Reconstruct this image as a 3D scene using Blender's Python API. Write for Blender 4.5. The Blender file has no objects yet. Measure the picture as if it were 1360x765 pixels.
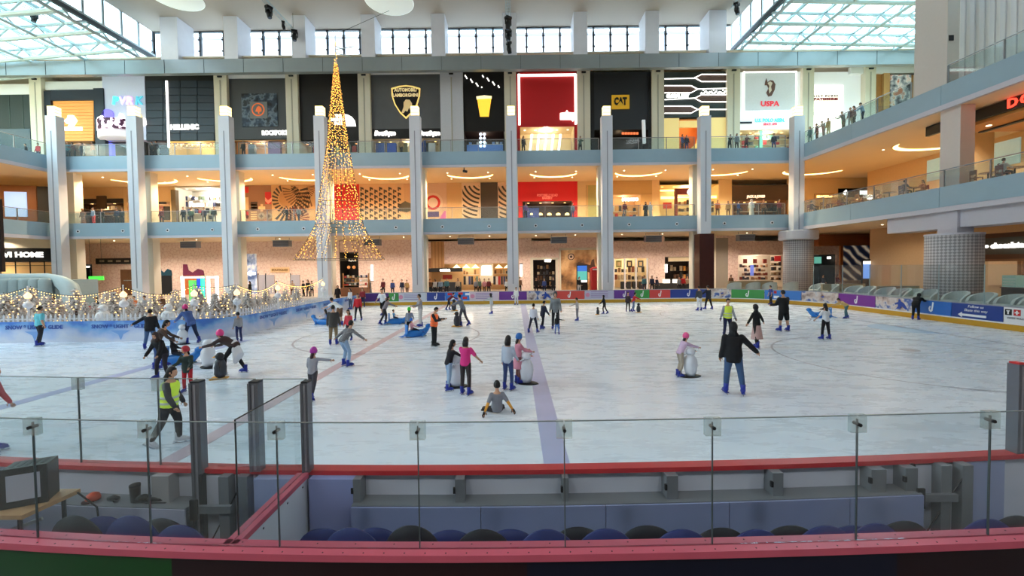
import bpy, bmesh, math, random
from mathutils import Vector, Matrix
random.seed(7)
SC = bpy.context.scene
COL = SC.collection
PI = math.pi

# ---------------------------------------------------------------- camera
FPX, PPX, PPY = 560.0, 684.0, 370.5          # focal length and principal point for a 1360x765 frame
EYE = Vector((0, 0, 3.5))
PITCH, ROLL = math.atan(16.5 / 560.0), math.radians(0.72)
_F = Vector((0, math.cos(PITCH), -math.sin(PITCH)))
_U0 = Vector((0, math.sin(PITCH), math.cos(PITCH)))
_X = Vector((1, 0, 0))
_R = _X * math.cos(ROLL) - _U0 * math.sin(ROLL)
_U = _U0 * math.cos(ROLL) + _X * math.sin(ROLL)
cam = bpy.data.cameras.new('camera')
cam.sensor_width = 36.0
cam.sensor_fit = 'HORIZONTAL'
cam.lens = FPX / 1360 * 36
cam.shift_x = -(PPX - 680) / 1360
cam.shift_y = (PPY - 382.5) / 1360
cam.clip_start, cam.clip_end = 0.05, 1000
camo = bpy.data.objects.new('camera', cam)
COL.objects.link(camo)
camo.matrix_world = Matrix(((_R.x, _U.x, -_F.x, EYE.x), (_R.y, _U.y, -_F.y, EYE.y), (_R.z, _U.z, -_F.z, EYE.z), (0, 0, 0, 1)))
SC.camera = camo

def ray(px, py):
    return _F * FPX + _R * (px - PPX) + _U * (PPY - py)
def at(px, py, Y):                           # the point of the place at depth Y seen at a pixel
    d = ray(px, py); return EYE + d * (Y / d.y)
def on(px, py, Z=0.0):                       # the point of the place at height Z seen at a pixel
    d = ray(px, py); return EYE + d * ((Z - EYE.z) / d.z)
def atx(px, py, X):
    d = ray(px, py); return EYE + d * (X / d.x)

# ---------------------------------------------------------------- daylight
w = bpy.data.worlds.new('sky'); SC.world = w; w.use_nodes = True
bg = w.node_tree.nodes['Background']
bg.inputs[0].default_value = (0.95, 0.975, 1.0, 1)
bg.inputs[1].default_value = 10.2
SC.view_settings.view_transform = 'Standard'
SC.view_settings.look = 'None'
SC.view_settings.gamma = 1.0
SC.view_settings.use_curve_mapping = False
SC.view_settings.exposure = 0.0
SC.cycles.max_bounces = 6
SC.cycles.diffuse_bounces = 4
SC.cycles.glossy_bounces = 3
SC.cycles.transmission_bounces = 4
SC.cycles.transparent_max_bounces = 24
SC.cycles.caustics_reflective = False
SC.cycles.caustics_refractive = False
SC.cycles.sample_clamp_indirect = 4.0

def portal(name, x0, x1, y0, y1, z):         # guides sky light through a roof opening; gives off no light itself
    l = bpy.data.lights.new(name, 'AREA'); l.shape = 'RECTANGLE'
    l.size, l.size_y = x1 - x0, y1 - y0
    l.cycles.is_portal = True
    o = bpy.data.objects.new(name, l); COL.objects.link(o)
    o.location = ((x0 + x1) / 2, (y0 + y1) / 2, z)
portal('skylight_portal', -76, -41.8, -14, 50, 32.5)
portal('skylight_portal', 25.6, 48, 21, 50, 32.5)

def lamp(name, loc, watts, col, radius=0.15, cone=None, parent=None):
    l = bpy.data.lights.new(name, 'SPOT' if cone else 'POINT')
    l.energy, l.color, l.shadow_soft_size = watts, col, radius
    if cone: l.spot_size, l.spot_blend = math.radians(cone), 0.6
    o = bpy.data.objects.new(name, l); COL.objects.link(o); o.location = loc
    if parent: o.parent = parent
    return o
for _x in (-10, -3.4, 3.4, 10): lamp('viewing_side_fill', (_x, -2.2, 9.0), 520, (1.0, 0.97, 0.94), 0.25, 165)  # added fill lamps, out of view, that brighten the players' box
WARM = (1.0, 0.76, 0.46)
SOFT = (1.0, 0.85, 0.66)

# ---------------------------------------------------------------- helpers
def lin(c):
    r = []
    for v in c[:3]:
        v = v / 255.0
        r.append(v / 12.92 if v <= 0.04045 else ((v + 0.055) / 1.055) ** 2.4)
    return (r[0], r[1], r[2], 1.0)
_MC = {}
def M(col, rough=0.6, metal=0.0, emit=0.0, vary=0.06, scale=6.0, spec=0.4, bump=0.0):
    """plain procedural material: colour with a little noise in tone"""
    key = (tuple(col), rough, metal, emit, vary, scale, spec, bump)
    if key in _MC: return _MC[key]
    m = bpy.data.materials.new('paint_%d_%d_%d' % tuple(int(c) for c in col[:3])); m.use_nodes = True
    nt = m.node_tree; b = nt.nodes['Principled BSDF']
    b.inputs['Roughness'].default_value = rough
    b.inputs['Metallic'].default_value = metal
    b.inputs['Specular IOR Level'].default_value = spec
    c = lin(col)
    b.inputs['Base Color'].default_value = c
    if vary > 0:
        tc = nt.nodes.new('ShaderNodeTexCoord'); n = nt.nodes.new('ShaderNodeTexNoise')
        n.inputs['Scale'].default_value = scale; n.inputs['Detail'].default_value = 4
        nt.links.new(tc.outputs['Object'], n.inputs['Vector'])
        mx = nt.nodes.new('ShaderNodeMix'); mx.data_type = 'RGBA'
        mx.inputs['A'].default_value = tuple(v * (1 - vary) for v in c[:3]) + (1,)
        mx.inputs['B'].default_value = tuple(min(1, v * (1 + vary)) for v in c[:3]) + (1,)
        nt.links.new(n.outputs['Fac'], mx.inputs['Factor'])
        nt.links.new(mx.outputs['Result'], b.inputs['Base Color'])
        if bump > 0:
            bp = nt.nodes.new('ShaderNodeBump'); bp.inputs['Strength'].default_value = bump
            nt.links.new(n.outputs['Fac'], bp.inputs['Height']); nt.links.new(bp.outputs['Normal'], b.inputs['Normal'])
    if emit > 0:
        b.inputs['Emission Color'].default_value = c
        b.inputs['Emission Strength'].default_value = emit
    _MC[key] = m
    return m
def glass(name, tint, alpha=0.12, rough=0.02, gloss=1.0):
    """thin pane: clear with a faint tint and a mirror reflection at grazing angles"""
    m = bpy.data.materials.new(name); m.use_nodes = True
    nt = m.node_tree; nt.nodes.clear()
    out = nt.nodes.new('ShaderNodeOutputMaterial')
    tr = nt.nodes.new('ShaderNodeBsdfTransparent'); tr.inputs[0].default_value = lin(tint)
    gl = nt.nodes.new('ShaderNodeBsdfGlossy'); gl.inputs['Roughness'].default_value = rough
    df = nt.nodes.new('ShaderNodeBsdfDiffuse'); df.inputs[0].default_value = lin(tint)
    m1 = nt.nodes.new('ShaderNodeMixShader'); m1.inputs[0].default_value = alpha
    m2 = nt.nodes.new('ShaderNodeMixShader')
    fr = nt.nodes.new('ShaderNodeFresnel'); fr.inputs[0].default_value = 1.4
    mu = nt.nodes.new('ShaderNodeMath'); mu.operation = 'MULTIPLY'; mu.inputs[1].default_value = gloss
    L = nt.links.new
    L(tr.outputs[0], m1.inputs[1]); L(df.outputs[0], m1.inputs[2])
    L(fr.outputs[0], mu.inputs[0]); L(mu.outputs[0], m2.inputs[0])
    L(m1.outputs[0], m2.inputs[1]); L(gl.outputs[0], m2.inputs[2]); L(m2.outputs[0], out.inputs[0])
    return m
def node_mat(name, build, rough=0.6, emit=0.0):
    """material whose colour comes from build(nt, vector_socket) -> colour socket"""
    m = bpy.data.materials.new(name); m.use_nodes = True
    nt = m.node_tree; b = nt.nodes['Principled BSDF']; b.inputs['Roughness'].default_value = rough
    b.inputs['Specular IOR Level'].default_value = 0.3
    tc = nt.nodes.new('ShaderNodeTexCoord')
    c = build(nt, tc.outputs['Object'])
    nt.links.new(c, b.inputs['Base Color'])
    if emit:
        nt.links.new(c, b.inputs['Emission Color']); b.inputs['Emission Strength'].default_value = emit
    return m
def ramp(nt, fac, stops, interp='LINEAR'):
    r = nt.nodes.new('ShaderNodeValToRGB'); r.color_ramp.interpolation = interp
    e = r.color_ramp.elements
    while len(e) < len(stops): e.new(0.5)
    for k, (p, c) in enumerate(stops): e[k].position = p; e[k].color = lin(c)
    nt.links.new(fac, r.inputs[0]); return r.outputs[0]
def tex(nt, kind, vec, **kw):
    n = nt.nodes.new('ShaderNodeTex' + kind)
    for k, v in kw.items():
        if hasattr(n, k) and not k[0].isupper(): setattr(n, k, v)
        else: n.inputs[k].default_value = v
    nt.links.new(vec, n.inputs['Vector']); return n

class MB:
    """collects shapes and links them as one mesh object"""
    def __init__(s): s.v, s.f = [], []
    def add(s, vs, fs):
        o = len(s.v); s.v += [tuple(p) for p in vs]; s.f += [tuple(i + o for i in f) for f in fs]; return s
    def box(s, x0, x1, y0, y1, z0, z1):
        return s.add([(x0, y0, z0), (x1, y0, z0), (x1, y1, z0), (x0, y1, z0), (x0, y0, z1), (x1, y0, z1), (x1, y1, z1), (x0, y1, z1)],
                     [(3, 2, 1, 0), (4, 5, 6, 7), (0, 1, 5, 4), (1, 2, 6, 5), (2, 3, 7, 6), (3, 0, 4, 7)])
    def bar(s, a, b, wx, wz=None, up=(0, 0, 1)):
        """rectangular bar from a to b"""
        a, b = Vector(a), Vector(b); wz = wz or wx
        d = (b - a).normalized(); u = Vector(up)
        if abs(d.dot(u)) > 0.98: u = Vector((0, 1, 0))
        sd = d.cross(u).normalized(); up2 = sd.cross(d)
        vs = []
        for p in (a, b):
            for i, j in ((-1, -1), (1, -1), (1, 1), (-1, 1)): vs.append(p + sd * (i * wx / 2) + up2 * (j * wz / 2))
        return s.add(vs, [(3, 2, 1, 0), (4, 5, 6, 7), (0, 1, 5, 4), (1, 2, 6, 5), (2, 3, 7, 6), (3, 0, 4, 7)])
    def tube(s, pts, rad, n=8, caps=True, ell=1.0):
        pts = [Vector(p) for p in pts]; k = len(pts)
        if not isinstance(rad, (list, tuple)): rad = [rad] * k
        ref = None; rings = []
        for i in range(k):
            d = (pts[min(i + 1, k - 1)] - pts[max(i - 1, 0)])
            d = d.normalized() if d.length > 1e-9 else Vector((0, 0, 1))
            if ref is None:
                ref = Vector((1, 0, 0)) if abs(d.x) < 0.9 else Vector((0, 1, 0))
            a = (ref - d * ref.dot(d)).normalized(); ref = a; b = d.cross(a)
            rings.append([pts[i] + (a * math.cos(2 * PI * j / n) + b * (math.sin(2 * PI * j / n) * ell)) * rad[i] for j in range(n)])
        vs = [p for r in rings for p in r]; fs = []
        for i in range(k - 1):
            for j in range(n):
                fs.append((i * n + j, i * n + (j + 1) % n, (i + 1) * n + (j + 1) % n, (i + 1) * n + j))
        if caps: fs.append(tuple(range(n - 1, -1, -1))); fs.append(tuple((k - 1) * n + j for j in range(n)))
        return s.add(vs, fs)
    def lathe(s, prof, cx=0, cy=0, cz=0, n=16):
        vs, fs = [], []
        for r, z in prof:
            for j in range(n): vs.append((cx + r * math.cos(2 * PI * j / n), cy + r * math.sin(2 * PI * j / n), cz + z))
        for i in range(len(prof) - 1):
            for j in range(n): fs.append((i * n + j, i * n + (j + 1) % n, (i + 1) * n + (j + 1) % n, (i + 1) * n + j))
        fs.append(tuple(range(n - 1, -1, -1))); fs.append(tuple((len(prof) - 1) * n + j for j in range(n)))
        return s.add(vs, fs)
    def ball(s, c, rx, ry=None, rz=None, n=10, m=7):
        ry = ry or rx; rz = rz or rx; c = Vector(c); vs = [c + Vector((0, 0, -rz))]; fs = []
        for i in range(1, m):
            t = -PI / 2 + PI * i / m
            for j in range(n):
                a = 2 * PI * j / n
                vs.append(c + Vector((rx * math.cos(t) * math.cos(a), ry * math.cos(t) * math.sin(a), rz * math.sin(t))))
        vs.append(c + Vector((0, 0, rz)))
        for j in range(n): fs.append((0, 1 + (j + 1) % n, 1 + j))
        for i in range(m - 2):
            for j in range(n): fs.append((1 + i * n + j, 1 + i * n + (j + 1) % n, 1 + (i + 1) * n + (j + 1) % n, 1 + (i + 1) * n + j))
        t = len(vs) - 1; b = 1 + (m - 2) * n
        for j in range(n): fs.append((b + j, b + (j + 1) % n, t))
        return s.add(vs, fs)
    def prism(s, poly, z0, z1):
        """plan polygon (x, y) extruded upward"""
        n = len(poly)
        vs = [(x, y, z0) for x, y in poly] + [(x, y, z1) for x, y in poly]
        return s.add(vs, [tuple(range(n - 1, -1, -1)), tuple(range(n, 2 * n))] + [(i, (i + 1) % n, n + (i + 1) % n, n + i) for i in range(n)])
    def plate(s, poly, y0, y1):
        """front polygon (x, z) given thickness in depth"""
        n = len(poly)
        vs = [(x, y0, z) for x, z in poly] + [(x, y1, z) for x, z in poly]
        return s.add(vs, [tuple(range(n)), tuple(range(2 * n - 1, n - 1, -1))] + [(i, n + i, n + (i + 1) % n, (i + 1) % n) for i in range(n)])
    def strip(s, path, z0, z1, t):
        """wall following a plan path, thickness t to the left of the path"""
        k = len(path); off = []
        for i in range(k):
            a, b = path[max(i - 1, 0)], path[min(i + 1, k - 1)]
            dx, dy = b[0] - a[0], b[1] - a[1]; l = math.hypot(dx, dy) or 1
            off.append((path[i][0] - dy / l * t, path[i][1] + dx / l * t))
        vs = []
        for i in range(k):
            for (x, y), z in ((path[i], z0), (off[i], z0), (off[i], z1), (path[i], z1)): vs.append((x, y, z))
        fs = [(0, 1, 2, 3), tuple((k - 1) * 4 + j for j in (3, 2, 1, 0))]
        for i in range(k - 1):
            for j in range(4): fs.append((i * 4 + j, (i + 1) * 4 + j, (i + 1) * 4 + (j + 1) % 4, i * 4 + (j + 1) % 4))
        return s.add(vs, fs)
    def mesh(s, name, smooth=False):
        me = bpy.data.meshes.new(name); me.from_pydata(s.v, [], s.f)
        if smooth: me.polygons.foreach_set('use_smooth', [True] * len(me.polygons))
        bm = bmesh.new(); bm.from_mesh(me); bmesh.ops.recalc_face_normals(bm, faces=bm.faces[:]); bm.to_mesh(me); bm.free()
        return me
    def build(s, name, mat, parent=None, smooth=False, loc=None):
        return obj(name, s.mesh(name, smooth), mat, parent, loc)
def obj(name, me, mat, parent=None, loc=None, rz=None):
    o = bpy.data.objects.new(name, me); COL.objects.link(o)
    if mat is not None and not me.materials: me.materials.append(mat)
    if parent is not None: o.parent = parent
    if loc is not None: o.location = loc
    if rz is not None: o.rotation_euler = (0, 0, rz)
    return o
def B(x0, x1, y0, y1, z0, z1): return MB().box(x0, x1, y0, y1, z0, z1)
def tag(o, label, cat, group=None, kind=None):
    o['label'] = label; o['category'] = cat
    if group: o['group'] = group
    if kind: o['kind'] = kind
    return o
def thing(name, label, cat, loc=(0, 0, 0), rz=0.0, group=None, kind=None):
    o = bpy.data.objects.new(name, None); COL.objects.link(o)
    o.location = loc; o.rotation_euler = (0, 0, rz); o.empty_display_size = 0.1
    return tag(o, label, cat, group, kind)
def struct(o, label=None, cat=None):
    o['kind'] = 'structure'
    if label: o['label'] = label
    if cat: o['category'] = cat
    return o
def dup(root, loc, rz=0.0, label=None, scale=None):
    r = root.copy(); COL.objects.link(r); r.location = loc; r.rotation_euler = (0, 0, rz)
    if label: r['label'] = label
    if scale: r.scale = (scale,) * 3
    for ch in root.children:
        c = ch.copy(); COL.objects.link(c); c.parent = r
        for g in ch.children:
            d = g.copy(); COL.objects.link(d); d.parent = c
    return r
def text(s, size, loc, mat, parent=None, depth=0.03, name='lettering', rz=0.0, bold=0.0, shear=0.0, align='CENTER', sx=1.0, rx=PI / 2):
    """upright lettering that faces -Y before rz is applied"""
    c = bpy.data.curves.new(name, 'FONT'); c.body = s; c.size = size; c.extrude = depth / 2
    c.align_x = align; c.align_y = 'CENTER'; c.offset = bold; c.shear = shear; c.resolution_u = 2
    c.materials.append(mat)
    o = bpy.data.objects.new(name, c); COL.objects.link(o)
    if parent is not None: o.parent = parent
    o.location = loc; o.rotation_euler = (rx, 0, rz); o.scale = (sx, 1, 1)
    return o
def arc(cx, cy, r, a0, a1, n):
    return [(cx + r * math.cos(math.radians(a0 + (a1 - a0) * i / n)), cy + r * math.sin(math.radians(a0 + (a1 - a0) * i / n))) for i in range(n + 1)]
WHITE_GLOW = M((255, 250, 240), emit=4.0, vary=0)
# ================================================================ the setting
YF, YW = 43.0, 51.0                            # balcony front, shop wall
Z1B, Z1T, Z2B, Z2T, ZC, ZG = 6.9, 8.4, 13.65, 15.15, 31.3, 0.6
XR, XL = 28.6, -46.6                           # balcony fronts of the side wings
m_ceil = M((176, 166, 157), 0.9, vary=0.03, scale=0.4)
m_cream = M((226, 218, 200), 0.7, vary=0.03)
m_soffit = M((250, 226, 188), 0.85, vary=0.03, scale=0.5)
m_fascia = M((156, 182, 198), 0.35, vary=0.05, scale=1.2)
m_lilac = M((206, 203, 214), 0.5, vary=0.03)
m_col = M((220, 220, 228), 0.5, vary=0.05, scale=1.5)
m_beam = M((142, 150, 153), 0.32, metal=0.3, vary=0.08, scale=0.8)
m_steel = M((176, 190, 192), 0.4, metal=0.2, vary=0.05)
m_dark = M((34, 36, 40), 0.5)
m_frame = M((62, 70, 76), 0.45, metal=0.3)
m_black = M((16, 16, 18), 0.5)
m_floor = M((205, 190, 172), 0.3, vary=0.06, scale=1.0)
g_rail = glass('railing_glass', (238, 247, 248), 0.05, gloss=0.3)
g_roof = glass('roof_glass', (214, 238, 244), 0.05, gloss=0.4)
g_win = glass('window_glass', (232, 244, 250), 0.03, gloss=0.4)
g_rink = glass('rink_glass', (247, 251, 252), 0.008, gloss=0.14)
g_scr = glass('screen_glass', (246, 250, 251), 0.02, gloss=0.12)
g_edge = M((110, 122, 126), 0.3, vary=0.03)

def ice_nodes():
    m = bpy.data.materials.new('ice'); m.use_nodes = True
    nt = m.node_tree; b = nt.nodes['Principled BSDF']; tc = nt.nodes.new('ShaderNodeTexCoord')
    n = tex(nt, 'Noise', tc.outputs['Object'], Scale=0.16, Detail=5.0, Roughness=0.6)
    base = ramp(nt, n.outputs['Fac'], [(0.32, (214, 224, 240)), (0.5, (228, 236, 248)), (0.7, (238, 244, 252))])
    mp = nt.nodes.new('ShaderNodeMapping'); mp.inputs['Scale'].default_value = (0.5, 1.5, 1); mp.inputs['Rotation'].default_value = (0, 0, 0.35)
    nt.links.new(tc.outputs['Object'], mp.inputs['Vector'])
    s = tex(nt, 'Noise', mp.outputs[0], Scale=1.4, Detail=9.0, Roughness=0.75)
    sc = ramp(nt, s.outputs['Fac'], [(0.36, (206, 212, 222)), (0.5, (255, 255, 255))])
    mx = nt.nodes.new('ShaderNodeMix'); mx.data_type = 'RGBA'; mx.blend_type = 'MULTIPLY'; mx.inputs['Factor'].default_value = 0.22
    nt.links.new(base, mx.inputs['A']); nt.links.new(sc, mx.inputs['B']); nt.links.new(mx.outputs['Result'], b.inputs['Base Color'])
    r = nt.nodes.new('ShaderNodeMapRange'); r.inputs['To Min'].default_value = 0.16; r.inputs['To Max'].default_value = 0.4
    nt.links.new(s.outputs['Fac'], r.inputs['Value']); nt.links.new(r.outputs[0], b.inputs['Roughness'])
    b.inputs['Specular IOR Level'].default_value = 0.35
    return m

# ---- floors and ice
corner = arc(16.2, 31, 8.75, 90, 0, 12)
fl = MB().prism([(-80, 39.75)] + corner + [(24.95, -14), (48, -14), (48, 56), (-80, 56)], -0.4, ZG)
struct(fl.build('floor_mall', m_floor), 'polished beige mall floor around the ice rink', 'floor')
struct(B(-80, 24.95, -14, 2.6, -0.4, ZG).build('floor_viewing', M((120, 116, 112), 0.5)), 'floor of the viewing side in front of the rink', 'floor')
ice = struct(B(-48, 25.2, 2.6, 40.0, -0.3, 0).build('floor_ice', ice_nodes()), 'scratched white ice of the skating rink', 'ice')
struct(B(-80, -48, 2.6, 39.75, -0.4, 0.0).build('floor_side', m_floor), 'floor beside the festive garden', 'floor')
m_bl = M((172, 178, 216), 0.35, vary=0.12, scale=1.5)
m_rl = M((200, 176, 188), 0.35, vary=0.12, scale=1.5)
m_ci = M((150, 152, 168), 0.35, vary=0.1)
def ring(cx, cy, r, wd, n=64):
    b = MB()
    vs = []
    for j in range(n):
        a = 2 * PI * j / n
        for rr in (r - wd / 2, r + wd / 2): vs.append((cx + rr * math.cos(a), cy + rr * math.sin(a), 0.004))
    b.add(vs, [(2 * j, 2 * j + 1, (2 * j + 3) % (2 * n), (2 * j + 2) % (2 * n)) for j in range(n)])
    return b
B(0.47, 0.93, 4.7, 39.4, 0.001, 0.004).build('blue_line', m_bl, ice)['label'] = 'faded blue line across the ice'
B(-13.65, -13.2, 4.7, 21, 0.001, 0.004).build('blue_line', m_bl, ice)
B(-6.6, -6.22, 4.7, 39.4, 0.001, 0.004).build('red_line', m_rl, ice)['label'] = 'faded red centre line across the ice'
ring(-6.4, 21.6, 4.5, 0.09).build('centre_circle', m_ci, ice)
for cy in (15.3, 28.6): ring(14.6, cy, 4.5, 0.08).build('face_off_circle', m_ci, ice)
MB().prism(arc(20.7, 22, 1.75, 90, 270, 20), 0.001, 0.004).build('goal_crease', M((168, 196, 226), 0.35, vary=0.1), ice)
B(20.62, 20.7, 9, 36, 0.001, 0.004).build('goal_line', m_ci, ice)
MB().prism(arc(15.6, 16.6, 0.32, 0, 360, 18)[:-1], 0.001, 0.004).build('face_off_spot', m_ci, ice)

# ---- slabs and their fascias
cols_px = [78, 183, 304, 428.5, 553.5, 680, 805.5, 934.5, 1057]
cols_x = [at(p, 250, 42.3).x for p in cols_px]
def slab(name, zb, zt, label):
    r = bpy.data.objects.new(name, None); COL.objects.link(r); struct(r, label, 'slab')
    d = 0.12
    MB().box(-80, 48, YF + d, 54, zb, zt).box(XR + d, 48, -14, YF + d, zb, zt).box(-80, XL - d, -14, YF + d, zb, zt)\
        .build('deck', m_soffit, r)
    xs = [XL] + cols_x[1:-1] + [XR]
    for a, b in zip(xs[:-1], xs[1:]):
        p = B(a + 0.01, b - 0.01, YF, YF + d, zb + 0.22, zt + 0.05).build('fascia_panel', m_fascia, r)
        B(a, b, YF - 0.12, YF + d, zb - 0.04, zb + 0.2).build('edge_strip', m_lilac, p)
        if zt < 10:
            for t in (0.25, 0.75):
                x = a + (b - a) * t
                n = MB(); n.tube([(x, YF - 0.05, zb + 0.72), (x, YF + 0.02, zb + 0.72)], 0.17, 14)
                nz = n.build('nozzle_ring', M((225, 225, 228), 0.4), p); MB().tube([(x, YF - 0.07, zb + 0.72), (x, YF - 0.05, zb + 0.72)], 0.09, 10).build('nozzle', m_dark, nz)
    ys = [-14, 2, 12, 20, 28.5, 36, YF]
    for a, b in zip(ys[:-1], ys[1:]):
        p = B(XR, XR + d, a + 0.01, b - 0.01, zb + 0.22, zt + 0.05).build('fascia_panel', m_fascia, r)
        B(XR - 0.12, XR + d, a, b, zb - 0.12, zb + 0.2).build('edge_strip', m_lilac, p)
        p = B(XL - d, XL, a + 0.01, b - 0.01, zb + 0.22, zt + 0.05).build('fascia_panel', m_fascia, r)
        B(XL - d, XL + 0.12, a, b, zb - 0.12, zb + 0.2).build('edge_strip', m_lilac, p)
    return r
slab('slab_first_floor', Z1B, Z1T, 'blue-grey fascia and floor slab of the lower balcony')
slab('slab_second_floor', Z2B, Z2T, 'blue-grey fascia and floor slab of the upper balcony')
# dropped beam under the right wing
struct(B(XR + 0.5, XR + 2.3, 12, 33, 5.7, 6.9).build('beam_right_wing', m_lilac), 'pale dropped beam under the right wing balcony', 'beam')

# ---- outer walls, beam, ceiling
m_wallp = M((214, 206, 202), 0.8, vary=0.03, scale=0.6)
struct(B(-80, 48, 54, 54.4, -0.4, 27.15).build('wall_back', m_cream), 'cream rear wall behind the shops', 'wall')
struct(B(-80.4, -80, -14, 54.4, -0.4, 29).build('wall_left', m_cream), 'far cream wall of the left wing', 'wall')
struct(B(48, 48.4, -14, 54.4, -0.4, 29).build('wall_right', m_cream), 'far cream wall of the right wing', 'wall')
struct(B(-80, 48, -14.4, -14, -0.4, 32).build('wall_viewing_side', M((214, 208, 200), 0.8)), 'wall behind the viewing side', 'wall')
bm_ = struct(B(-80, 48, 47.0, 47.6, 25.2, 26.7).build('beam_cornice', m_beam), 'long grey metal beam above the upper shops', 'beam')
B(-80, 48, 47.6, 54.4, 27.15, 27.3).build('gutter_deck', m_cream, bm_)
for k in range(24):
    x = -60 + k * 4.35
    B(x, x + 0.03, 46.97, 47.0, 25.2, 26.7).build('panel_joint', m_frame, bm_)
ce = struct(B(-41.8, 25.6, -14, 50.4, ZC, ZC + 0.7).build('ceiling_main', m_ceil), 'large flat off-white ceiling over the rink', 'ceiling')
B(-41.8, 25.6, 51.2, 58, ZC - 0.3, ZC + 0.1).build('eaves', m_lilac, ce)

# piers and clerestory windows above the beam
pier_px = [230, 311, 400, 491, 583, 677, 770, 864, 950]
pier_x = [at(p, 50, 47.6).x for p in pier_px]
for k, x in enumerate(pier_x):
    hw = 0.95 if k in (0, 8) else 0.75
    struct(B(x - hw, x + hw, 47.0, 49.4, 26.7, ZC).build('pier_%d' % (k + 1), m_col), 'grey pier between the high windows, number %d along the beam' % (k + 1), 'pier')
edges = [-41.8] + pier_x[1:-1] + [25.4]
for k in range(len(edges) - 1):
    a, b = edges[k], edges[k + 1]
    r = bpy.data.objects.new('window_%d' % (k + 1), None); COL.objects.link(r)
    struct(r, 'high window strip above the beam, bay %d from the left' % (k + 1), 'window')
    n = 4
    for j in range(n):
        xa, xb = a + (b - a) * j / n, a + (b - a) * (j + 1) / n
        B(xa + 0.06, xb - 0.06, 50.0, 50.03, 27.3, ZC - 0.1).build('pane', g_win, r)
        mu = B(xa - 0.09, xa + 0.09, 49.85, 50.15, 26.4, ZC).build('mullion', m_frame, r)
        for zz in (27.6, 28.9, 30.2): B(xa - 0.16, xa + 0.16, 49.75, 49.85, zz, zz + 0.14).build('clamp', m_dark, mu)
    B(a, b, 49.85, 50.15, ZC - 0.12, ZC).build('head_rail', m_frame, r)
    B(a, b, 49.85, 50.15, 27.3, 27.42).build('sill_rail', m_frame, r)

# side clerestories at the ceiling edges, and the glazed roofs beside them
m_alu = M((150, 165, 168), 0.4, metal=0.3)
def roof(name, label, x0, x1, z_in, slope, sgn):
    """glazed roof that falls away from the ceiling edge x0 towards x1"""
    r = bpy.data.objects.new(name, None); COL.objects.link(r); struct(r, label, 'skylight')
    wdt = abs(x1 - x0)
    zz = lambda x: z_in - slope * abs(x - x0)
    y0, y1, st = 21.2, 50.0, 1.8
    me_p = None; k = 0
    nx = int(wdt / 2.6); dx = (x1 - x0) / nx
    ny = int((y1 - y0) / st)
    for j in range(ny + 1):
        y = y0 + j * st
        t = MB()
        n2 = nx * 2
        t.tube([(x0, y, zz(x0)), (x1, y, zz(x1))], 0.17, 6)
        if j % 2 == 0:
            t.tube([(x0, y, zz(x0) - 1.05), (x1, y, zz(x1) - 1.05)], 0.2, 6)
            for i in range(n2):
                xa, xb = x0 + dx / 2 * i, x0 + dx / 2 * (i + 1)
                t.tube([(xa, y, zz(xa) - (1.05 if i % 2 else 0)), (xb, y, zz(xb) - (0 if i % 2 else 1.05))], 0.1, 5)
        t.build('truss', m_steel, r)
    for i in range(nx + 1):
        x = x0 + dx * i
        t = MB().bar((x, y0, zz(x) + 0.1), (x, y1, zz(x) + 0.1), 0.24, 0.26)
        if i % 2 == 0:
            t.tube([(x, y0, zz(x) - 1.05), (x, y1, zz(x) - 1.05)], 0.16, 6)
            for j in range(ny): t.tube([(x, y0 + j * st, zz(x) - (1.05 if j % 2 else 0)), (x, y0 + (j + 1) * st, zz(x) - (0 if j % 2 else 1.05))], 0.09, 5)
        t.build('rafter', m_steel, r)
    for i in range(nx):
        for j in range(ny):
            xa = x0 + dx * i; ya = y0 + st * j; xb = xa + dx
            if me_p is None or True:
                if me_p is None:
                    me_p = MB().add([(0.08 * sgn, 0.06, 0.2), (dx - 0.08 * sgn, 0.06, zz(xb) - zz(xa) + 0.2), (dx - 0.08 * sgn, st - 0.06, zz(xb) - zz(xa) + 0.2), (0.08 * sgn, st - 0.06, 0.2)], [(0, 1, 2, 3)])
                    me_p.add([(p[0], p[1], p[2] + 0.02) for p in me_p.v], [(3, 2, 1, 0)])
                    me_p = me_p.mesh('pane')
                obj('pane', me_p, g_roof, r, (xa, ya, zz(xa)))
    # left: glazing carried on; right: added opaque sheet, out of view, blocking skylight
    xa, xb = sorted((x0, x1))
    MB().add([(x0, -14, zz(x0) + 0.2), (x1, -14, zz(x1) + 0.2), (x1, y0, zz(x1) + 0.2), (x0, y0, zz(x0) + 0.2)], [(0, 1, 2, 3)]).build('glazing_sheet' if sgn < 0 else 'added_roof_shade', g_roof if sgn < 0 else m_ceil, r)
    # upright glazing between roof and ceiling
    for j in range(0, 17):
        y = 50.0 - j * 2.05
        MB().box(x0 - 0.09, x0 + 0.09, y - 0.12, y + 0.12, z_in - 0.1, ZC + 0.1).build('mullion', m_alu, r)
        B(x0 - 0.012, x0 + 0.012, y - 1.9, y - 0.15, z_in + 0.2, ZC).build('pane', g_win, r)
    B(x0 - 0.16, x0 + 0.16, -14, 50.1, z_in - 0.4, z_in).build('sill_beam', m_frame, r)
    return r
roof('roof_skylight_left', 'glazed roof on white steel trusses left of the ceiling', -41.8, -75.4, 28.5, 0.07, -1)
roof('roof_skylight_right', 'glazed roof on white steel trusses right of the ceiling', 25.6, 48.0, 28.5, 0.03, 1)
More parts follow.
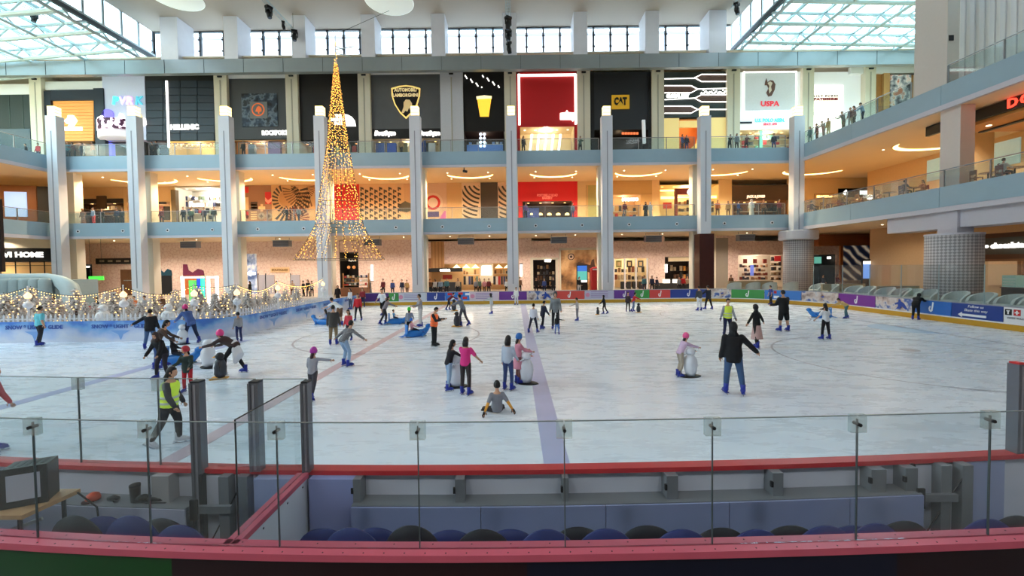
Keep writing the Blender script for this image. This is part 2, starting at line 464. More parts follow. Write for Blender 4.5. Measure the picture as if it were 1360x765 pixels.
# tall ribbed wall standing on the upper right balcony
rw = struct(B(32.2, 32.6, -14, 31.4, Z2T, 31).build('wall_ribbed', M((222, 214, 212), 0.75, vary=0.05, scale=0.7)), 'tall ribbed beige wall behind the upper right balcony', 'wall')
for k in range(26):
    y = 31.0 - k * 0.62
    B(32.1, 32.2, y, y + 0.3, Z2T, 31).build('rib', M((212, 205, 208), 0.75, vary=0.04, scale=0.7), rw)
# column of the right wing, one shaft per storey
p = struct(B(28.66, 29.45, 28.2, 30.5, Z2T + 0.02, 31).build('column_upper', M((214, 205, 198), 0.7, vary=0.03)), 'tall beige column breaking through the upper right railing', 'column')
for z in (18.0, 21.6): B(28.75, 29.05, 28.16, 28.2, z, z + 0.35).build('plate', m_dark, p)
struct(B(29.0, 29.95, 27.6, 28.9, Z1T, Z2B).build('column_middle', M((222, 210, 204), 0.6, vary=0.03)), 'beige square column on the lower right balcony', 'column')
struct(B(28.9, 30.0, 27.6, 28.9, 5.2, Z1B).build('column_neck', m_lilac), 'short square neck above the thick woven column', 'column')

# ---- big woven-clad round columns
def weave(nt, v):
    mp = nt.nodes.new('ShaderNodeMapping'); nt.links.new(v, mp.inputs['Vector'])
    sep = nt.nodes.new('ShaderNodeSeparateXYZ'); nt.links.new(v, sep.inputs[0])
    an = nt.nodes.new('ShaderNodeMath'); an.operation = 'ARCTAN2'; nt.links.new(sep.outputs['X'], an.inputs[0]); nt.links.new(sep.outputs['Y'], an.inputs[1])
    cb = nt.nodes.new('ShaderNodeCombineXYZ')
    mul = nt.nodes.new('ShaderNodeMath'); mul.operation = 'MULTIPLY'; mul.inputs[1].default_value = 1.4; nt.links.new(an.outputs[0], mul.inputs[0])
    nt.links.new(mul.outputs[0], cb.inputs[0]); nt.links.new(sep.outputs['Z'], cb.inputs[1])
    rt = nt.nodes.new('ShaderNodeMapping'); rt.inputs['Rotation'].default_value = (0, 0, PI / 4); nt.links.new(cb.outputs[0], rt.inputs['Vector'])
    ch = tex(nt, 'Checker', rt.outputs[0], Scale=7.0)
    ch.inputs['Color1'].default_value = lin((200, 194, 196)); ch.inputs['Color2'].default_value = lin((150, 143, 147))
    return ch.outputs['Color']
m_weave = node_mat('woven_tiles', weave, 0.6)
def bigcol(loc, r, h, label, cap):
    t = thing('round_column', label, 'column', loc, kind='structure')
    MB().lathe([(r, 0), (r, h)], n=40).build('shaft', m_weave, t, smooth=True)
    if cap:
        MB().lathe([(r * 1.25, 0), (r * 1.32, 0.1), (r * 1.32, 0.85), (r * 1.25, 0.95)], cz=h, n=36).build('capital', m_lilac, t)
    else:
        MB().lathe([(r * 1.02, 0), (r * 1.02, 0.12)], cz=h - 0.1, n=36).build('collar', m_lilac, t)
    return t
bigcol((29.3, 28.2, ZG), 1.42, 4.7, 'thick woven-clad round column beside the cafe sign', False)
bigcol((28.6, 42.6, ZG), 1.3, 5.2, 'woven-clad round column with wide white capital at the corner', True)

# ---- free-standing lamp columns in front of the balconies
m_colside = m_col
lampm = M((255, 226, 160), emit=2.6, vary=0.15, scale=3)
ords = ['first', 'second', 'third', 'fourth', 'fifth', 'sixth', 'seventh', 'eighth', 'ninth']
for k, x in enumerate(cols_x):
    t = thing('lamp_column', 'tall pale column with a glowing box on top, %s from the left' % ords[k], 'column', (x, 42.2, ZG), group='lamp columns along the balconies')
    base = 5.0 if k == 8 else (5.9 if k == 7 else 0)
    top = at(cols_px[k], 155, 42.2).z - ZG
    MB().box(-0.52, 0.52, -0.4, 0.4, base, top).build('shaft', m_col, t)
    B(-0.05, 0.05, -0.42, -0.4, 1.2 + base, top - 1.5).build('joint_strip', M((160, 160, 170), 0.5), t)
    l = MB().box(-0.36, 0.36, -0.32, 0.32, top, top + 0.95).build('lamp_box', lampm, t)
    for z in (0.0, 0.3, 0.62, 0.93): B(-0.375, 0.375, -0.335, 0.335, top + z, top + z + 0.03).build('band', M((240, 200, 120), 0.5), l)
    if k == 7: B(-0.72, 0.72, -0.62, 0.62, 0, 5.9).build('dark_cladding', M((58, 26, 24), 0.3, vary=0.2, scale=2), t)['label'] = 'dark maroon cladding'
    if k < 8:
        B(-0.6, 0.25 if k < 4 else 0.6, 1.3, 2.2, 0, Z1B - ZG).build('rear_pier', m_cream, t)
        B(-0.6, 0.25 if k < 4 else 0.6, 1.3, 2.2, Z1T - ZG, Z2B - ZG).build('rear_pier', m_cream, t)

# ---- rink boards
path = [(-14.4 + i * 1.53, 39.5) for i in range(20)] + arc(16.2, 31, 8.5, 90, 0, 22) + [(24.7, y) for y in range(30, 5, -1)]
acc = [0.0]
for a, b in zip(path[:-1], path[1:]): acc.append(acc[-1] + math.hypot(b[0] - a[0], b[1] - a[1]))
def pt(s):
    s = max(0, min(acc[-1] - 1e-6, s))
    for i in range(len(acc) - 1):
        if s <= acc[i + 1]:
            t = (s - acc[i]) / (acc[i + 1] - acc[i]); a, b = path[i], path[i + 1]
            return (a[0] + (b[0] - a[0]) * t, a[1] + (b[1] - a[1]) * t)
def sof(px):                                   # arc length along the boards seen at a pixel column
    best = min(range(600), key=lambda i: abs(PPX + FPX * pt(acc[-1] * i / 600)[0] / pt(acc[-1] * i / 600)[1] - px))
    return acc[-1] * best / 600
def seg(s0, s1, step=0.8):
    n = max(1, int((s1 - s0) / step)); return [pt(s0 + (s1 - s0) * i / n) for i in range(n + 1)]
boards = thing('rink_boards', 'low rink boards with coloured advertising panels around the far ice', 'boards')
full = seg(0, acc[-1], 1.0)
MB().strip(full, 0.0, 0.30, 0.2).build('kick_plate', M((196, 148, 40), 0.4), boards)['label'] = 'yellow kick plate'
MB().strip(full, 0.30, 0.37, 0.2).build('sill_strip', M((225, 222, 225), 0.5), boards)
MB().strip(full, 1.15, 1.2, 0.22).build('cap_rail', M((150, 150, 160), 0.4), boards)
ADS = [(440, 515, (70, 40, 110), ''), (515, 529, (60, 140, 70), 'J'), (529, 567, (196, 200, 214), '-'), (567, 590, (34, 60, 140), 'J'), (590, 624, (50, 120, 205), 'F'),
       (624, 662, (214, 196, 210), '-'), (662, 700, (104, 52, 140), 'J'), (700, 736, (170, 160, 170), 'P'), (736, 776, (206, 74, 66), 'J'), (776, 815, (190, 186, 210), '-'),
       (815, 843, (92, 48, 136), 'J'), (843, 862, (52, 140, 66), 'J'), (862, 890, (200, 66, 66), 'J'), (890, 941, (34, 60, 140), 'J'), (941, 971, (208, 196, 214), 'P'),
       (971, 1016, (58, 140, 70), 'J'), (1016, 1065, (56, 118, 200), 'F'), (1065, 1114, (176, 160, 160), 'P'), (1114, 1164, (110, 40, 140), 'J'), (1164, 1213, (176, 160, 160), 'P'),
       (1213, 1266, (40, 104, 190), 'J'), (1266, 1333, (32, 62, 140), 'A'), (1333, 1420, (226, 226, 230), 'T'), (1420, 1600, (110, 40, 140), '')]
m_white = M((240, 240, 244), 0.5, vary=0.02)
m_ink = M((40, 70, 150), 0.5)
m_red = M((196, 40, 44), 0.5)
def frame_at(s):
    a, b = pt(s - 0.05), pt(s + 0.05); ang = math.atan2(b[1] - a[1], b[0] - a[0]); return pt(s), ang
def photo(nt, v):
    n = tex(nt, 'Noise', v, Scale=1.6, Detail=5.0)
    return ramp(nt, n.outputs['Fac'], [(0.3, (70, 50, 60)), (0.45, (196, 176, 170)), (0.55, (214, 206, 206)), (0.62, (90, 110, 170)), (0.75, (40, 60, 110))])
m_photo = node_mat('photo_print', photo, 0.5)
def disc(cx, cz, r, y, n=16): return [(cx + r * math.cos(2 * PI * i / n), cz + r * math.sin(2 * PI * i / n)) for i in range(n)]
def decal(name, mat, poly, s, parent, lift=0.02):
    """thin cut-out fixed on the boards, drawn in metres along the board and up"""
    (x, y), a = frame_at(s)
    o = MB().plate(poly, -lift, 0.0).build(name, mat, parent, loc=(x, y, 0.76)); o.rotation_euler = (0, 0, a); return o
for a, b, c, kind in ADS:
    s0, s1 = sof(a), sof(b)
    if s1 - s0 < 0.3: continue
    m = m_photo if kind == 'P' else M(c, 0.4, vary=0.05, scale=0.8)
    p = MB().strip(seg(s0 + 0.02, s1 - 0.02), 0.37, 1.15, 0.15).build('advert_panel', m, boards)
    sm = (s0 + s1) / 2
    if kind == 'J':
        decal('swoosh', m_white, [(-0.13, -0.2), (-0.03, -0.27), (0.07, -0.2), (0.11, 0.05), (0.14, 0.3), (0.06, 0.33), (0.03, 0.05), (-0.02, -0.14), (-0.07, -0.17), (-0.09, -0.05), (-0.02, 0.06), (-0.1, 0.08), (-0.17, -0.06)], sm, p)
    if kind == '-':
        for q in range(4): decal('text_line', M((150, 130, 175), 0.5), [(-0.8, 0.24 - q * 0.16), (0.8, 0.24 - q * 0.16), (0.8, 0.3 - q * 0.16), (-0.8, 0.3 - q * 0.16)], sm, p, 0.01)
        decal('badge', M((214, 140, 170), 0.5), disc(-1.1, 0, 0.2, 0), sm, p)
    if kind == 'F':
        for q, (u, v) in enumerate(((-0.9, 0.12), (-0.7, -0.3), (0.5, -0.25), (0.75, 0.1), (0.1, 0.15))):
            decal('flag_patch', m_red if q % 2 == 0 else m_white, [(u, v), (u + 0.42, v), (u + 0.42, v + 0.22), (u, v + 0.22)], sm, p)
    if kind == 'P':
        decal('skater_print', M((40, 70, 160), 0.5), [(0.2, -0.3), (0.5, -0.3), (0.6, -0.1), (0.9, -0.3), (1.0, -0.24), (0.75, 0.1), (0.55, 0.2), (0.5, 0.33), (0.4, 0.33), (0.38, 0.15), (0.1, 0.05), (0.15, -0.05), (0.35, 0.0), (0.35, -0.15)], sm, p)
    if kind == 'A':
        decal('arrow', m_white, [(-0.9, -0.22), (-0.7, -0.08), (-0.7, -0.16), (0.5, -0.16), (0.5, -0.28), (-0.7, -0.28), (-0.7, -0.36)], sm, p)
        for q, (z, tx) in enumerate(((0.26, 'Follow us'), (0.05, 'Skate this way'))):
            (x, y), an = frame_at(sm); text(tx, 0.2, (x - 0.03 * math.sin(-an), y - 0.03 * math.cos(an), 0.76 + z), m_white, p, 0.01, rz=an, shear=0.2)
    if kind == 'T':
        (x, y), an = frame_at(s0 + 0.25)
        decal('black_square', m_black, [(-0.16, 0.0), (0.12, 0.0), (0.12, 0.3), (-0.16, 0.3)], s0 + 0.25, p)
        decal('red_square', m_red, [(-0.14, 0.0), (0.14, 0.0), (0.14, 0.3), (-0.14, 0.3)], s0 + 0.6, p)
        decal('letter_t', m_white, [(-0.09, 0.24), (0.05, 0.24), (0.05, 0.19), (0.01, 0.19), (0.01, 0.05), (-0.05, 0.05), (-0.05, 0.19), (-0.09, 0.19)], s0 + 0.25, p, 0.03)
        decal('white_cross', m_white, [(-0.03, 0.05), (0.03, 0.05), (0.03, 0.12), (0.09, 0.12), (0.09, 0.18), (0.03, 0.18), (0.03, 0.25), (-0.03, 0.25), (-0.03, 0.18), (-0.09, 0.18), (-0.09, 0.12), (-0.03, 0.12)], s0 + 0.6, p, 0.03)
        decal('letter_t', m_red, [(-0.1, 0.3), (0.16, 0.3), (0.16, 0.22), (0.07, 0.22), (0.07, 0.0), (-0.02, 0.0), (-0.02, 0.22), (-0.1, 0.22)], s0 + 1.0, p)
        (x, y), an = frame_at(s0 + 0.7); text('SWISS WATCHES', 0.13, (x - 0.03, y, 0.62), M((90, 90, 100), 0.5), p, 0.01, rz=an)
# clear screens above the end boards
scr = thing('end_screens', 'clear protective glass standing on the right-hand end boards', 'glass screen')
s = sof(1080)
while s < acc[-1] - 2.5:
    MB().strip(seg(s + 0.02, s + 2.36, 1.2), 1.2, 3.3, 0.015).build('pane', g_scr, scr)
    x, y = pt(s); MB().tube([(x + 0.06, y + 0.06, 1.2), (x + 0.06, y + 0.06, 3.3)], 0.025, 6).build('post', m_alu, scr)
    s += 2.4

# ---- printed hoarding that closes off the festive garden
def frost(nt, v):
    sep = nt.nodes.new('ShaderNodeSeparateXYZ'); nt.links.new(v, sep.inputs[0])
    mp = nt.nodes.new('ShaderNodeMapping'); mp.inputs['Scale'].default_value = (1, 1, 1.4); nt.links.new(v, mp.inputs['Vector'])
    n = tex(nt, 'Noise', mp.outputs[0], Scale=0.9, Detail=4.0)
    ad = nt.nodes.new('ShaderNodeMath'); ad.operation = 'MULTIPLY_ADD'; ad.inputs[1].default_value = 0.62; ad.inputs[2].default_value = -0.14
    nt.links.new(sep.outputs['Z'], ad.inputs[0])
    a2 = nt.nodes.new('ShaderNodeMath'); a2.operation = 'ADD'; nt.links.new(ad.outputs[0], a2.inputs[0]); nt.links.new(n.outputs['Fac'], a2.inputs[1])
    return ramp(nt, a2.outputs[0], [(0.45, (212, 216, 232)), (0.7, (176, 192, 228)), (0.86, (128, 172, 222)), (1.0, (84, 130, 208))])
m_frost = node_mat('frost_print', frost, 0.45)
hpath = [(-52 + i * 4.3, 21.0) for i in range(9)]
h2 = [(-17.2, 21.0)] + arc(-17.0, 23.4, 2.4, -90, 0, 8)
h3 = [(-14.6, 23.4 + i * 4.0) for i in range(5)]
ho = thing('printed_hoarding', 'frosty blue printed hoarding with repeated lettering around the festive garden', 'hoarding')
m_navy = M((60, 90, 170), 0.5)
def hpanel(pts, txt):
    p = MB().strip(pts, 0.0, 1.04, 0.06).build('printed_panel', m_frost, ho)
    a, b = pts[0], pts[-1]; an = math.atan2(b[1] - a[1], b[0] - a[0])
    mx, my = (a[0] + b[0]) / 2, (a[1] + b[1]) / 2
    nx, ny = math.sin(an), -math.cos(an)
    if txt:
        o = text('SNOW * LIGHT * GLIDE', 0.27, (mx + nx * 0.02, my + ny * 0.02, 0.76), m_navy, p, 0.01, rz=an, bold=0.006)
        MB().plate([(-0.5, 0.56), (0.5, 0.56), (0.12, 0.36), (0.02, 0.1), (-0.02, 0.1), (-0.12, 0.36)], -0.006, 0).build('icicle', M((120, 160, 216), 0.5), p, loc=(mx, my, 0)).rotation_euler = (0, 0, an)
for a, b in zip(hpath[:-1], hpath[1:]): hpanel([a, b], True)
hpanel([(-17.6, 21.0), (-17.2, 21.0)] + arc(-17.0, 23.4, 2.4, -90, 0, 8), False)
for a, b in zip(h3[:-1], h3[1:]): hpanel([a, b], True)
# ================================================================ the near boards and players' boxes
def yn(x): return 3.235 + (0.0126 if x < 0 else 0.0056) * x * x      # plan curve of the near boards
def yr(x): return 4.565 + (0.0095 if x < 0 else 0.0066) * x * x     # plan curve of the ice-side boards
def curve(fn, x0, x1, off=0.0, n=14): return [(x0 + (x1 - x0) * i / n, fn(x0 + (x1 - x0) * i / n) + off) for i in range(n + 1)]
m_ledge = M((190, 84, 104), 0.35, vary=0.10, scale=4)
m_ledge2 = M((186, 44, 50), 0.35, vary=0.10, scale=4)
m_board = M((196, 200, 214), 0.5, vary=0.06, scale=3)
m_post = M((112, 114, 122), 0.35, metal=0.5, vary=0.06)
m_gal = M((126, 130, 136), 0.45, metal=0.3, vary=0.12, scale=5)
m_bolt = M((20, 20, 22), 0.4)
ZL = 1.3
nb = thing('near_boards', 'red-capped boards with a dark green, maroon and blue face nearest the viewer', 'boards', (0, 0, 0))
for a, b, off, nm in ((-7.2, 7.2, -0.085, 'front_cap'), (-7.2, 7.2, 0.008, 'rear_cap')):
    MB().strip(curve(yn, a, b, off, 30), ZL - 0.055, ZL, 0.075).build(nm, m_ledge, nb)
MB().strip(curve(yn, -7.2, 7.2, -0.01, 30), ZL - 0.06, ZL - 0.012, 0.02).build('glazing_groove', m_black, nb)
def bolts(fn, off, x0, x1, step, z, parent):
    me = MB().lathe([(0.006, 0), (0.006, 0.002)], n=8).mesh('bolt')
    x = x0
    while x < x1:
        obj('bolt', me, m_bolt, parent, (x, fn(x) + off, z)); x += step
bolts(yn, -0.055, -4.4, 4.4, 0.16, ZL, nb)
bolts(yn, 0.05, -4.4, 4.4, 0.31, ZL, nb)
for p0, p1, c in ((-500, 218, (12, 64, 16)), (218, 695, (30, 2, 7)), (695, 1185, (5, 7, 32)), (1185, 1900, (26, 2, 7))):
    x0, x1 = (p0 - PPX) / FPX * 3.3, (p1 - PPX) / FPX * 3.3
    MB().strip(curve(yn, x0, x1, -0.06, 10), ZG, ZL - 0.055, 0.02).build('face_panel', M(c, 0.5), nb)
MB().strip(curve(yn, -7.2, 7.2, 0.05, 20), 0.12, ZL - 0.06, 0.02).build('inner_panel', m_board, nb)
# near glass, one pane between two seams
seams = [-176, 6, 180, 364, 555.5, 750, 947.5, 1144, 1330, 1516]
sx = [at(p, 640, 3.235).x for p in seams]
gp = 'glass panes on the near boards'
for k in range(len(sx) - 1):
    a, b = sx[k], sx[k + 1]
    names = ['beyond the equipment desk', 'in front of the equipment desk', 'in front of the left gate', 'behind the divider wall, at the start of the bench', 'second along the bench',
             'at the middle of the bench by the blue line', 'fourth along the bench', 'fifth along the bench beside the right gate', 'in the right corner past the right gate']
    t = thing('barrier_glass', 'clear near glass pane ' + names[k], 'glass pane', ((a + b) / 2, 0, ZL), group=gp)
    mx = (a + b) / 2
    pts = [(x - mx, y) for x, y in curve(yn, a + 0.006, b - 0.006, 0, 4)]
    MB().strip(pts, 0, 0.993, 0.012).build('pane', g_rink, t)
    MB().strip(pts, 0.993, 1.0, 0.012).build('polished_edge', g_edge, t)
    MB().strip([(a - mx - 0.004, yn(a)), (a - mx + 0.004, yn(a))], 0, 0.97, 0.014).build('seam', M((70, 80, 82), 0.4), t)
    cl = MB().box(a - mx - 0.06, a - mx + 0.06, yn(a) - 0.014, yn(a) + 0.026, 0.865, 1.005).build('clip', glass('clip_plastic', (236, 242, 242), 0.22, gloss=0.3), t)
    MB().tube([(a - mx, yn(a) - 0.03, 0.93), (a - mx, yn(a) + 0.04, 0.93)], 0.014, 8).build('bolt', m_bolt, cl)
# ice-side boards
rb = thing('bench_boards', 'red-capped boards with steel posts between the bench and the ice', 'boards')
MB().strip(curve(yr, -7.6, 8.2, -0.07, 30), ZL - 0.05, ZL, 0.14).build('cap', m_ledge2, rb)
MB().strip(curve(yr, -7.6, 8.2, 0.0, 30), 0.02, ZL - 0.05, 0.05).build('skin_panel', m_board, rb)
def rx(px, py=650): return at(px, py, 4.5).x
xA, xB = rx(472), rx(1222)
MB().strip(curve(yr, rx(413), xA, -0.16, 3), 0.12, ZL - 0.05, 0.15).build('solid_panel', M((140, 148, 196), 0.5), rb)
MB().strip(curve(yr, xA, xB, -0.22, 14), 0.93, 1.0, 0.22).build('shelf', m_gal, rb)
cuts = [472, 640, 800, 960, 1120, 1222]
for a, b in zip(cuts[:-1], cuts[1:]):
    MB().strip(curve(yr, rx(a) + 0.004, rx(b) - 0.004, -0.24, 3), 0.12, 0.99, 0.03).build('lower_panel', M((146, 156, 196), 0.5, vary=0.05), rb)
for a, b in ((472, 482), (606, 618), (746, 754), (882, 897), (1023, 1037), (1158, 1178), (1206, 1222)):
    x0, x1 = rx(a), rx(b); y = yr((x0 + x1) / 2)
    po = B(x0, x1, y - 0.16, y, 1.0, ZL - 0.05).build('steel_post', m_gal, rb)
    B(x0 - 0.02, x0 + 0.005, y - 0.17, y - 0.14, 1.1, 1.16).build('bolt', m_bolt, po)
MB().strip(curve(yr, rx(1305), rx(1365), -0.05, 3), 0.12, ZL - 0.05, 0.04).build('solid_panel', M((150, 160, 196), 0.5), rb)
# scorer's side
MB().strip(curve(yr, -7.4, rx(250), -0.24, 6), 0.90, 0.95, 0.24).build('shelf', m_gal, rb)
MB().strip(curve(yr, -7.4, rx(250), -0.25, 6), 0.12, 0.94, 0.02).build('lower_panel', M((176, 178, 200), 0.5), rb)
for a, b in ((195, 218),):
    x0, x1 = rx(a), rx(b); y = yr(x0); B(x0, x1, y - 0.16, y, 0.95, ZL - 0.05).build('steel_post', M((150, 148, 150), 0.5), rb)
B(rx(340), rx(400), yr(-2.5) - 0.16, yr(-2.5), 0.12, ZL - 0.05).build('solid_panel', M((150, 156, 190), 0.5), rb)
# gates
def gate(x0, x1, label, flip):
    y = yr((x0 + x1) / 2)
    t = thing('bench_gate', label, 'gate', ((x0 + x1) / 2, y - 0.1, 0.02)); hw = (x1 - x0) / 2
    B(-hw, hw, 0.05, 0.09, 0.1, 1.2).build('door_leaf', m_board, t)
    B(-hw, -hw + 0.035, -0.02, 0.05, 0.05, 1.24).build('jamb', m_dark, t)
    B(hw - 0.15, hw - 0.03, -0.06, 0.05, 0.05, 1.24).build('upright', m_gal, t)
    B(-0.05, 0.06, -0.06, 0.05, 0.05, 1.24).build('upright', m_gal, t)
    MB().tube([(-hw + 0.06, -0.05, 0.38), (hw - 0.1, -0.05, 1.16)], 0.008, 6).build('brace_rod', m_bolt, t)
    h = B(-hw - 0.06, 0.1, -0.1, -0.06, 0.86, 0.94).build('latch_bar', m_gal, t)
    B(-hw - 0.03, -hw + 0.05, -0.12, -0.1, 0.8, 1.02).build('latch_lever', m_bolt, h)
gate(rx(1222), rx(1303), 'grey metal bench gate with a diagonal rod at the right end', False)
gate(rx(260), rx(332), 'grey metal bench gate with a latch left of the divider wall', True)
# divider wall
dw = thing('divider_wall', 'low white divider wall with a red cap between the two boxes', 'wall', (-2.28, 0, 0))
B(-0.07, 0.0, 3.33, 4.5, 0.12, ZL - 0.05).build('panel', M((206, 212, 222), 0.5), dw)
for a, b in ((-0.1, -0.045), (-0.035, 0.02)): B(a, b, 3.33, 4.5, ZL - 0.05, ZL).build('cap', m_ledge, dw)
for y in (3.7, 4.1, 4.4): B(0.0, 0.004, y, y + 0.015, 1.18, 1.195).build('screw', m_bolt, dw)
t = thing('divider_glass', 'clear glass pane standing on the divider wall', 'glass pane', (-2.32, 0, ZL))
B(-0.006, 0.006, 3.44, 4.46, 0, 0.965).build('pane', g_rink, t)
MB().box(-0.006, 0.006, 3.44, 4.46, 0.965, 0.972).box(-0.006, 0.006, 3.434, 3.44, 0, 0.97).build('polished_edge', m_dark, t)
# uprights and glass on the scorer's side
def post(x, y, z0, z1, label, wd=0.1, cap=None):
    t = thing('metal_post', label, 'post', (x, y, z0))
    MB().box(-wd / 2, wd / 2, -0.05, 0.05, 0, z1 - z0).box(-wd / 2 - 0.008, -wd / 2 + 0.02, -0.06, 0.06, 0, z1 - z0).build('profile', m_post, t)
    B(-wd / 2, wd / 2, -0.05, 0.05, z1 - z0, z1 - z0 + 0.02).build('end_cap', cap or m_dark, t)
    B(-0.012, 0.012, -0.056, -0.05, 0.02, z1 - z0 - 0.02).build('slot', M((150, 150, 158), 0.35, metal=0.4), t)
post(rx(253, 560), 4.62, 0.12, 2.27, 'dark aluminium post between the desk side and the left gate')
post(rx(335, 560), 4.58, ZL, 2.27, 'dark aluminium post on the right of the left gate')
post(rx(405, 560), 4.55, ZL, 2.27, 'dark aluminium post at the end of the divider wall', 0.07)
post(at(1354, 550, 4.75).x, 4.78, ZL, 2.32, 'aluminium post with a red cap at the right edge', 0.08, m_red)
sr = [-120, 65, 187, 247]
for k, (a, b) in enumerate(((-120, 64), (66, 186), (188, 246), (259, 330), (339, 402))):
    x0, x1 = rx(a, 560), rx(b, 560); mx = (x0 + x1) / 2
    t = thing('barrier_glass', 'clear ice-side glass pane ' + ['behind the equipment desk', 'behind the monitor', 'beside the dark post', 'above the left gate', 'next to the divider wall'][k], 'glass pane', (mx, 0, ZL), group='glass panes on the ice-side boards')
    pts = [(x - mx, y) for x, y in curve(yr, x0 + 0.005, x1 - 0.005, 0, 3)]
    MB().strip(pts, 0, 0.985, 0.012).build('pane', g_rink, t)
    MB().strip(pts, 0.985, 0.992, 0.012).build('polished_edge', g_edge, t)
    if k in (1, 2):
        cl = B(x0 - mx - 0.06, x0 - mx + 0.05, yr(x0) - 0.016, yr(x0) + 0.03, 0.85, 0.99).build('clip', glass('clip_plastic', (236, 242, 242), 0.22, gloss=0.3), t)
        B(x0 - mx - 0.006, x0 - mx + 0.002, yr(x0) - 0.004, yr(x0) + 0.014, 0, 0.985).build('seam', M((70, 80, 82), 0.4), t)
# bench floor and chairs
struct(B(-7.4, 7.6, 3.3, 4.56, 0.02, 0.12).build('floor_bench', M((60, 60, 66), 0.7)), 'dark rubber floor of the players box', 'floor')
def chair(name, mat):
    t = thing(name, '', 'chair')
    n = 14; back = MB(); vs = []; fs = []
    # curved shell back with a rounded top
    for j in range(n + 1):
        u = -1 + 2 * j / n
        x = 0.245 * u; yb = -0.03 * (1 - u * u) - 0.14
        top = 0.66 + 0.27 * math.sqrt(max(0, 1 - u * u))
        for q in range(4):
            z = 0.44 + (top - 0.44) * q / 3
            vs.append((x, yb - 0.035 * q / 3, z)); vs.append((x, yb - 0.035 * q / 3 + 0.02, z))
    for j in range(n):
        for q in range(3):
            a = j * 8 + q * 2; b = a + 8
            fs += [(a, b, b + 2, a + 2), (a + 1, a + 3, b + 3, b + 1)]
        a = j * 8 + 6; fs.append((a, a + 8, a + 9, a + 1)); a = j * 8; fs.append((a, a + 1, a + 9, a + 8))
    fs += [(0, 2, 3, 1), (2, 4, 5, 3), (4, 6, 7, 5)]; e = n * 8
    fs += [(e, e + 1, e + 3, e + 2), (e + 2, e + 3, e + 5, e + 4), (e + 4, e + 5, e + 7, e + 6)]
    back.add(vs, fs).build('backrest', mat, t, smooth=True)
    MB().prism([(-0.22, -0.16), (0.22, -0.16), (0.23, 0.12), (0.17, 0.19), (-0.17, 0.19), (-0.23, 0.12)], 0.42, 0.46).build('seat', mat, t)
    for sx_ in (-1, 1):
        for sy in (-0.15, 0.14): MB().tube([(sx_ * 0.19, sy, 0.42), (sx_ * 0.22, sy * 1.2, 0)], 0.012, 6).build('leg', m_gal, t)
    return t
m_cb = M((24, 40, 104), 0.55, vary=0.1, scale=20); m_ck = M((14, 16, 28), 0.55, vary=0.1, scale=20)
protos = {}
CH = [(430, 'b', 705), (467, 'b', 704), (497, 'b', 704), (548, 'k', 701), (597, 'b', 707), (642, 'k', 706), (680, 'b', 706), (726, 'b', 706), (770, 'k', 703), (805, 'b', 705), (862, 'k', 701), (908, 'b', 706),
      (958, 'k', 704), (1003, 'b', 706), (1052, 'k', 701), (1098, 'b', 701), (1130, 'b', 701), (1160, 'b', 698), (1200, 'k', 695), (1312, 'b', 692), (1346, 'k', 688), (85, 'k', 697), (122, 'b', 697), (160, 'b', 697), (204, 'k', 700), (240, 'b', 700)]
blue_n = black_n = 0
for k, (px, c, py) in enumerate(CH):
    yrow = 3.55 if k % 2 else 3.93; p = at(px, py - 4, yrow)
    side = 'in the left box' if px < 300 else ('in the right corner past the gate' if px > 1250 else 'along the players bench')
    lab = ('blue' if c == 'b' else 'black') + ' round-backed plastic chair ' + side
    if px > 300 and px < 1250:
        if c == 'b': blue_n += 1
        else: black_n += 1
        lab += ', %s %s one from the divider' % ((ords + ['tenth', 'eleventh', 'twelfth', 'thirteenth', 'fourteenth'])[(blue_n if c == 'b' else black_n) - 1], 'blue' if c == 'b' else 'black')
    elif px < 300: lab += ', ' + {85: 'under the desk', 122: 'beside the desk', 160: 'in the middle', 204: 'near the gate', 240: 'closest to the gate'}[px]
    if c not in protos:
        o = chair('bench_chair', m_cb if c == 'b' else m_ck); protos[c] = o
    else: o = dup(protos[c], (0, 0, 0))
    o['label'] = lab; o['group'] = 'chairs in the rink boxes'
    o.location = (p.x, yrow + 0.18 + (0.1 if p.x < -3 else 0), 0.12); o.scale = (1.12, 1, (p.z - 0.12) / 0.93); o.rotation_euler = (0, 0, random.uniform(-0.06, 0.06))
# equipment desk
dk = thing('equipment_desk', 'small wooden desk at the left edge carrying electronic gear', 'desk', (-5.3, 3.98, 0.12))
MB().prism([(-0.9, -0.2), (0.8, -0.22), (0.86, 0.24), (-0.9, 0.24)], 1.14, 1.18).build('top', M((190, 150, 108), 0.45, vary=0.15, scale=12), dk)
for x, y in ((0.7, -0.15), (0.75, 0.18), (-0.8, -0.15), (-0.8, 0.18)): MB().tube([(x, y, 0), (x, y, 1.14)], 0.018, 6).build('leg', m_dark, dk)
MB().bar((0.1, -0.16, 0.82), (0.62, 0.1, 0.96), 0.03).build('brace', M((200, 200, 205), 0.5), dk)
mo = thing('monitor', 'dark boxy monitor with a blank pale screen on the wooden desk', 'monitor', (-4.69, 4.0, 1.305), rz=0.45); mo.scale = (0.88, 0.88, 0.9)
B(-0.175, 0.175, -0.1, 0.14, 0.0, 0.4).build('casing', M((34, 42, 40), 0.4), mo)
B(-0.185, 0.185, -0.12, -0.1, 0.0, 0.41).build('bezel', m_black, mo)
B(-0.13, 0.13, -0.126, -0.12, 0.07, 0.34).build('screen', M((182, 186, 202), 0.3, vary=0.02), mo)
for k in range(5): B(-0.14 + k * 0.06, -0.11 + k * 0.06, -0.04, 0.1, 0.4, 0.404).build('vent', m_black, mo)
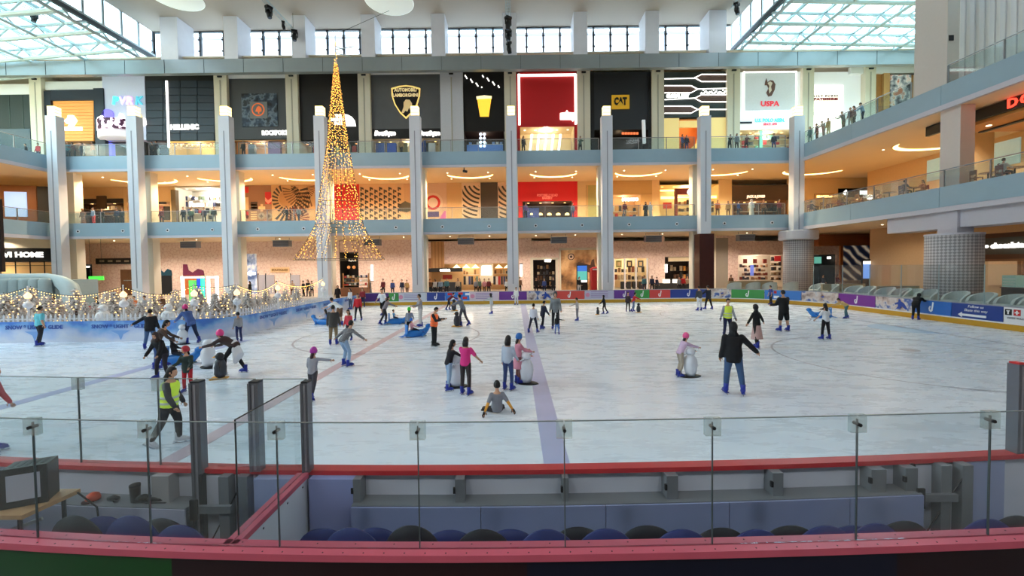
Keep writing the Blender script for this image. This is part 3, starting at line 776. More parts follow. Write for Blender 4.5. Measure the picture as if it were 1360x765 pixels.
for k, (z, nm) in enumerate(((1.305, 'lower'), (1.41, 'upper'))):
    am = thing('amplifier', '%s dark rack amplifier stacked left of the monitor' % nm, 'amplifier', (-5.22, 3.98, z), rz=0.2)
    B(-0.25, 0.25, -0.16, 0.16, 0, 0.1).build('casing', M((62, 74, 72), 0.4), am)
    B(-0.25, 0.25, -0.175, -0.16, 0.005, 0.095).build('front_panel', m_black, am)
    for q in range(4): MB().tube([(-0.15 + q * 0.11, -0.175, 0.05), (-0.15 + q * 0.11, -0.2, 0.05)], 0.022, 10).build('knob', M((170, 180, 180), 0.4), am)
wi = thing('power_cable', 'thin black cable hanging below the desk by the monitor', 'cable', (-4.2, 4.2, 0.12))
MB().tube([(-0.2, -0.05, 1.18), (-0.06, 0.0, 1.0), (-0.02, 0.0, 0.5), (0.05, 0.02, 0.02)], 0.008, 6).build('wire', m_bolt, wi)
def shelf_item(name, label, cat, px, build, dz=0.0):
    p = at(px, 666, 4.5); y = yr(p.x) - 0.13
    t = thing(name, label, cat, (p.x, y, 0.951)); build(t); return t
def cap_(t):
    MB().lathe([(0.065, 0), (0.068, 0.02), (0.055, 0.06), (0.02, 0.08), (0.002, 0.082)], n=14).build('crown', M((206, 74, 36), 0.6), t, smooth=True)
    MB().prism(arc(0, -0.05, 0.06, 180, 360, 10), 0.002, 0.012).build('peak', M((60, 26, 22), 0.6), t)
shelf_item('orange_cap', 'orange cap lying on the shelf near the desk', 'cap', 105, cap_)
def shoe_(t):
    MB().tube([(-0.1, 0, 0.03), (-0.03, 0, 0.045), (0.05, 0, 0.035), (0.1, 0, 0.025)], [0.03, 0.04, 0.032, 0.02], 8).build('upper', m_black, t, smooth=True)
    B(-0.12, 0.11, -0.035, 0.035, 0, 0.012).build('sole', M((50, 50, 54), 0.6), t)
shelf_item('black_glove', 'small black glove lying alone on the left shelf', 'glove', 136, lambda t: (MB().tube([(-0.06, 0, 0.02), (0, 0, 0.03), (0.06, 0, 0.022)], [0.022, 0.032, 0.018], 8).build('palm', m_black, t, smooth=True), MB().tube([(0.0, -0.02, 0.02), (0.05, -0.05, 0.015)], 0.012, 6).build('thumb', m_black, t)))
shelf_item('dark_mug', 'dark travel mug standing on the left shelf', 'mug', 168, lambda t: (MB().lathe([(0.042, 0), (0.05, 0.16), (0.052, 0.17)], n=16).build('cup', M((60, 52, 50), 0.4), t, smooth=True), MB().lathe([(0.052, 0.17), (0.05, 0.19), (0.02, 0.195)], n=16).build('lid', m_black, t)))
shelf_item('black_shoe', 'black shoe on the left shelf beside the mug', 'shoe', 184, shoe_)
shelf_item('black_shoe', 'black shoe on the left shelf closest to the gate', 'shoe', 201, shoe_)
# ================================================================ shop fronts
class Shop:
    """a shop front laid out by its outline on the wall at depth Y; every piece is a child of one root"""
    def __init__(s, name, label, px0, px1, zb, cat='shop front', Y=YW, group=None):
        s.Y = Y; c = at((px0 + px1) / 2, 200, Y)
        s.o = Vector((c.x, Y, zb)); s.root = thing(name, label, cat, s.o, group=group)
    def x(s, px, py, dy=0): return at(px, py, s.Y + dy).x - s.o.x
    def z(s, px, py, dy=0): return at(px, py, s.Y + dy).z - s.o.z
    def r(s, name, mat, px0, px1, py0, py1, y0=0.0, y1=0.1, parent=None):
        """block whose front face covers the outline px0..px1, py0..py1; py1=None reaches the floor"""
        cx, cy = (px0 + px1) / 2, (py0 + (py1 if py1 is not None else py0 + 20)) / 2
        z0 = s.z(cx, py1, y0) if py1 is not None else 0.0
        return B(s.x(px0, cy, y0), s.x(px1, cy, y0), y0, y1, z0, s.z(cx, py0, y0)).build(name, mat, parent or s.root)
    def poly(s, name, mat, pts, y0=-0.1, y1=0.0, parent=None):
        return MB().plate([(s.x(a, b, y0), s.z(a, b, y0)) for a, b in pts], y0, y1).build(name, mat, parent or s.root)
    def t(s, txt, px, py, hpx, mat, y=-0.12, wpx=None, parent=None, bold=0.01, shear=0.0, depth=0.06):
        size = hpx / FPX * s.Y * 1.42
        o = text(txt, size, (s.x(px, py, y), y, s.z(px, py, y)), mat, parent or s.root, depth, bold=bold, shear=shear)
        if wpx: o['fit'] = wpx / FPX * s.Y
        return o
    def niche(s, px0, px1, py0, depth, wall, floor=None, glow=None, watts=0, col=SOFT, back=None):
        """open shop interior: side walls, rear wall, floor, ceiling"""
        cx, cy = (px0 + px1) / 2, py0 + 20
        x0, x1, z1 = s.x(px0, cy), s.x(px1, cy), s.z(cx, py0)
        B(x0, x1, depth - 0.06, depth, 0, z1).build('rear_wall', back or wall, s.root)
        for a in (x0, x1 - 0.06): B(a, a + 0.06, 0.1, depth - 0.06, 0, z1).build('side_wall', wall, s.root)
        B(x0, x1, 0.05, depth, 0, 0.03).build('shop_floor', floor or m_floor, s.root)
        c = B(x0, x1, 0.05, depth, z1 - 0.05, z1).build('shop_ceiling', wall, s.root)
        if glow:
            n = max(2, int((x1 - x0) / 1.2))
            for k in range(n):
                x = x0 + (x1 - x0) * (k + 0.5) / n
                MB().tube([(x, depth * 0.4, z1 - 0.09), (x, depth * 0.4, z1 - 0.05)], 0.13, 8).build('downlight', glow, c)
        if watts: lamp('shop_light', s.o + Vector(((x0 + x1) / 2, depth * 0.45, z1 - 0.5)), watts, col, 0.3)
    def shelves(s, px0, px1, py0, py1, rows, per, pal, y=1.5, board=None, fill=0.8):
        for k in range(rows):
            py = py0 + (py1 - py0) * (k + 1) / rows
            sh = s.r('shelf', board or m_cream, px0, px1, py - 0.5, py, y, y + 0.35)
            for j in range(per):
                if random.random() > fill: continue
                pa = px0 + (px1 - px0) * (j + 0.15) / per; pb = px0 + (px1 - px0) * (j + 0.85) / per
                hh = (py1 - py0) / rows * random.uniform(0.4, 0.8)
                s.r('product', M(random.choice(pal), 0.5, vary=0.1), pa, pb, py - 0.5 - hh, py - 0.5, y + 0.04, y + 0.28, sh)
def glow(c, e=3.0): return M(c, emit=e, vary=0)
m_neon = glow((255, 252, 246), 2.0)
m_warmglow = glow((255, 214, 140), 3.0)
m_navyp = M((38, 46, 58), 0.4, vary=0.08)
m_wood = M((176, 122, 66), 0.45, vary=0.15, scale=3)
PAL = [(190, 60, 60), (230, 220, 200), (60, 70, 110), (40, 40, 44), (206, 160, 90), (120, 140, 120), (240, 240, 240)]
DK = [(40, 36, 34), (90, 60, 40), (150, 110, 70), (60, 60, 70), (180, 160, 130)]

# ---- pilasters of the upper shop wall
for k, (a, b) in enumerate(((40, 56), (285, 302), (380, 396), (476, 492), (585, 615), (670, 686), (767, 784), (866, 882), (966, 983), (1066, 1081), (1149, 1163))):
    x0, x1 = at(a, 150, 50.6).x, at(b, 150, 50.6).x
    o = struct(B(x0, x1, 50.6, 53.9, Z2T, 27.1).build('pilaster_%d' % (k + 1), m_cream if b - a < 25 else M((206, 208, 218), 0.5)), 'cream pilaster between upper shop fronts, number %d from the left' % (k + 1), 'pilaster')
    xm = (x0 + x1) / 2
    B(xm - 0.06, xm + 0.06, 50.56, 50.6, Z2T, 26.0).build('groove_strip', M((176, 170, 156), 0.6), o)
    B(xm - 0.25, xm + 0.25, 50.45, 50.6, 26.3, 26.45).build('spot_rail', m_dark, o)
T2 = 95.5     # above the beam's lower edge, hidden
# 1 dark mesh screen at the far left
s = Shop('mesh_shopfront', 'dark mesh-clad shop front at the far upper left', -60, 40, Z2T)
s.r('upper_trim', m_white, -60, 40, 112, 126, 0.0, 0.3)
s.r('mesh_panel', M((44, 56, 54), 0.5, vary=0.3, scale=9), -60, 40, 126, 171, 0, 0.2)
for k in range(6): s.r('mesh_joint', M((70, 84, 80), 0.5), -60 + k * 18, -59.3 + k * 18, 126, 171, -0.03, 0)
s.r('blue_glass', M((74, 96, 108), 0.2), -60, 40, 171, None, 0.05, 0.3)
# 2 orange slatted front
s = Shop('slatted_shopfront', 'orange slatted shop front in a dark navy frame with a white arrow emblem', 56, 137, Z2T)
s.r('upper_trim', m_white, 56, 137, 108, 119, 0.05, 0.3)
s.r('frame_side', m_navyp, 56, 67, 121, None, -0.15, 1.2); s.r('frame_side', m_navyp, 124, 137, 117, None, -0.15, 1.2)
s.r('frame_head', m_navyp, 67, 124, 119, 133, -0.15, 1.2)
for k in range(13):
    y0 = 133 + k * 4.2
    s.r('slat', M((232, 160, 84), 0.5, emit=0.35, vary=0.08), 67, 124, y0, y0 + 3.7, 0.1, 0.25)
s.r('slat_backing', M((150, 96, 46), 0.6), 67, 124, 133, 190, 0.25, 0.35)
s.niche(67, 124, 188, 2.6, M((120, 90, 60), 0.7), watts=60, glow=m_warmglow)
s.poly('arrow_emblem', m_neon, [(85, 160), (89, 157), (90, 153), (97, 153), (102, 160), (97, 168), (90, 168), (92, 164), (88, 164)])
s.r('sign_bar', m_neon, 83, 108, 168.5, 173, -0.1, 0.05)
# 3 colourful games front
s = Shop('games_shopfront', 'pale lilac games arcade front with coloured glowing letters', 137, 193, Z2T)
s.r('wall_panel', M((196, 202, 226), 0.5, emit=0.15), 137, 193, T2, 186, 0, 0.2)
for c, px, col in (('P', 152.5, (90, 220, 220)), ('V', 162, (196, 186, 250)), ('R', 171.5, (240, 190, 250)), ('K', 184, (80, 170, 190))):
    s.t(c, px, 134, 10, glow(col, 1.1), bold=0.04, shear=0.15, depth=0.15)
MB().tube([(s.x(144, 153), -0.15, s.z(144, 153)), (s.x(144, 153), 0, s.z(144, 153))], 0.7, 18).build('purple_disc', glow((120, 110, 230), 0.9), s.root)
s.poly('cloud_letter', m_neon, [(129, 156), (135, 153), (137, 158), (137, 168), (128, 170)], -0.4, -0.2)
s.poly('cloud_letter', m_neon, [(156, 157), (159, 150), (162, 151), (163, 157), (170, 156), (170, 165), (157, 166)], -0.4, -0.2)
s.poly('sun_shape', glow((255, 214, 130), 1.6), [(172, 153), (178, 149), (185, 151), (187, 158), (183, 162), (174, 161)], -0.3, -0.1)
s.poly('cloud_letter', m_neon, [(183, 158), (192, 157), (193, 165), (184, 167)], -0.4, -0.2)
b = MB().lathe([(2.6, 0), (2.7, 0.1), (2.7, 0.75), (2.5, 0.95)], n=28).build('booth_drum', M((240, 226, 236), 0.5, emit=0.25), s.root, loc=(s.x(160, 175), 1.0, s.z(160, 186)))
MB().lathe([(2.75, 0), (2.75, 1.15)], n=28).build('screen_band', node_mat('pink_screens', lambda nt, v: ramp(nt, tex(nt, 'Noise', v, Scale=1.5, Detail=2.0).outputs['Fac'], [(0.4, (60, 30, 50)), (0.5, (250, 220, 240)), (0.6, (255, 255, 255))], 'CONSTANT'), 0.4, 0.9), b, loc=(0, 0, 0.95))
s.r('booth_column', glow((120, 120, 240), 0.8), 138, 147, 187, None, 0.3, 0.9)
s.niche(139, 192, 188, 2.6, M((60, 50, 60), 0.7), watts=30)
# 4 dark panelled front with neon line
s = Shop('panelled_shopfront', 'dark navy panelled shop front with a tall white neon line', 193, 285, Z2T)
s.r('backing', m_black, 193, 285, T2, 187, 0.1, 0.3)
for i in range(4):
    for j in range(8): s.r('panel', m_navyp, 194 + i * 22.8, 216 + i * 22.8, 107 + j * 10, 116.4 + j * 10, 0, 0.1)
s.r('neon_line', m_neon, 221, 223.6, 107, 196, -0.15, -0.05)
s.t('HELLENIC', 245, 169, 6, m_neon, wpx=37, bold=0.05)
s.niche(224, 285, 187, 2.8, M((236, 206, 140), 0.6), glow=m_warmglow, watts=160, col=WARM)
for k in range(16): MB().ball((s.x(226 + k * 3.7, 190), 0.3 + 0.1 * (k % 2), s.z(226 + k * 3.7, 190 + 2 * (k % 2))), 0.09, n=6, m=4).build('bulb', m_warmglow, s.root)
s.niche(193, 222, 189, 2.0, m_black, watts=20)
# 5 footwear front with billboard
s = Shop('footwear_shopfront', 'charcoal footwear shop front with a boot billboard and orange round emblem', 302, 380, Z2T)
s.r('wall_panel', M((74, 76, 80), 0.6), 302, 380, 100, 185, 0.05, 0.3); s.r('upper_trim', m_white, 302, 380, T2, 104, -0.02, 0.2)
p = s.r('billboard', node_mat('denim_photo', lambda nt, v: ramp(nt, tex(nt, 'Noise', v, Scale=0.9, Detail=3.0).outputs['Fac'], [(0.35, (24, 26, 30)), (0.48, (52, 66, 84)), (0.55, (110, 124, 138)), (0.62, (40, 44, 50))]), 0.5), 321, 368, 124, 168, -0.05, 0.05)
q = s.r('emblem_plate', M((116, 116, 116), 0.5), 332, 355, 135, 157, -0.1, -0.05)
for rr, c in ((0.92, (232, 110, 50)), (0.74, (110, 108, 106))):
    MB().tube([(s.x(343.5, 146), -0.12 - (0.92 - rr) * 0.1, s.z(343.5, 146)), (s.x(343.5, 146), -0.1, s.z(343.5, 146))], rr * 0.85, 24).build('emblem_ring', M(c, 0.5, emit=0.3 if rr > 0.8 else 0), q)
s.poly('tree_emblem', M((232, 110, 50), 0.5, emit=0.3), [(342.6, 151), (342.6, 148.5), (339, 148), (340, 145), (341, 142.5), (343.5, 140.5), (346.5, 142.5), (347.5, 146), (347, 148), (344.4, 148.5), (344.4, 151)], -0.17, -0.14, q)
s.t('ROCKPORT', 365, 176.5, 5.5, m_neon, wpx=34, bold=0.03)
s.niche(303, 379, 186, 2.8, M((206, 160, 116), 0.6), glow=m_warmglow, watts=110, col=SOFT)
s.r('display', M((150, 110, 160), 0.5), 356, 372, 188, None, 0.4, 0.8); s.r('display', M((214, 150, 100), 0.5), 314, 326, 188, None, 0.8, 1.2); s.r('display', M((60, 56, 56), 0.5), 330, 338, 192, None, 0.6, 1.0)
for k in range(3): s.poly('stair_rail', m_dark, [(327 + k * 15, 188), (328.5 + k * 15, 188), (345 + k * 15, 198), (343.5 + k * 15, 198)], 0.2, 0.26)
# 6 black outdoor shop
s = Shop('outdoor_shopfront', 'black outdoor-wear shop front behind the light cone with a white half-dome sign', 396, 476, Z2T)
s.r('wall_panel', M((30, 26, 26), 0.6), 396, 476, T2, 186, 0, 0.3)
s.poly('half_dome', m_neon, [(455, 151.5), (461, 152), (467, 155), (471, 160), (472.5, 167.5), (459, 167.5), (458, 158)])
s.t('THE', 449.5, 154, 3.4, m_neon, bold=0.04); s.t('NORTH', 448, 159, 3.4, m_neon, bold=0.04); s.t('FACE', 449, 164, 3.4, m_neon, bold=0.04)
s.niche(396, 476, 187, 2.8, M((60, 44, 38), 0.7), glow=glow((255, 160, 90), 3), watts=40, col=WARM)
s.shelves(400, 474, 189, 203, 1, 10, PAL)
# 7 car brand front with shield
s = Shop('shield_shopfront', 'dark grey sports-car boutique front with a gold-edged shield', 492, 585, Z2T)
s.r('wall_panel', M((92, 94, 98), 0.6, vary=0.12, scale=1.0), 492, 585, 99, 171, 0, 0.3); s.r('upper_trim', m_white, 492, 585, T2, 100, 0.05, 0.3)
def shield(k, dx=539, dy=134): return [(dx + (a - 539) * k, dy + (b - 134) * k) for a, b in ((519.5, 117), (530, 114), (539, 113), (548, 114), (558, 117), (557.5, 127), (554, 139), (547, 150), (539, 157.5), (531, 150), (524, 139), (520, 127))]
a = s.poly('shield', glow((240, 206, 120), 0.9), shield(1.0), -0.15, 0); s.poly('shield_field', M((20, 20, 20), 0.4), shield(0.9), -0.2, -0.15, a)
s.t('AUTOMOBILI', 538.5, 119.5, 4.2, M((236, 214, 160), 0.4, emit=0.5), -0.24, 29, a, bold=0.02); s.t('LAMBORGHINI', 538.5, 126.5, 4.2, M((236, 214, 160), 0.4, emit=0.5), -0.24, 33, a, bold=0.02)
s.poly('bull', M((226, 196, 140), 0.4, emit=0.35), [(539, 132), (544, 132.5), (547, 137), (547.5, 145), (545, 146), (543, 143), (541, 148), (538, 147), (536, 150), (533, 150), (536, 142), (536, 136)], -0.26, -0.2, a)
s.r('sign_band', m_black, 492, 585, 171, 184, 0.0, 0.3)
for px in (511, 570): s.t('Boutique', px, 177, 5.5, m_neon, bold=0.06, shear=0.2, wpx=28)
s.niche(493, 584, 184, 2.8, M((206, 186, 150), 0.6), glow=m_warmglow, watts=110)
for px, c in ((505, (60, 100, 190)), (520, (40, 90, 200)), (563, (60, 90, 160)), (572, (220, 220, 225)), (535, (120, 110, 70))): s.r('display', M(c, 0.5), px - 6, px + 6, 190, None, 0.5, 1.0)
# 9 black juice bar with glowing cup
s = Shop('juice_shopfront', 'black juice bar front with a glowing golden cup and tiny star lights', 615, 670, Z2T)
s.r('wall_panel', m_black, 615, 670, T2, 174, 0, 0.3)
random.seed(3)
for k in range(20):
    px, py = 618 + (k * 7.3) % 50, 101 + (k * 5.1) % 17
    MB().ball((s.x(px, py), -0.1, s.z(px, py)), 0.085, n=6, m=4).build('star_light', m_neon, s.root)
a = s.poly('cup', glow((255, 196, 60), 1.1), [(633.5, 130), (652.5, 129), (649, 154.5), (637.5, 154.5)], -0.15, 0); s.poly('cup_lid', glow((255, 232, 180), 1.1), [(632.5, 128), (643, 126.6), (653, 127.5), (652.7, 130.5), (633, 131.5)], -0.2, 0, a)
s.niche(616, 669, 174, 2.8, M((60, 40, 32), 0.7), watts=35, col=SOFT)
for i in range(2):
    for j in range(4): MB().ball((s.x(638 + i * 5, 177 + j * 5.2), 0.4, s.z(638 + i * 5, 177 + j * 5.2)), 0.17, n=8, m=5).build('globe_lamp', glow((225, 238, 255), 3), s.root)
s.r('counter', M((90, 130, 200), 0.4, emit=0.3), 620, 668, 192, None, 0.4, 1.0); s.shelves(622, 668, 188, 192, 1, 9, [(240, 244, 255), (150, 180, 240)], 0.35)
# 10 red front with white light frame
s = Shop('red_shopfront', 'bright red shop front outlined with a white light frame', 686, 767, Z2T)
s.r('red_panel', M((176, 26, 30), 0.5, emit=0.12, vary=0.05), 690, 763, 99, 165, 0, 0.3)
s.r('red_post', M((190, 26, 32), 0.5), 685.5, 690, 96, None, -0.1, 0.3); s.r('red_post', M((190, 26, 32), 0.5), 763, 767.5, 96, None, -0.1, 0.3); s.r('red_head', M((190, 26, 32), 0.5), 685.5, 767.5, T2, 98, -0.1, 0.3); s.r('red_sill', M((190, 26, 32), 0.5), 690, 763, 164, 168, -0.1, 0.3)
for a in ((688, 765, 98, 101), (688, 691, 98, 166), (763, 766, 98, 165)): s.r('light_tube', m_neon, *a, -0.2, -0.1)
s.poly('white_emblem', m_neon, [(744, 150), (751, 149), (753, 146), (755, 149), (763, 149.5), (763, 158), (761, 161), (759, 158.5), (744, 158.5)], -0.2, 0)
s.niche(690, 763, 168, 2.8, M((250, 226, 180), 0.6), glow=m_neon, watts=260, col=SOFT)
for k in range(5): s.poly('slanted_neon', m_neon, [(705 + k * 9.5, 178), (708 + k * 9.5, 178), (705 + k * 9.5, 205), (702 + k * 9.5, 205)], 1.0, 1.1)
# 11 black workwear front with yellow sign
s = Shop('workwear_shopfront', 'black workwear shop front with a square yellow sign', 784, 866, Z2T)
s.r('wall_panel', M((42, 44, 50), 0.5), 784, 866, T2, 172, 0, 0.3); s.r('frame_side', m_black, 784, 789, T2, None, -0.15, 0); s.r('frame_side', m_black, 861, 866, T2, None, -0.15, 0)
a = s.r('yellow_sign', M((222, 168, 36), 0.5, emit=0.25), 812.5, 836, 126, 144.5, -0.15, 0); s.t('CAT', 824, 135, 9, m_black, -0.2, 17, a, bold=0.07)
s.poly('triangle', M((240, 190, 50), 0.5), [(824, 134), (828.5, 140), (819.5, 140)], -0.24, -0.21, a)
s.niche(787, 863, 172, 2.8, M((40, 34, 32), 0.7), watts=25, col=WARM)
for k in range(6): s.r('orange_sign', glow((235, 120, 70), 1.0), 826 + k * 3.8, 829 + k * 3.8, 175.5, 178.5, 0.3, 0.4)
s.poly('white_pole', M((230, 232, 236), 0.5, emit=0.3), [(853, 159), (857, 159), (858, 190), (854.5, 190)], -2.0, -1.7)
# 12 striped front with neon hexagon lines
s = Shop('hexagon_shopfront', 'dark striped shop front with white neon hexagon lines and a lit doorway', 882, 966, Z2T)
s.r('wall_panel', M((44, 52, 50), 0.4, vary=0.3, scale=2), 882, 966, T2, 156, 0, 0.3)
for (a, b, c) in ((922, 966, 104), (882, 921, 119), (922, 966, 131), (882, 921, 146)):
    if a > 900: s.poly('brown_panel', M((104, 82, 76), 0.5), [(966, c - 4.5), (931, c - 4.5), (923, c), (931, c + 5), (966, c + 5)], -0.08, 0)
    else: s.poly('brown_panel', M((104, 82, 76), 0.5), [(882, c - 4.5), (916, c - 4.5), (925, c), (916, c + 5), (882, c + 5)], -0.08, 0)
def neon(pts, py=0):
    m = MB()
    for p, q in zip(pts[:-1], pts[1:]): m.bar((s.x(*p), -0.15, s.z(*p)), (s.x(*q), -0.15, s.z(*q)), 0.09)
    m.build('neon_tube', m_neon, s.root)
for c in (104, 131): neon([(966, c - 4.5), (931, c - 4.5), (922, c), (931, c + 5), (966, c + 5)])
for c in (119, 146): neon([(882, c - 4.5), (917, c - 4.5), (926, c), (917, c + 5), (882, c + 5)])
neon([(882, 105.5), (922, 104.5)]); neon([(926, 119), (966, 118)]); neon([(882, 133), (922, 131)]); neon([(926, 146), (966, 146)])
s.t('GLOBAL FEST', 900, 127.5, 4, m_neon, wpx=30, bold=0.05)
for k, (a, b) in enumerate(((930, 937), (938, 942), (943, 951), (952, 955), (956, 963))):
    m = MB().tube([(s.x(a, 124), -0.15, s.z(a, 124 - (k % 3))), (s.x((a + b) / 2, 125), -0.15, s.z((a + b) / 2, 125.5)), (s.x(b, 124), -0.15, s.z(b, 121.5 + k % 2))], 0.11, 6); m.ball((s.x((a + b) / 2, 121), -0.15, s.z((a + b) / 2, 120.5 + 6 * (k % 2))), 0.09, n=6, m=4); m.build('arabic_lettering', m_neon, s.root)
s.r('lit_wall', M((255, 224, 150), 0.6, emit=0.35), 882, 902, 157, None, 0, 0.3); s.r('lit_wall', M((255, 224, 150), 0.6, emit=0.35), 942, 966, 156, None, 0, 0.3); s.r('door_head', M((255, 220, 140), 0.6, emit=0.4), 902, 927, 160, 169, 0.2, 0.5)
s.niche(902, 942, 158, 2.8, M((214, 130, 60), 0.6), glow=m_warmglow, watts=90, col=WARM)
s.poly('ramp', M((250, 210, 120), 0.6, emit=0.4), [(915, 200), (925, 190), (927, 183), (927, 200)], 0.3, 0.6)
# 13 white polo front
s = Shop('polo_shopfront', 'white polo-wear shop front with a framed panel, horse emblem and red letters', 983, 1066, Z2T)
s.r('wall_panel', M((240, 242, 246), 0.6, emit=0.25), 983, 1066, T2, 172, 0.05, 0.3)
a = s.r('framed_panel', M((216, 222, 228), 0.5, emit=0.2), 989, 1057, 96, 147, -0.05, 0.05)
for r4 in ((987.5, 989, 95, 148.5), (1057, 1058.5, 95, 148.5), (987.5, 1058.5, 94.5, 96), (987.5, 1058.5, 147, 148.5)): s.r('frame_bar', m_neon, *r4, -0.1, 0.05, a)
s.poly('horse_emblem', M((110, 78, 70), 0.5), [(1018, 104), (1019.5, 109), (1023, 106.5), (1027, 107), (1030, 112), (1029, 119), (1025, 127), (1021, 128), (1018, 123), (1021, 117), (1019, 113), (1016, 113), (1016.5, 109)], -0.12, -0.05, a)
s.poly('horse_light', M((240, 226, 214), 0.5), [(1019.5, 110), (1023, 108), (1026, 110), (1024, 115), (1025, 120), (1022, 124), (1021, 118), (1022, 114)], -0.15, -0.12, a)
s.t('USPA', 1022.5, 138, 6.5, M((226, 60, 76), 0.5, emit=0.5), -0.12, 24, a, bold=0.02)
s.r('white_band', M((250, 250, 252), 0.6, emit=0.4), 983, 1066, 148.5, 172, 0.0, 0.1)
s.t('U.S. POLO ASSN.', 1022.5, 160, 4.5, glow((80, 200, 230), 1.0), wpx=39, bold=0.02); s.t('SINCE 1890', 1023, 165, 2.8, glow((230, 80, 100), 1.0), wpx=18)
s.r('dark_plate', m_navyp, 983, 999, 161.5, 164, -0.1, 0.0)
s.niche(983, 1066, 172, 2.8, M((255, 226, 190), 0.6), glow=m_warmglow, watts=200)
s.shelves(985, 1062, 178, 200, 3, 9, [(230, 230, 230), (80, 80, 90), (200, 60, 60), (150, 220, 190)], 1.4)
s.r('green_screen', glow((150, 220, 190), 0.8), 1009, 1013, 173, None, 0.2, 0.3)
# 14 white glowing front
s = Shop('glowing_shopfront', 'brilliant white shop front with two glowing light boxes beside the polo shop', 1081, 1149, Z2T)
s.r('wall_panel', M((236, 238, 242), 0.6, emit=0.25), 1081, 1149, T2, None, 0.3, 0.5)
for r4 in ((1081, 1120, 113, 120), (1081, 1119, 138, 147), (1081, 1118, 153, 175)): s.r('light_box', glow((255, 252, 240), 1.8), *r4, 0.05, 0.3)
s.r('sign_backing', glow((255, 246, 230), 1.2), 1081, 1120, 120, 138, 0.1, 0.3); s.t('L I L Y  S U S H I', 1097, 127.5, 2.5, M((70, 60, 60), 0.5), 0.02, 32); s.t('PATISSERIE', 1097, 131.8, 3.2, M((150, 60, 60), 0.5), 0.02, 32, bold=0.02)
# 15 wood-framed poster front
s = Shop('poster_shopfront', 'timber-framed shop front with a large portrait poster at the upper right', 1163, 1216, Z2T)
s.r('upper_trim', m_white, 1130, 1216, 88, 97, -0.1, 0.3)
s.r('timber_wall', m_wood, 1163, 1216, 97, None, 0.2, 0.5); s.r('timber_fin', M((206, 160, 104), 0.5), 1174, 1182, 97, None, -0.1, 0.2)
s.r('poster', node_mat('portrait_poster', lambda nt, v: ramp(nt, tex(nt, 'Noise', v, Scale=1.0, Detail=4.0).outputs['Fac'], [(0.36, (50, 56, 66)), (0.47, (150, 156, 164)), (0.54, (226, 222, 220)), (0.62, (196, 120, 90))]), 0.5, 0.2), 1183, 1210, 99, 150, 0.0, 0.2)
s.r('poster_frame', M((90, 84, 80), 0.5), 1182, 1216, 97.5, 99, -0.05, 0.2)

# ---- lower balcony shops
T1 = 238
def fill(z0, z1, spans, mat, name, label):
    """wall at the shop line, open where spans say so"""
    m = MB(); xs = sorted(spans); x = -80
    for a, b in xs:
        if a > x: m.box(x, a, YW, YW + 0.3, z0, z1)
        x = max(x, b)
    m.box(x, 48, YW, YW + 0.3, z0, z1)
    return struct(m.build(name, mat), label, 'wall')
def X1(px, py=265): return at(px, py, YW).x
fill(Z1T, Z2B, [(X1(a), X1(b)) for a, b in ((88, 164), (168, 226), (232, 303), (317, 682), (687, 767), (808, 866), (876, 955), (972, 1047))], M((240, 206, 156), 0.7, vary=0.03), 'wall_lower_shops', 'warm cream wall between the lower balcony shops')
s = Shop('grill_shopfront', 'dark restaurant front on the lower balcony at the far left', 88, 164, Z1T)
s.r('header', M((236, 200, 150), 0.7), 88, 164, T1, 264, 0, 0.3); s.r('dark_sign', m_dark, 100, 163, 264, 270, -0.05, 0.2); s.niche(88, 164, 268, 2.8, M((90, 62, 44), 0.7), glow=m_warmglow, watts=60, col=WARM)
s.r('screen_panel', M((70, 56, 44), 0.6), 128, 140, 260, 277, -0.2, 0); s.shelves(90, 162, 272, 286, 2, 9, DK)
s = Shop('clothes_shopfront', 'clothing shop front with pink and beige garments on the lower balcony', 168, 226, Z1T)
s.r('header', M((236, 200, 150), 0.7), 168, 226, T1, 268, 0, 0.3); s.niche(168, 226, 268, 2.8, M((216, 186, 146), 0.7), watts=60, col=SOFT); s.r('sign_band', m_dark, 196, 220, 268, 271, -0.05, 0.1)
for px, c in ((180, (170, 110, 70)), (190, (220, 170, 150)), (205, (150, 100, 60)), (214, (226, 150, 150)), (221, (60, 60, 60))): s.r('garment', M(c, 0.8), px - 4, px + 4, 274, 292, 0.6, 0.8)
s.r('dark_pillar', M((90, 80, 62), 0.5), 227, 233, 252, None, -0.3, 0.2)
s = Shop('bright_shopfront', 'brightly lit white cosmetics shop front on the lower balcony', 232, 303, Z1T)
s.niche(232, 303, 248, 2.8, M((250, 244, 230), 0.6), glow=m_neon, watts=340, col=(1, 0.94, 0.84)); s.shelves(234, 301, 258, 292, 4, 14, PAL, 1.6, m_white)
s.t('Faces', 261, 271.5, 6, m_neon, 0.3, 20, bold=0.06); s.r('counter', m_white, 285, 299, 277, None, 0.4, 0.9)
for k in range(7): MB().ball((s.x(250 + k * 7, 262), 0.4, s.z(250 + k * 7, 260 + (k % 3) * 3)), 0.14, n=6, m=4).build('lamp_globe', m_neon, s.root)
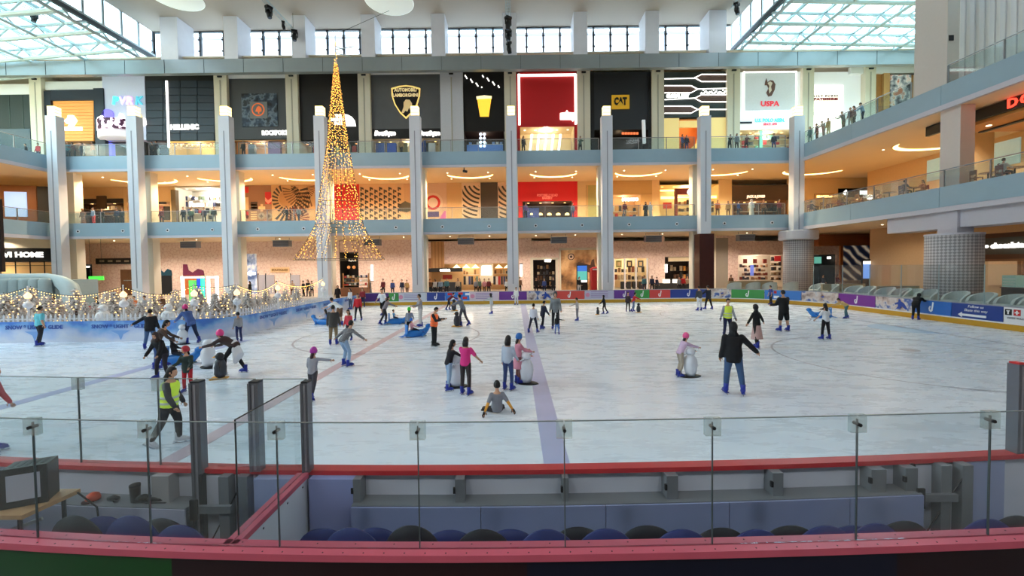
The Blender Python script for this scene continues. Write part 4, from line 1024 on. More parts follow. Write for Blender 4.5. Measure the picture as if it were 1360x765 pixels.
# painted mural hoarding
def swirl(nt, v, scale, c1, c2, bands='RINGS', dist=0.0):
    t = tex(nt, 'Wave', v, Scale=scale, Distortion=dist, Detail=0.0, wave_type=bands, rings_direction='SPHERICAL') if bands == 'RINGS' else tex(nt, 'Wave', v, Scale=scale, Distortion=dist, Detail=0.0)
    return ramp(nt, t.outputs['Fac'], [(0.0, c1), (0.5, c2)], 'CONSTANT')
mu = Shop('mural_hoarding', 'long painted mural of geometric patterns along the lower balcony', 317, 682, Z1T, 'mural')
CR, BK = (222, 186, 142), (50, 38, 34)
def mpanel(a, b, mat): return mu.r('mural_panel', mat, a + 0.1, b - 0.1, T1, None, 0.0, 0.15)
mp = mpanel(317, 360, M((134, 98, 78), 0.7))
random.seed(11)
CRm, BKm, RDm = M(CR, 0.7), M(BK, 0.7), M((190, 44, 52), 0.7)
def sq(n, m, a, b, c, d): return mu.r(n, m, a, b, c, d, -0.03, 0.0, mp)
sq('red_block', RDm, 319, 330, 248, 256); sq('cream_block', CRm, 320, 330, 262, 279); sq('dark_block', BKm, 333, 342, 268, 279); sq('cream_stripe', CRm, 333, 342, 271, 273); sq('cream_stripe', CRm, 333, 342, 275, 277)
sq('red_block', RDm, 352, 360, 255, 271); mu.poly('chevron', M((240, 170, 150), 0.7), [(352, 262), (356, 266), (361, 262), (361, 267), (356, 271), (352, 267)], -0.05, -0.03, mp)
mu.poly('cross_shape', CRm, [(343, 274), (346, 274), (346, 271), (349, 271), (349, 274), (352, 274), (352, 278), (349, 278), (349, 281), (346, 281), (346, 278), (343, 278)], -0.05, 0.0, mp)
for i in range(4): sq('cream_stripe', CRm, 333, 341, 281 + i * 3, 282.4 + i * 3)
for cx in (347, 357):
    mu.poly('ring_shape', M((150, 136, 124), 0.7), [(cx + 4.6 * math.cos(t * 0.524), 287 + 4.6 * math.sin(t * 0.524)) for t in range(12)], -0.03, 0, mp); mu.poly('star_shape', BKm, [(cx, 283.5), (cx + 1, 286), (cx + 3.4, 287), (cx + 1, 288), (cx, 290.5), (cx - 1, 288), (cx - 3.4, 287), (cx - 1, 286)], -0.05, -0.03, mp)
sq('tile_block', RDm, 324, 330, 281, 290); sq('tile_block', CRm, 327, 330, 285.5, 290); sq('tile_block', CRm, 324, 327, 281, 285.5)
mp = mpanel(360, 418, M((196, 156, 112), 0.7))
def rays(cx, cy, r0, r1, n, mat, a0=0, a1=360, x0=360, x1=418, y0=246, y1=298):
    """radiating painted wedges, kept inside their panel"""
    for k in range(n):
        t0 = math.radians(a0 + (a1 - a0) * k / n); t1 = math.radians(a0 + (a1 - a0) * (k + 0.5) / n)
        pts = [(cx + rr * math.cos(t), cy + rr * math.sin(t)) for rr, t in ((r0, t0), (r1, t0 + 0.12), (r1, t1 + 0.12), (r0, t1))]
        if all(x0 <= a <= x1 and y0 <= b <= y1 for a, b in pts): mu.poly('painted_ray', mat, pts, -0.03, 0.0, mp)
rays(381, 264, 12, 20, 22, BKm); rays(381, 264, 20.5, 31, 30, BKm); rays(402, 250, 6, 16, 36, M((110, 78, 54), 0.7)); rays(402, 250, 16.5, 27, 40, M((110, 78, 54), 0.7)); rays(395, 290, 3, 16, 22, M((110, 50, 44), 0.7))
mu.poly('painted_disc', M((176, 132, 92), 0.7), [(381 + 11 * math.cos(t * 0.35), 264 + 11 * math.sin(t * 0.35)) for t in range(18)], -0.02, 0.0, mp)
mpanel(418, 440, M((206, 160, 120), 0.7))
mpanel(440, 477, M((206, 36, 40), 0.6))
mp = mpanel(477, 536, M((226, 184, 142), 0.7))
for i in range(9):
    for j in range(6):
        x = 478.5 + i * 6.2; y = 248 + j * 7.2 + (i % 2) * 3.4
        if y < 292: mu.poly('zigzag_dark', BKm, [(x, y), (x + 4.4, y + 1.6), (x + 4.4, y + 4.2), (x + 1.8, y + 3.2), (x + 1.8, y + 6), (x, y + 5.2)], -0.03, 0, mp)
mp = mpanel(536, 560, M((216, 174, 138), 0.7)); mu.poly('dark_curve', M((70, 62, 50), 0.7), [(530, 272), (538, 267), (545, 270), (549, 278), (540, 282), (530, 280)], -0.03, 0, mp)
mp = mpanel(560, 593, M((222, 186, 160), 0.7))
for rr, c in ((13, (236, 206, 186)), (9.8, (206, 54, 52)), (6.6, (240, 212, 196))): mu.poly('ring_disc', M(c, 0.7), [(575 + rr * math.cos(t * 0.29), 269 + rr * math.sin(t * 0.29)) for t in range(22)], -0.02 - 0.01 * (14 - rr) / 3, 0, mp)
mu.r('purple_block', M((70, 56, 110), 0.7), 567, 583, 281, 288, -0.04, 0, mp); mu.poly('magenta_wedge', M((196, 96, 170), 0.7), [(583, 292), (590, 280), (592, 280), (592, 292)], -0.03, 0, mp)
mpanel(593, 613, M((214, 172, 124), 0.7))
for a, b, cx, cy in ((613, 638, 640, 240), (661, 682, 684, 240)):
    mp = mpanel(a, b, M((232, 200, 172), 0.7))
    for k in range(9):
        r0 = 6 + k * 5.6
        pts = []
        for rr, rev in ((r0, 1), (r0 + 2.4, -1)):
            q = [(cx + rr * math.cos(math.radians(t)), cy + rr * math.sin(math.radians(t))) for t in range(92, 180, 6)]
            q = [p for p in q if a < p[0] < b and 246 < p[1] < 298]; pts += q[::rev]
        if len(pts) > 3: mu.poly('painted_arc', BKm, pts, -0.03, 0.0, mp)
mpanel(638, 661, M((48, 40, 40), 0.7))
s = Shop('red_cafe_shopfront', 'red cafe front with pink arched lettering on the lower balcony', 687, 767, Z1T)
s.r('red_header', M((196, 24, 32), 0.5, emit=0.15), 687, 767, T1, 267, 0, 0.3); s.r('red_post', M((196, 24, 32), 0.5), 687, 694, 267, None, 0, 0.3); s.r('red_post', M((196, 24, 32), 0.5), 760, 767, 267, None, 0, 0.3)
s.t('PORTOBELLO ROAD', 727, 259.5, 3.2, M((240, 130, 120), 0.5, emit=0.3), wpx=27); s.t('BAKERY', 727, 263, 3, M((240, 130, 120), 0.5, emit=0.3), wpx=14, bold=0.02)
s.niche(694, 760, 267, 2.8, M((90, 66, 56), 0.7), glow=m_warmglow, watts=60)
for k in range(5): MB().lathe([(0.28, 0), (0.24, 0.2), (0.05, 0.28)], n=10).build('bowl_lamp', m_warmglow, s.root, loc=(s.x(706 + k * 12, 283), 0.5, s.z(706 + k * 12, 285)))
s.r('blue_counter', M((50, 70, 150), 0.5), 695, 716, 276, None, 0.3, 0.8); s.r('dark_counter', m_dark, 716, 758, 288, None, 0.3, 0.8)
for px in (727, 744): s.r('menu_screen', m_neon, px - 2, px + 2, 266.5, 269, 1.0, 1.1)
s = Shop('beige_shopfront', 'beige fashion shop front with a glowing sign on the lower balcony', 808, 866, Z1T)
s.r('header', M((206, 166, 110), 0.6), 808, 866, T1, 258, 0, 0.2); s.niche(810, 852, 258, 2.8, M((220, 180, 126), 0.7), watts=90, col=SOFT); s.t('MANGO', 837, 265, 4, m_neon, 0.3, 22, bold=0.04)
s.shelves(812, 850, 270, 292, 2, 8, PAL); s.r('side_panel', M((226, 184, 126), 0.6), 852, 866, 258, None, 0, 0.3)
s = Shop('chocolate_shopfront', 'chocolate shop front with a dark red header and round white lamp', 876, 955, Z1T)
s.niche(876, 955, 245, 2.8, M((255, 226, 160), 0.6), glow=m_warmglow, watts=220, col=SOFT); s.r('dark_header', M((96, 34, 26), 0.5), 897, 935, 250, 258, -0.1, 0.3); s.r('dark_post', M((96, 34, 26), 0.5), 897, 900, 258, None, -0.1, 0.3)
s.r('red_sign', M((176, 50, 40), 0.5), 881, 892, 269, 277, 0.1, 0.2)
MB().ball((s.x(915.5, 255.5), -0.3, s.z(915.5, 255.5)), 0.36, n=14, m=10).build('round_lamp', m_neon, s.root, smooth=True)
for r4 in ((877, 897, 252, 254), (878, 897, 261, 264), (900, 935, 261, 262.5), (938, 954, 260, 263)): s.r('light_strip', m_warmglow, *r4, 0.5, 0.6)
s.shelves(901, 934, 264, 290, 3, 9, DK, 1.2); s.shelves(938, 953, 266, 290, 3, 4, DK, 1.2)
s = Shop('denim_shopfront', 'dark brown menswear shop front with pale lettering on the lower balcony', 972, 1047, Z1T)
s.r('dark_header', M((56, 38, 30), 0.5), 972, 1047, T1 + 8, 266, 0, 0.3); s.t('JACK & JONES', 1004, 261, 3, M((250, 230, 200), 0.5, emit=1.2), wpx=24, bold=0.02)
s.niche(974, 1045, 266, 2.8, M((120, 84, 58), 0.7), glow=m_warmglow, watts=60, col=WARM); s.shelves(976, 1043, 270, 292, 2, 12, DK + [(240, 230, 220)])
s = Shop('glass_lift_lobby', 'tinted glass panel beside the red cafe front', 776, 802, Z1T, 'glass panel')
s.r('tinted_glass', M((186, 176, 116), 0.2), 781, 799, T1 + 8, None, -0.1, -0.02); s.r('frame', M((214, 176, 120), 0.5), 779, 781, T1 + 8, None, -0.15, 0.0)

# ---- ground floor
def speck(nt, v):
    vo = tex(nt, 'Voronoi', v, Scale=2.4, feature='DISTANCE_TO_EDGE')
    n = tex(nt, 'Noise', v, Scale=5.0, Detail=2.0)
    a = nt.nodes.new('ShaderNodeMath'); a.operation = 'MULTIPLY_ADD'; a.inputs[1].default_value = 0.5
    nt.links.new(n.outputs['Fac'], a.inputs[0]); nt.links.new(vo.outputs['Distance'], a.inputs[2])
    return ramp(nt, a.outputs[0], [(0.2, (214, 180, 164)), (0.3, (236, 208, 194)), (0.5, (242, 218, 204))])
m_speck = node_mat('leaf_pattern_plaster', speck, 0.7)
GO = ((92, 122), (451, 476), (566, 676), (706, 741), (815, 862), (883, 926), (980, 1042), (1080, 1110))
fill(ZG, Z1B, [(X1(a, 350), X1(b, 350)) for a, b in GO], M((1, 1, 1)), 'wall_ground', 'pink leaf-patterned plaster wall of the ground floor').data.materials[0] = m_speck
def ground(name, label, a, b, top, **k):
    s = Shop(name, label, a, b, ZG); s.r('header', m_speck, a, b, 320, top, 0, 0.3); s.niche(a, b, top, 2.8, **k); return s
s = ground('dark_shop', 'small dark shop opening with a lit sign at the ground floor left', 92, 122, 351, wall=m_dark, watts=12); s.t('STUDIO', 113, 354.5, 2, m_neon, -0.05, 13)
s = Shop('sign_board', 'long black sign board on the pink ground-floor wall at the left', 127, 176, ZG, 'sign'); s.r('board', m_dark, 127, 176, 343, 350.5, -0.15, 0)
for k in range(4): s.r('glyph', M((170, 160, 140), 0.5), 132 + k * 11, 138 + k * 11, 345.5, 348, -0.18, -0.15)
s = Shop('brown_doors', 'brown double doors in the ground-floor wall at the left', 160, 178, ZG, 'door'); s.r('leaf', M((110, 80, 56), 0.5), 160, 168.7, 358, None, -0.08, 0); s.r('leaf', M((110, 80, 56), 0.5), 169.3, 178, 358, None, -0.08, 0); s.r('push_bar', m_alu, 164, 174, 372, 373, -0.15, -0.08)
for a, b, c1, c2, lab in ((209, 228, (24, 70, 90), (20, 24, 30), 'teal and black wave-topped wall poster on the ground floor'), (243, 271, (110, 40, 76), (200, 110, 60), 'purple and orange wave-topped wall poster on the ground floor')):
    s = Shop('wave_poster', lab, a, b, ZG, 'poster')
    s.r('base_print', M(c2, 0.5, vary=0.4, scale=2), a + 1, b, 366, 392, -0.06, 0)
    w_ = b - a
    s.poly('wave_print', M(c1, 0.5, vary=0.3, scale=2), [(a, 351), (a + w_ * 0.18, 351), (a + w_ * 0.25, 359), (a + w_ * 0.45, 362), (a + w_ * 0.7, 357), (a + w_ * 0.95, 359), (a + w_, 366), (a, 366)], -0.08, 0)
s = Shop('snow_poster', 'snowy mountain poster with a red tent and white arrow sign', 320, 341, ZG, 'poster'); s.r('print', node_mat('snow_print', lambda nt, v: ramp(nt, tex(nt, 'Noise', v, Scale=0.7, Detail=4.0).outputs['Fac'], [(0.4, (76, 96, 140)), (0.5, (150, 170, 206)), (0.58, (236, 240, 248))]), 0.5, 0.2), 320, 341, 337, 392, -0.06, 0)
s.r('red_print', M((206, 36, 40), 0.5), 321, 328, 365, 376, -0.08, -0.06); s.poly('arrow', m_neon, [(327, 363), (333, 359.5), (333, 361.5), (339, 361.5), (339, 365), (333, 365), (333, 367)], -0.15, -0.06)
s = Shop('gold_plaque', 'pale gold lettered plaque on the pink wall behind the light cone', 359, 384, ZG, 'sign'); s.r('plate', M((240, 206, 160), 0.4), 359, 384, 355, 362, -0.08, 0); s.t('BOUTIQUES', 371.5, 358.5, 2.6, M((170, 130, 80), 0.4), -0.12, 21)
for a, b in ((343, 352), (353, 364), (386, 398)):
    s = Shop('glass_door', 'pale glass door leaf in the pink ground-floor wall %s' % {343: 'beside the snowy poster', 353: 'below the gold plaque', 386: 'right of the gold plaque'}[a], a, b, ZG, 'door'); s.r('leaf', M((178, 176, 186), 0.25), a, b, 365, None, -0.1, 0); s.r('frame_bar', m_frame, a - 0.5, a, 363, None, -0.12, 0)
s = ground('beauty_shop', 'narrow black beauty shop with orange globes behind the light cone', 451, 476, 335, wall=M((26, 22, 22), 0.6), watts=14, col=WARM)
for px in (461, 468): MB().ball((s.x(px, 355), 0.5, s.z(px, 355)), 0.2, n=10, m=7).build('globe', M((226, 150, 90), 0.4, emit=0.5), s.root)
s.t('Sephora', 468, 346, 2, M((240, 230, 220), 0.5, emit=0.6), -0.05, 10); s.shelves(452, 475, 364, 388, 2, 5, DK)
s = Shop('wall_lamp', 'tall slim white wall lamp right of the narrow black shop', 490, 498, ZG, 'lamp'); s.r('tube', m_neon, 492.5, 495, 352, 373, -0.15, -0.05); s.r('bracket', m_dark, 492, 495.5, 373, 374, -0.15, 0)
s = Shop('wall_lamp', 'tall slim white wall lamp left of the arched door shop', 689, 695, ZG, 'lamp'); s.r('tube', m_neon, 691, 693.6, 351, 367, -0.15, -0.05); s.r('bracket', m_dark, 690.5, 694, 349.5, 351, -0.15, 0)
s = ground('coffee_and_clothes_shop', 'ground-floor coffee bar and clothes shop with cone lamps', 566, 676, 350, wall=M((226, 190, 140), 0.7), watts=160, col=SOFT)
for k in range(8): s.r('timber_fin', M((186, 142, 92) if k % 2 else (160, 116, 70), 0.5), 572.5 + k * 2.2, 574.5 + k * 2.2, 320.5, 358, -0.12, -0.02)
s.r('brown_block', M((140, 96, 62), 0.6), 566, 575, 343, 356, -0.1, 0); s.r('black_fascia', m_black, 564, 614, 356, 361, -0.3, 0.2); s.t('COFFEE BAR', 591, 359, 2.6, m_neon, -0.36, 14, bold=0.03)
s.r('coffee_counter', m_dark, 566, 612, 375, None, -0.2, 0.5); s.r('red_rug_display', M((190, 60, 50), 0.6), 588, 600, 365, 371, 0.6, 0.9)
for px in (605, 618, 630.5, 662, 674): MB().lathe([(0.5, 0), (0.03, 0.42)], n=12).build('cone_lamp', glow((255, 236, 190), 2.2), s.root, loc=(s.x(px, 355), 1.0, s.z(px, 356)))
s.r('sign_wall', M((240, 226, 200), 0.5), 637, 655, 350, 376, 0.2, 0.4); s.r('white_sign', m_neon, 640, 652.5, 353, 358, 0.1, 0.2); s.r('white_sign', m_neon, 639.5, 652.5, 359, 365.5, 0.1, 0.2)
for k in range(18):
    px = 617 + k * 3.3
    if 636 < px < 656: continue
    s.r('garment', M(PAL[k % 7] if k % 3 else (50, 50, 54), 0.8), px - 1.4, px + 1.4, 367, 378, 1.0, 1.2)
s.shelves(615, 636, 357, 365, 1, 6, DK, 1.2); s.shelves(656, 675, 356, 364, 1, 5, DK, 1.2)
s = ground('doorway_shop', 'framed dark doorway shop with a small white sign on the ground floor', 706, 741, 344, wall=M((46, 36, 34), 0.7), watts=10); s.r('frame', m_cream, 704.5, 708, 343, None, -0.15, 0.1); s.r('frame', m_cream, 738, 741.5, 343, None, -0.15, 0.1); s.r('frame', m_cream, 704.5, 741.5, 342, 345, -0.15, 0.1)
s.t('OUTLET', 727.5, 346.5, 2.4, m_neon, -0.2, 9, bold=0.04); s.shelves(713, 737, 350, 380, 4, 6, DK, 1.2, m_dark)
s = Shop('football_billboard', 'large sepia football billboard on the ground-floor wall', 743, 800, ZG, 'billboard'); s.r('print', node_mat('sepia_print', lambda nt, v: ramp(nt, tex(nt, 'Noise', v, Scale=0.45, Detail=5.0).outputs['Fac'], [(0.34, (60, 44, 34)), (0.48, (170, 124, 80)), (0.6, (216, 176, 126)), (0.72, (110, 84, 60))]), 0.5, 0.15), 745, 799, 332, 388, -0.05, 0); s.r('frame', m_cream, 742.5, 745, 330, None, -0.1, 0); s.r('frame', m_cream, 742.5, 801, 329, 332, -0.1, 0)
for rr, c in ((4.4, (60, 40, 34)), (3.4, (220, 190, 160)), (1.6, (70, 46, 40))): s.poly('football', M(c, 0.5), [(758.5 + rr * math.cos(t * 0.35), 341 + rr * math.sin(t * 0.35)) for t in range(18)], -0.06 - (5 - rr) * 0.005, -0.05)
s.poly('player_print', M((70, 46, 36), 0.5), [(784, 352), (786, 345), (789, 344), (790, 352), (794, 360), (782, 362), (766, 351), (768, 348)], -0.07, -0.05)
s = ground('perfume_shop', 'ground-floor perfume shop with lit display shelves', 815, 862, 343, wall=M((240, 220, 176), 0.7), watts=160, col=SOFT)
s.shelves(816, 861, 352, 382, 3, 10, DK + [(120, 60, 40)], 1.2)
for px, c in ((822, (150, 150, 90)), (836, (60, 50, 40)), (851, (90, 90, 90))): a = s.r('framed_picture', M(c, 0.5), px - 3.6, px + 3.6, 346, 355, 0.8, 0.9); s.r('picture', M((230, 200, 150), 0.5), px - 1.8, px + 1.8, 348, 353, 0.75, 0.8, a)
for px in (815.5, 830, 845, 860): s.r('white_post', m_white, px - 0.8, px + 0.8, 343, None, -0.05, 0.2)
for k in range(4): s.r('stand', m_dark, 825 + k * 8, 830 + k * 8, 374, None, 0.0, 0.4)
s = ground('watch_shop', 'dark ground-floor watch shop under a cream header beside the maroon column', 883, 926, 341, wall=M((44, 32, 28), 0.7), watts=26, col=WARM); s.r('cream_band', M((246, 226, 190), 0.6), 888, 926, 341.5, 347, -0.1, 0.1); s.shelves(890, 924, 350, 380, 3, 8, DK + [(230, 160, 70)], 1.2, m_dark); s.r('white_panel', m_neon, 883.5, 886.5, 351, 362, -0.1, 0)
for px in (886, 899): s.r('lit_counter', glow((255, 250, 236), 1.2), px - 4, px + 4, 371, 376, -1.2, -0.7)
s.r('counter', m_dark, 870, 915, 376, None, -1.3, -0.7)
s = Shop('grey_opening', 'tall grey service opening right of the maroon column', 950, 968, ZG, 'doorway'); s.r('recess_wall', M((150, 142, 130), 0.6), 951, 967, 316, None, -0.05, 0.0); s.r('jamb', m_cream, 944, 951, 314, None, -0.2, 0)
s = ground('book_shop', 'ground-floor shop with white lit wall shelves beside the corner column', 980, 1042, 338, wall=M((240, 230, 214), 0.6), watts=150, col=SOFT)
s.shelves(983, 1020, 350, 372, 4, 12, [(140, 70, 60), (90, 60, 60), (190, 150, 120), (70, 70, 80)], 1.0); s.shelves(1025, 1038, 340, 372, 5, 4, DK, 0.6, m_dark)
for px in (990, 1003, 1016): s.r('small_picture', M((150, 60, 50), 0.5), px - 2.4, px + 2.4, 344, 349.5, 0.9, 1.0)
s.r('screen', glow((110, 130, 220), 0.8), 997, 1001, 352, 366, 0.3, 0.4); s.r('red_sign', M((206, 50, 50), 0.5, emit=0.3), 1029, 1037, 340, 347, 0.3, 0.4)
s = ground('cafe_kitchen', 'dark cafe opening with a green-lit menu right of the corner column', 1080, 1110, 338, wall=m_dark, watts=20); s.r('green_menu', glow((110, 190, 170), 0.7), 1082, 1091, 341, 350, 0.3, 0.4); s.t('IZI', 1101, 342.5, 3, m_neon, 0.2, 5)
s = Shop('tunnel_poster', 'blue and gold light-trail wall poster at the ground floor right', 1120, 1174, ZG, 'poster'); s.r('print', node_mat('trail_print', lambda nt, v: ramp(nt, tex(nt, 'Wave', v, Scale=0.5, Distortion=3.0, Detail=2.0, bands_direction='DIAGONAL').outputs['Fac'], [(0.2, (30, 34, 52)), (0.5, (62, 76, 104)), (0.8, (196, 170, 130)), (0.95, (236, 226, 206))]), 0.5, 0.2), 1120, 1174, 326, 372, -1.0, -0.9); s.r('frame', M((214, 130, 70), 0.5), 1116, 1120, 325, None, -1.1, -0.9)
s.r('soffit_band', M((150, 92, 52), 0.6), 1087, 1174, 311, 326, -1.3, -0.2)
s = Shop('dark_recess', 'dark brown recess between the tunnel poster and the thick woven column', 1172, 1206, ZG, 'doorway'); s.r('rear_panel', M((44, 30, 28), 0.6), 1172, 1206, 309, None, -1.6, -1.3); s.r('side_panel', M((58, 40, 36), 0.6), 1170, 1173, 309, None, -2.4, -1.3)
s = Shop('cream_cladding', 'cream panelled wall left of the thick woven column', 1206, 1236, ZG, 'wall panel'); s.r('panel', M((214, 198, 160), 0.6), 1206, 1220, 311, None, -1.5, -1.2); s.r('panel', M((206, 190, 152), 0.6), 1220.5, 1250, 311, None, -1.5, -1.2)
# ================================================================ galleries: lights, railings, fittings
m_cove = M((255, 214, 140), emit=5.0, vary=0)
m_dl = glow((255, 236, 200), 5.0)
bx = [XL] + cols_x[1:]
def cresc(cx, cy, r, z, a0, a1, wd, label):
    """crescent cove lamp set in a soffit: broad in the middle, pointed at the ends"""
    t = thing('crescent_light', label, 'ceiling light', (cx, cy, z), group='crescent cove lights in the gallery ceiling')
    n = 22; o, i = [], []
    for k in range(n + 1):
        a = math.radians(a0 + (a1 - a0) * k / n); u = math.sin(PI * k / n) ** 0.7
        o.append(((r + wd * u / 2) * math.cos(a), (r + wd * u / 2) * math.sin(a) * 0.8)); i.append(((r - wd * u / 2) * math.cos(a), (r - wd * u / 2) * math.sin(a) * 0.8))
    m = MB()
    for k in range(n): m.prism([o[k], o[k + 1], i[k + 1], i[k]], -0.05, 0.0)
    m.build('light_strip', m_cove, t)
    f = MB()
    for k in range(n): f.prism([(p[0] * 1.04, p[1] * 1.04) for p in (o[k], o[k + 1])] + [o[k + 1], o[k]], -0.04, 0.0)
    f.build('cove_lip', m_soffit, t)
for k, (a, b) in enumerate(((160, 243), (273, 343), (379, 445), (487, 547), (596, 656), (703, 764), (813, 874), (917, 985), (1032, 1108))):
    p = at((a + b) / 2, 241, 48.0); hw = (b - a) / 2 / FPX * 47
    cresc(p.x, 46.2, hw * 1.02, Z2B - 0.003, 12, 168, 0.5, 'glowing crescent ceiling light over the lower balcony, %s from the left' % ords[k])
cresc(36.4, 36.0, 3.3, Z2B - 0.003, 12, 168, 0.6, 'glowing crescent ceiling light in the right wing beside the square column')
# downlights: real lamps sunk in the soffits
dlm = MB().lathe([(0.075, 0), (0.075, 0.04)], n=10).mesh('downlight')
def dl(x, y, z, watts, col, where, spot_=''):
    o = obj('downlight', dlm, m_dl, None, (x, y, z - 0.04)); tag(o, 'small downlight in the %s' % (where + spot_), 'ceiling light', 'downlights in the %s' % where)
    if watts: lamp('downlight_beam', (x, y, z - 0.1), watts, col, 0.12, 150)
for k in range(len(bx) - 1):
    a, b = bx[k], bx[k + 1]
    for t, sd_ in ((0.27, 'left'), (0.73, 'right')):
        bay_ = ', %s of %s bay' % (sd_, ords[k])
        x = a + (b - a) * t
        dl(x, 45.6, Z2B, 2700, WARM, 'ceiling of the lower balcony', bay_ + ', front')
        dl(x, 48.6, Z2B, 0, WARM, 'ceiling of the lower balcony', bay_ + ', back')
        dl(x, 46.6, Z1B, 1000, (1.0, 0.82, 0.66), 'ceiling of the ground floor arcade', bay_)
for k, y in enumerate((38.5, 33, 25, 17, 9)): dl(33.5, y, Z2B, 3600, (1.0, 0.86, 0.64), 'ceiling of the right wing', ', %s from the corner' % ords[k])
for k, y in enumerate((38.5, 30.5, 22, 12)): dl(33.5, y, Z1B, 300, (1.0, 0.80, 0.6), 'ground floor ceiling of the right wing', ', %s from the corner' % ords[k])
for k, y in enumerate((41.5, 34)): dl(-51.5, y, Z2B, 1100, WARM, 'ceiling of the left wing', ', %s from the corner' % ords[k]); dl(-50.5, y, Z1B, 400, SOFT, 'ground floor ceiling of the left wing', ', %s from the corner' % ords[k])

# railings
m_rail = M((150, 152, 156), 0.3, metal=0.6, vary=0.05)
def railing(p0, p1, z, h, label, npan):
    p0, p1 = Vector(p0), Vector(p1); d = p1 - p0; L = d.length; u = d / L
    t = thing('glass_railing', label, 'railing', (p0.x, p0.y, z), rz=math.atan2(d.y, d.x), group='glass balcony railings')
    st = L / npan
    pm = B(0.05, st - 0.05, -0.008, 0.008, 0.02, h - 0.06).mesh('pane'); qm = B(-0.03, 0.03, -0.04, 0.04, 0.0, h).mesh('post')
    for k in range(npan): obj('pane', pm, g_rail, t, (k * st, 0, 0))
    for k in range(npan + 1): obj('post', qm, m_rail, t, (k * st, 0, 0))
    MB().tube([(0, 0, h + 0.02), (L, 0, h + 0.02)], 0.035, 6).build('handrail', m_rail, t)
for z, h, lv in ((Z1T + 0.05, 1.1, 'lower'), (Z2T + 0.05, 1.15, 'upper')):
    for k in range(len(bx) - 1): railing((bx[k] + 0.6, YF + 0.06, 0), (bx[k + 1] - 0.6, YF + 0.06, 0), z, h, 'clear glass railing of the %s balcony, %s bay from the left' % (lv, ords[k]), 3 if k != 0 else 2)
    railing((XL - 0.06, 20, 0), (XL - 0.06, 42.6, 0), z, h, 'glass railing of the %s balcony on the left wing' % lv, 8)
    if lv == 'lower': railing((XR + 0.06, 42.0, 0), (XR + 0.06, 9, 0), z, h, 'glass railing of the lower balcony on the right wing', 12)
    else:
        railing((XR + 0.06, 42.0, 0), (XR + 0.06, 30.7, 0), z, h, 'glass railing of the upper right balcony beyond the tall column', 4)
        railing((XR + 0.06, 28.1, 0), (XR + 0.06, 9, 0), z, h, 'glass railing of the upper right balcony on the near side of the tall column', 6)

# hanging air units under the lower balcony
m_unit = M((118, 120, 128), 0.5, vary=0.06)
au = None
for k, px in enumerate((253, 375, 495, 619, 742, 867, 990)):
    p = at(px, 321.5, 45.5)
    lab = 'grey hanging air unit under the lower balcony, %s from the left' % ords[k]
    if au is None:
        au = thing('air_unit', lab, 'air unit', (p.x, 45.5, Z1B), group='air units under the lower balcony')
        B(-0.85, 0.85, -0.35, 0.35, -0.95, -0.3).build('casing', m_unit, au); 
        for q in range(4): B(-0.8, 0.8, -0.38, -0.35, -0.88 + q * 0.14, -0.80 + q * 0.14).build('louvre', M((84, 86, 94), 0.5), au)
        for x in (-0.75, 0.75): MB().tube([(x, 0, -0.3), (x, 0, 0)], 0.02, 6).build('hanger_rod', m_dark, au)
        B(-1.0, 1.0, -0.4, 0.4, -0.3, -0.25).build('drip_tray', m_cream, au)
    else: dup(au, (p.x, 45.5, Z1B), 0, lab)

# ceiling discs, stage trusses and spotlights
m_disc = M((236, 244, 238), 0.6, emit=0.35, vary=0)
for px, py, lab in ((233, -4, 'large pale disc lamp under the ceiling at the upper left'), (517, 2, 'large pale disc lamp under the ceiling above the light cone'), (812, -26, 'large pale disc lamp under the ceiling at the upper right')):
    p = at(px, py, 41.0)
    t = thing('disc_lamp', lab, 'ceiling lamp', (p.x, 41.0, p.z), group='disc lamps under the ceiling')
    MB().lathe([(0.3, 0.25), (2.2, 0.12), (2.3, 0.0), (2.15, -0.08), (0.2, -0.1)], n=36).build('disc', m_disc, t, smooth=True)
    MB().tube([(0, 0, 0.2), (0, 0, ZC - p.z)], 0.03, 6).build('suspension_rod', m_alu, t)
def truss(x, y0, y1, z, label):
    t = thing('lighting_truss', label, 'truss', (x, y0, z), group='lighting trusses under the ceiling')
    L = y1 - y0; m = MB()
    for dx_, dz in ((-0.2, 0), (0.2, 0), (0, 0.34)): MB().tube([(dx_, 0, dz), (dx_, L, dz)], 0.035, 6).build('chord', m_alu, t)
    n = int(L / 0.5)
    for k in range(n):
        a, b = k * L / n, (k + 1) * L / n
        m.tube([(-0.2, a, 0), (0.2, b, 0)], 0.016, 4).tube([(-0.2, a, 0), (0, b, 0.34)], 0.016, 4).tube([(0.2, a, 0), (0, b, 0.34)], 0.016, 4)
    m.build('lacing', m_alu, t)
    for y in (0.4, L - 0.4): MB().tube([(0, y, 0.34), (0, y, ZC - z)], 0.02, 5).build('hanger_cable', m_dark, t)
    return t
spot0 = None
def spot(x, y, z, label, rz=0.0, sc=1.0):
    global spot0
    if spot0 is None:
        t = thing('moving_spotlight', label, 'spotlight', (x, y, z), group='black spotlights on the trusses'); spot0 = t
        B(-0.3, 0.3, -0.22, 0.22, -0.22, 0.0).build('base_box', m_black, t)
        B(-0.34, -0.26, -0.06, 0.06, -0.75, -0.2).build('yoke_arm', m_black, t); B(0.26, 0.34, -0.06, 0.06, -0.75, -0.2).build('yoke_arm', m_black, t)
        h = MB().tube([(0, 0.05, -0.35), (0, -0.02, -0.7), (0, -0.12, -1.15)], [0.18, 0.26, 0.2], 12).build('lamp_head', m_black, t, smooth=True)
        MB().tube([(0, -0.12, -1.15), (0, -0.122, -1.16)], 0.16, 12).build('lens', M((90, 100, 120), 0.1), h)
    else: t = dup(spot0, (x, y, z), rz, label)
    t.rotation_euler = (0, 0, rz); t.scale = (sc,) * 3
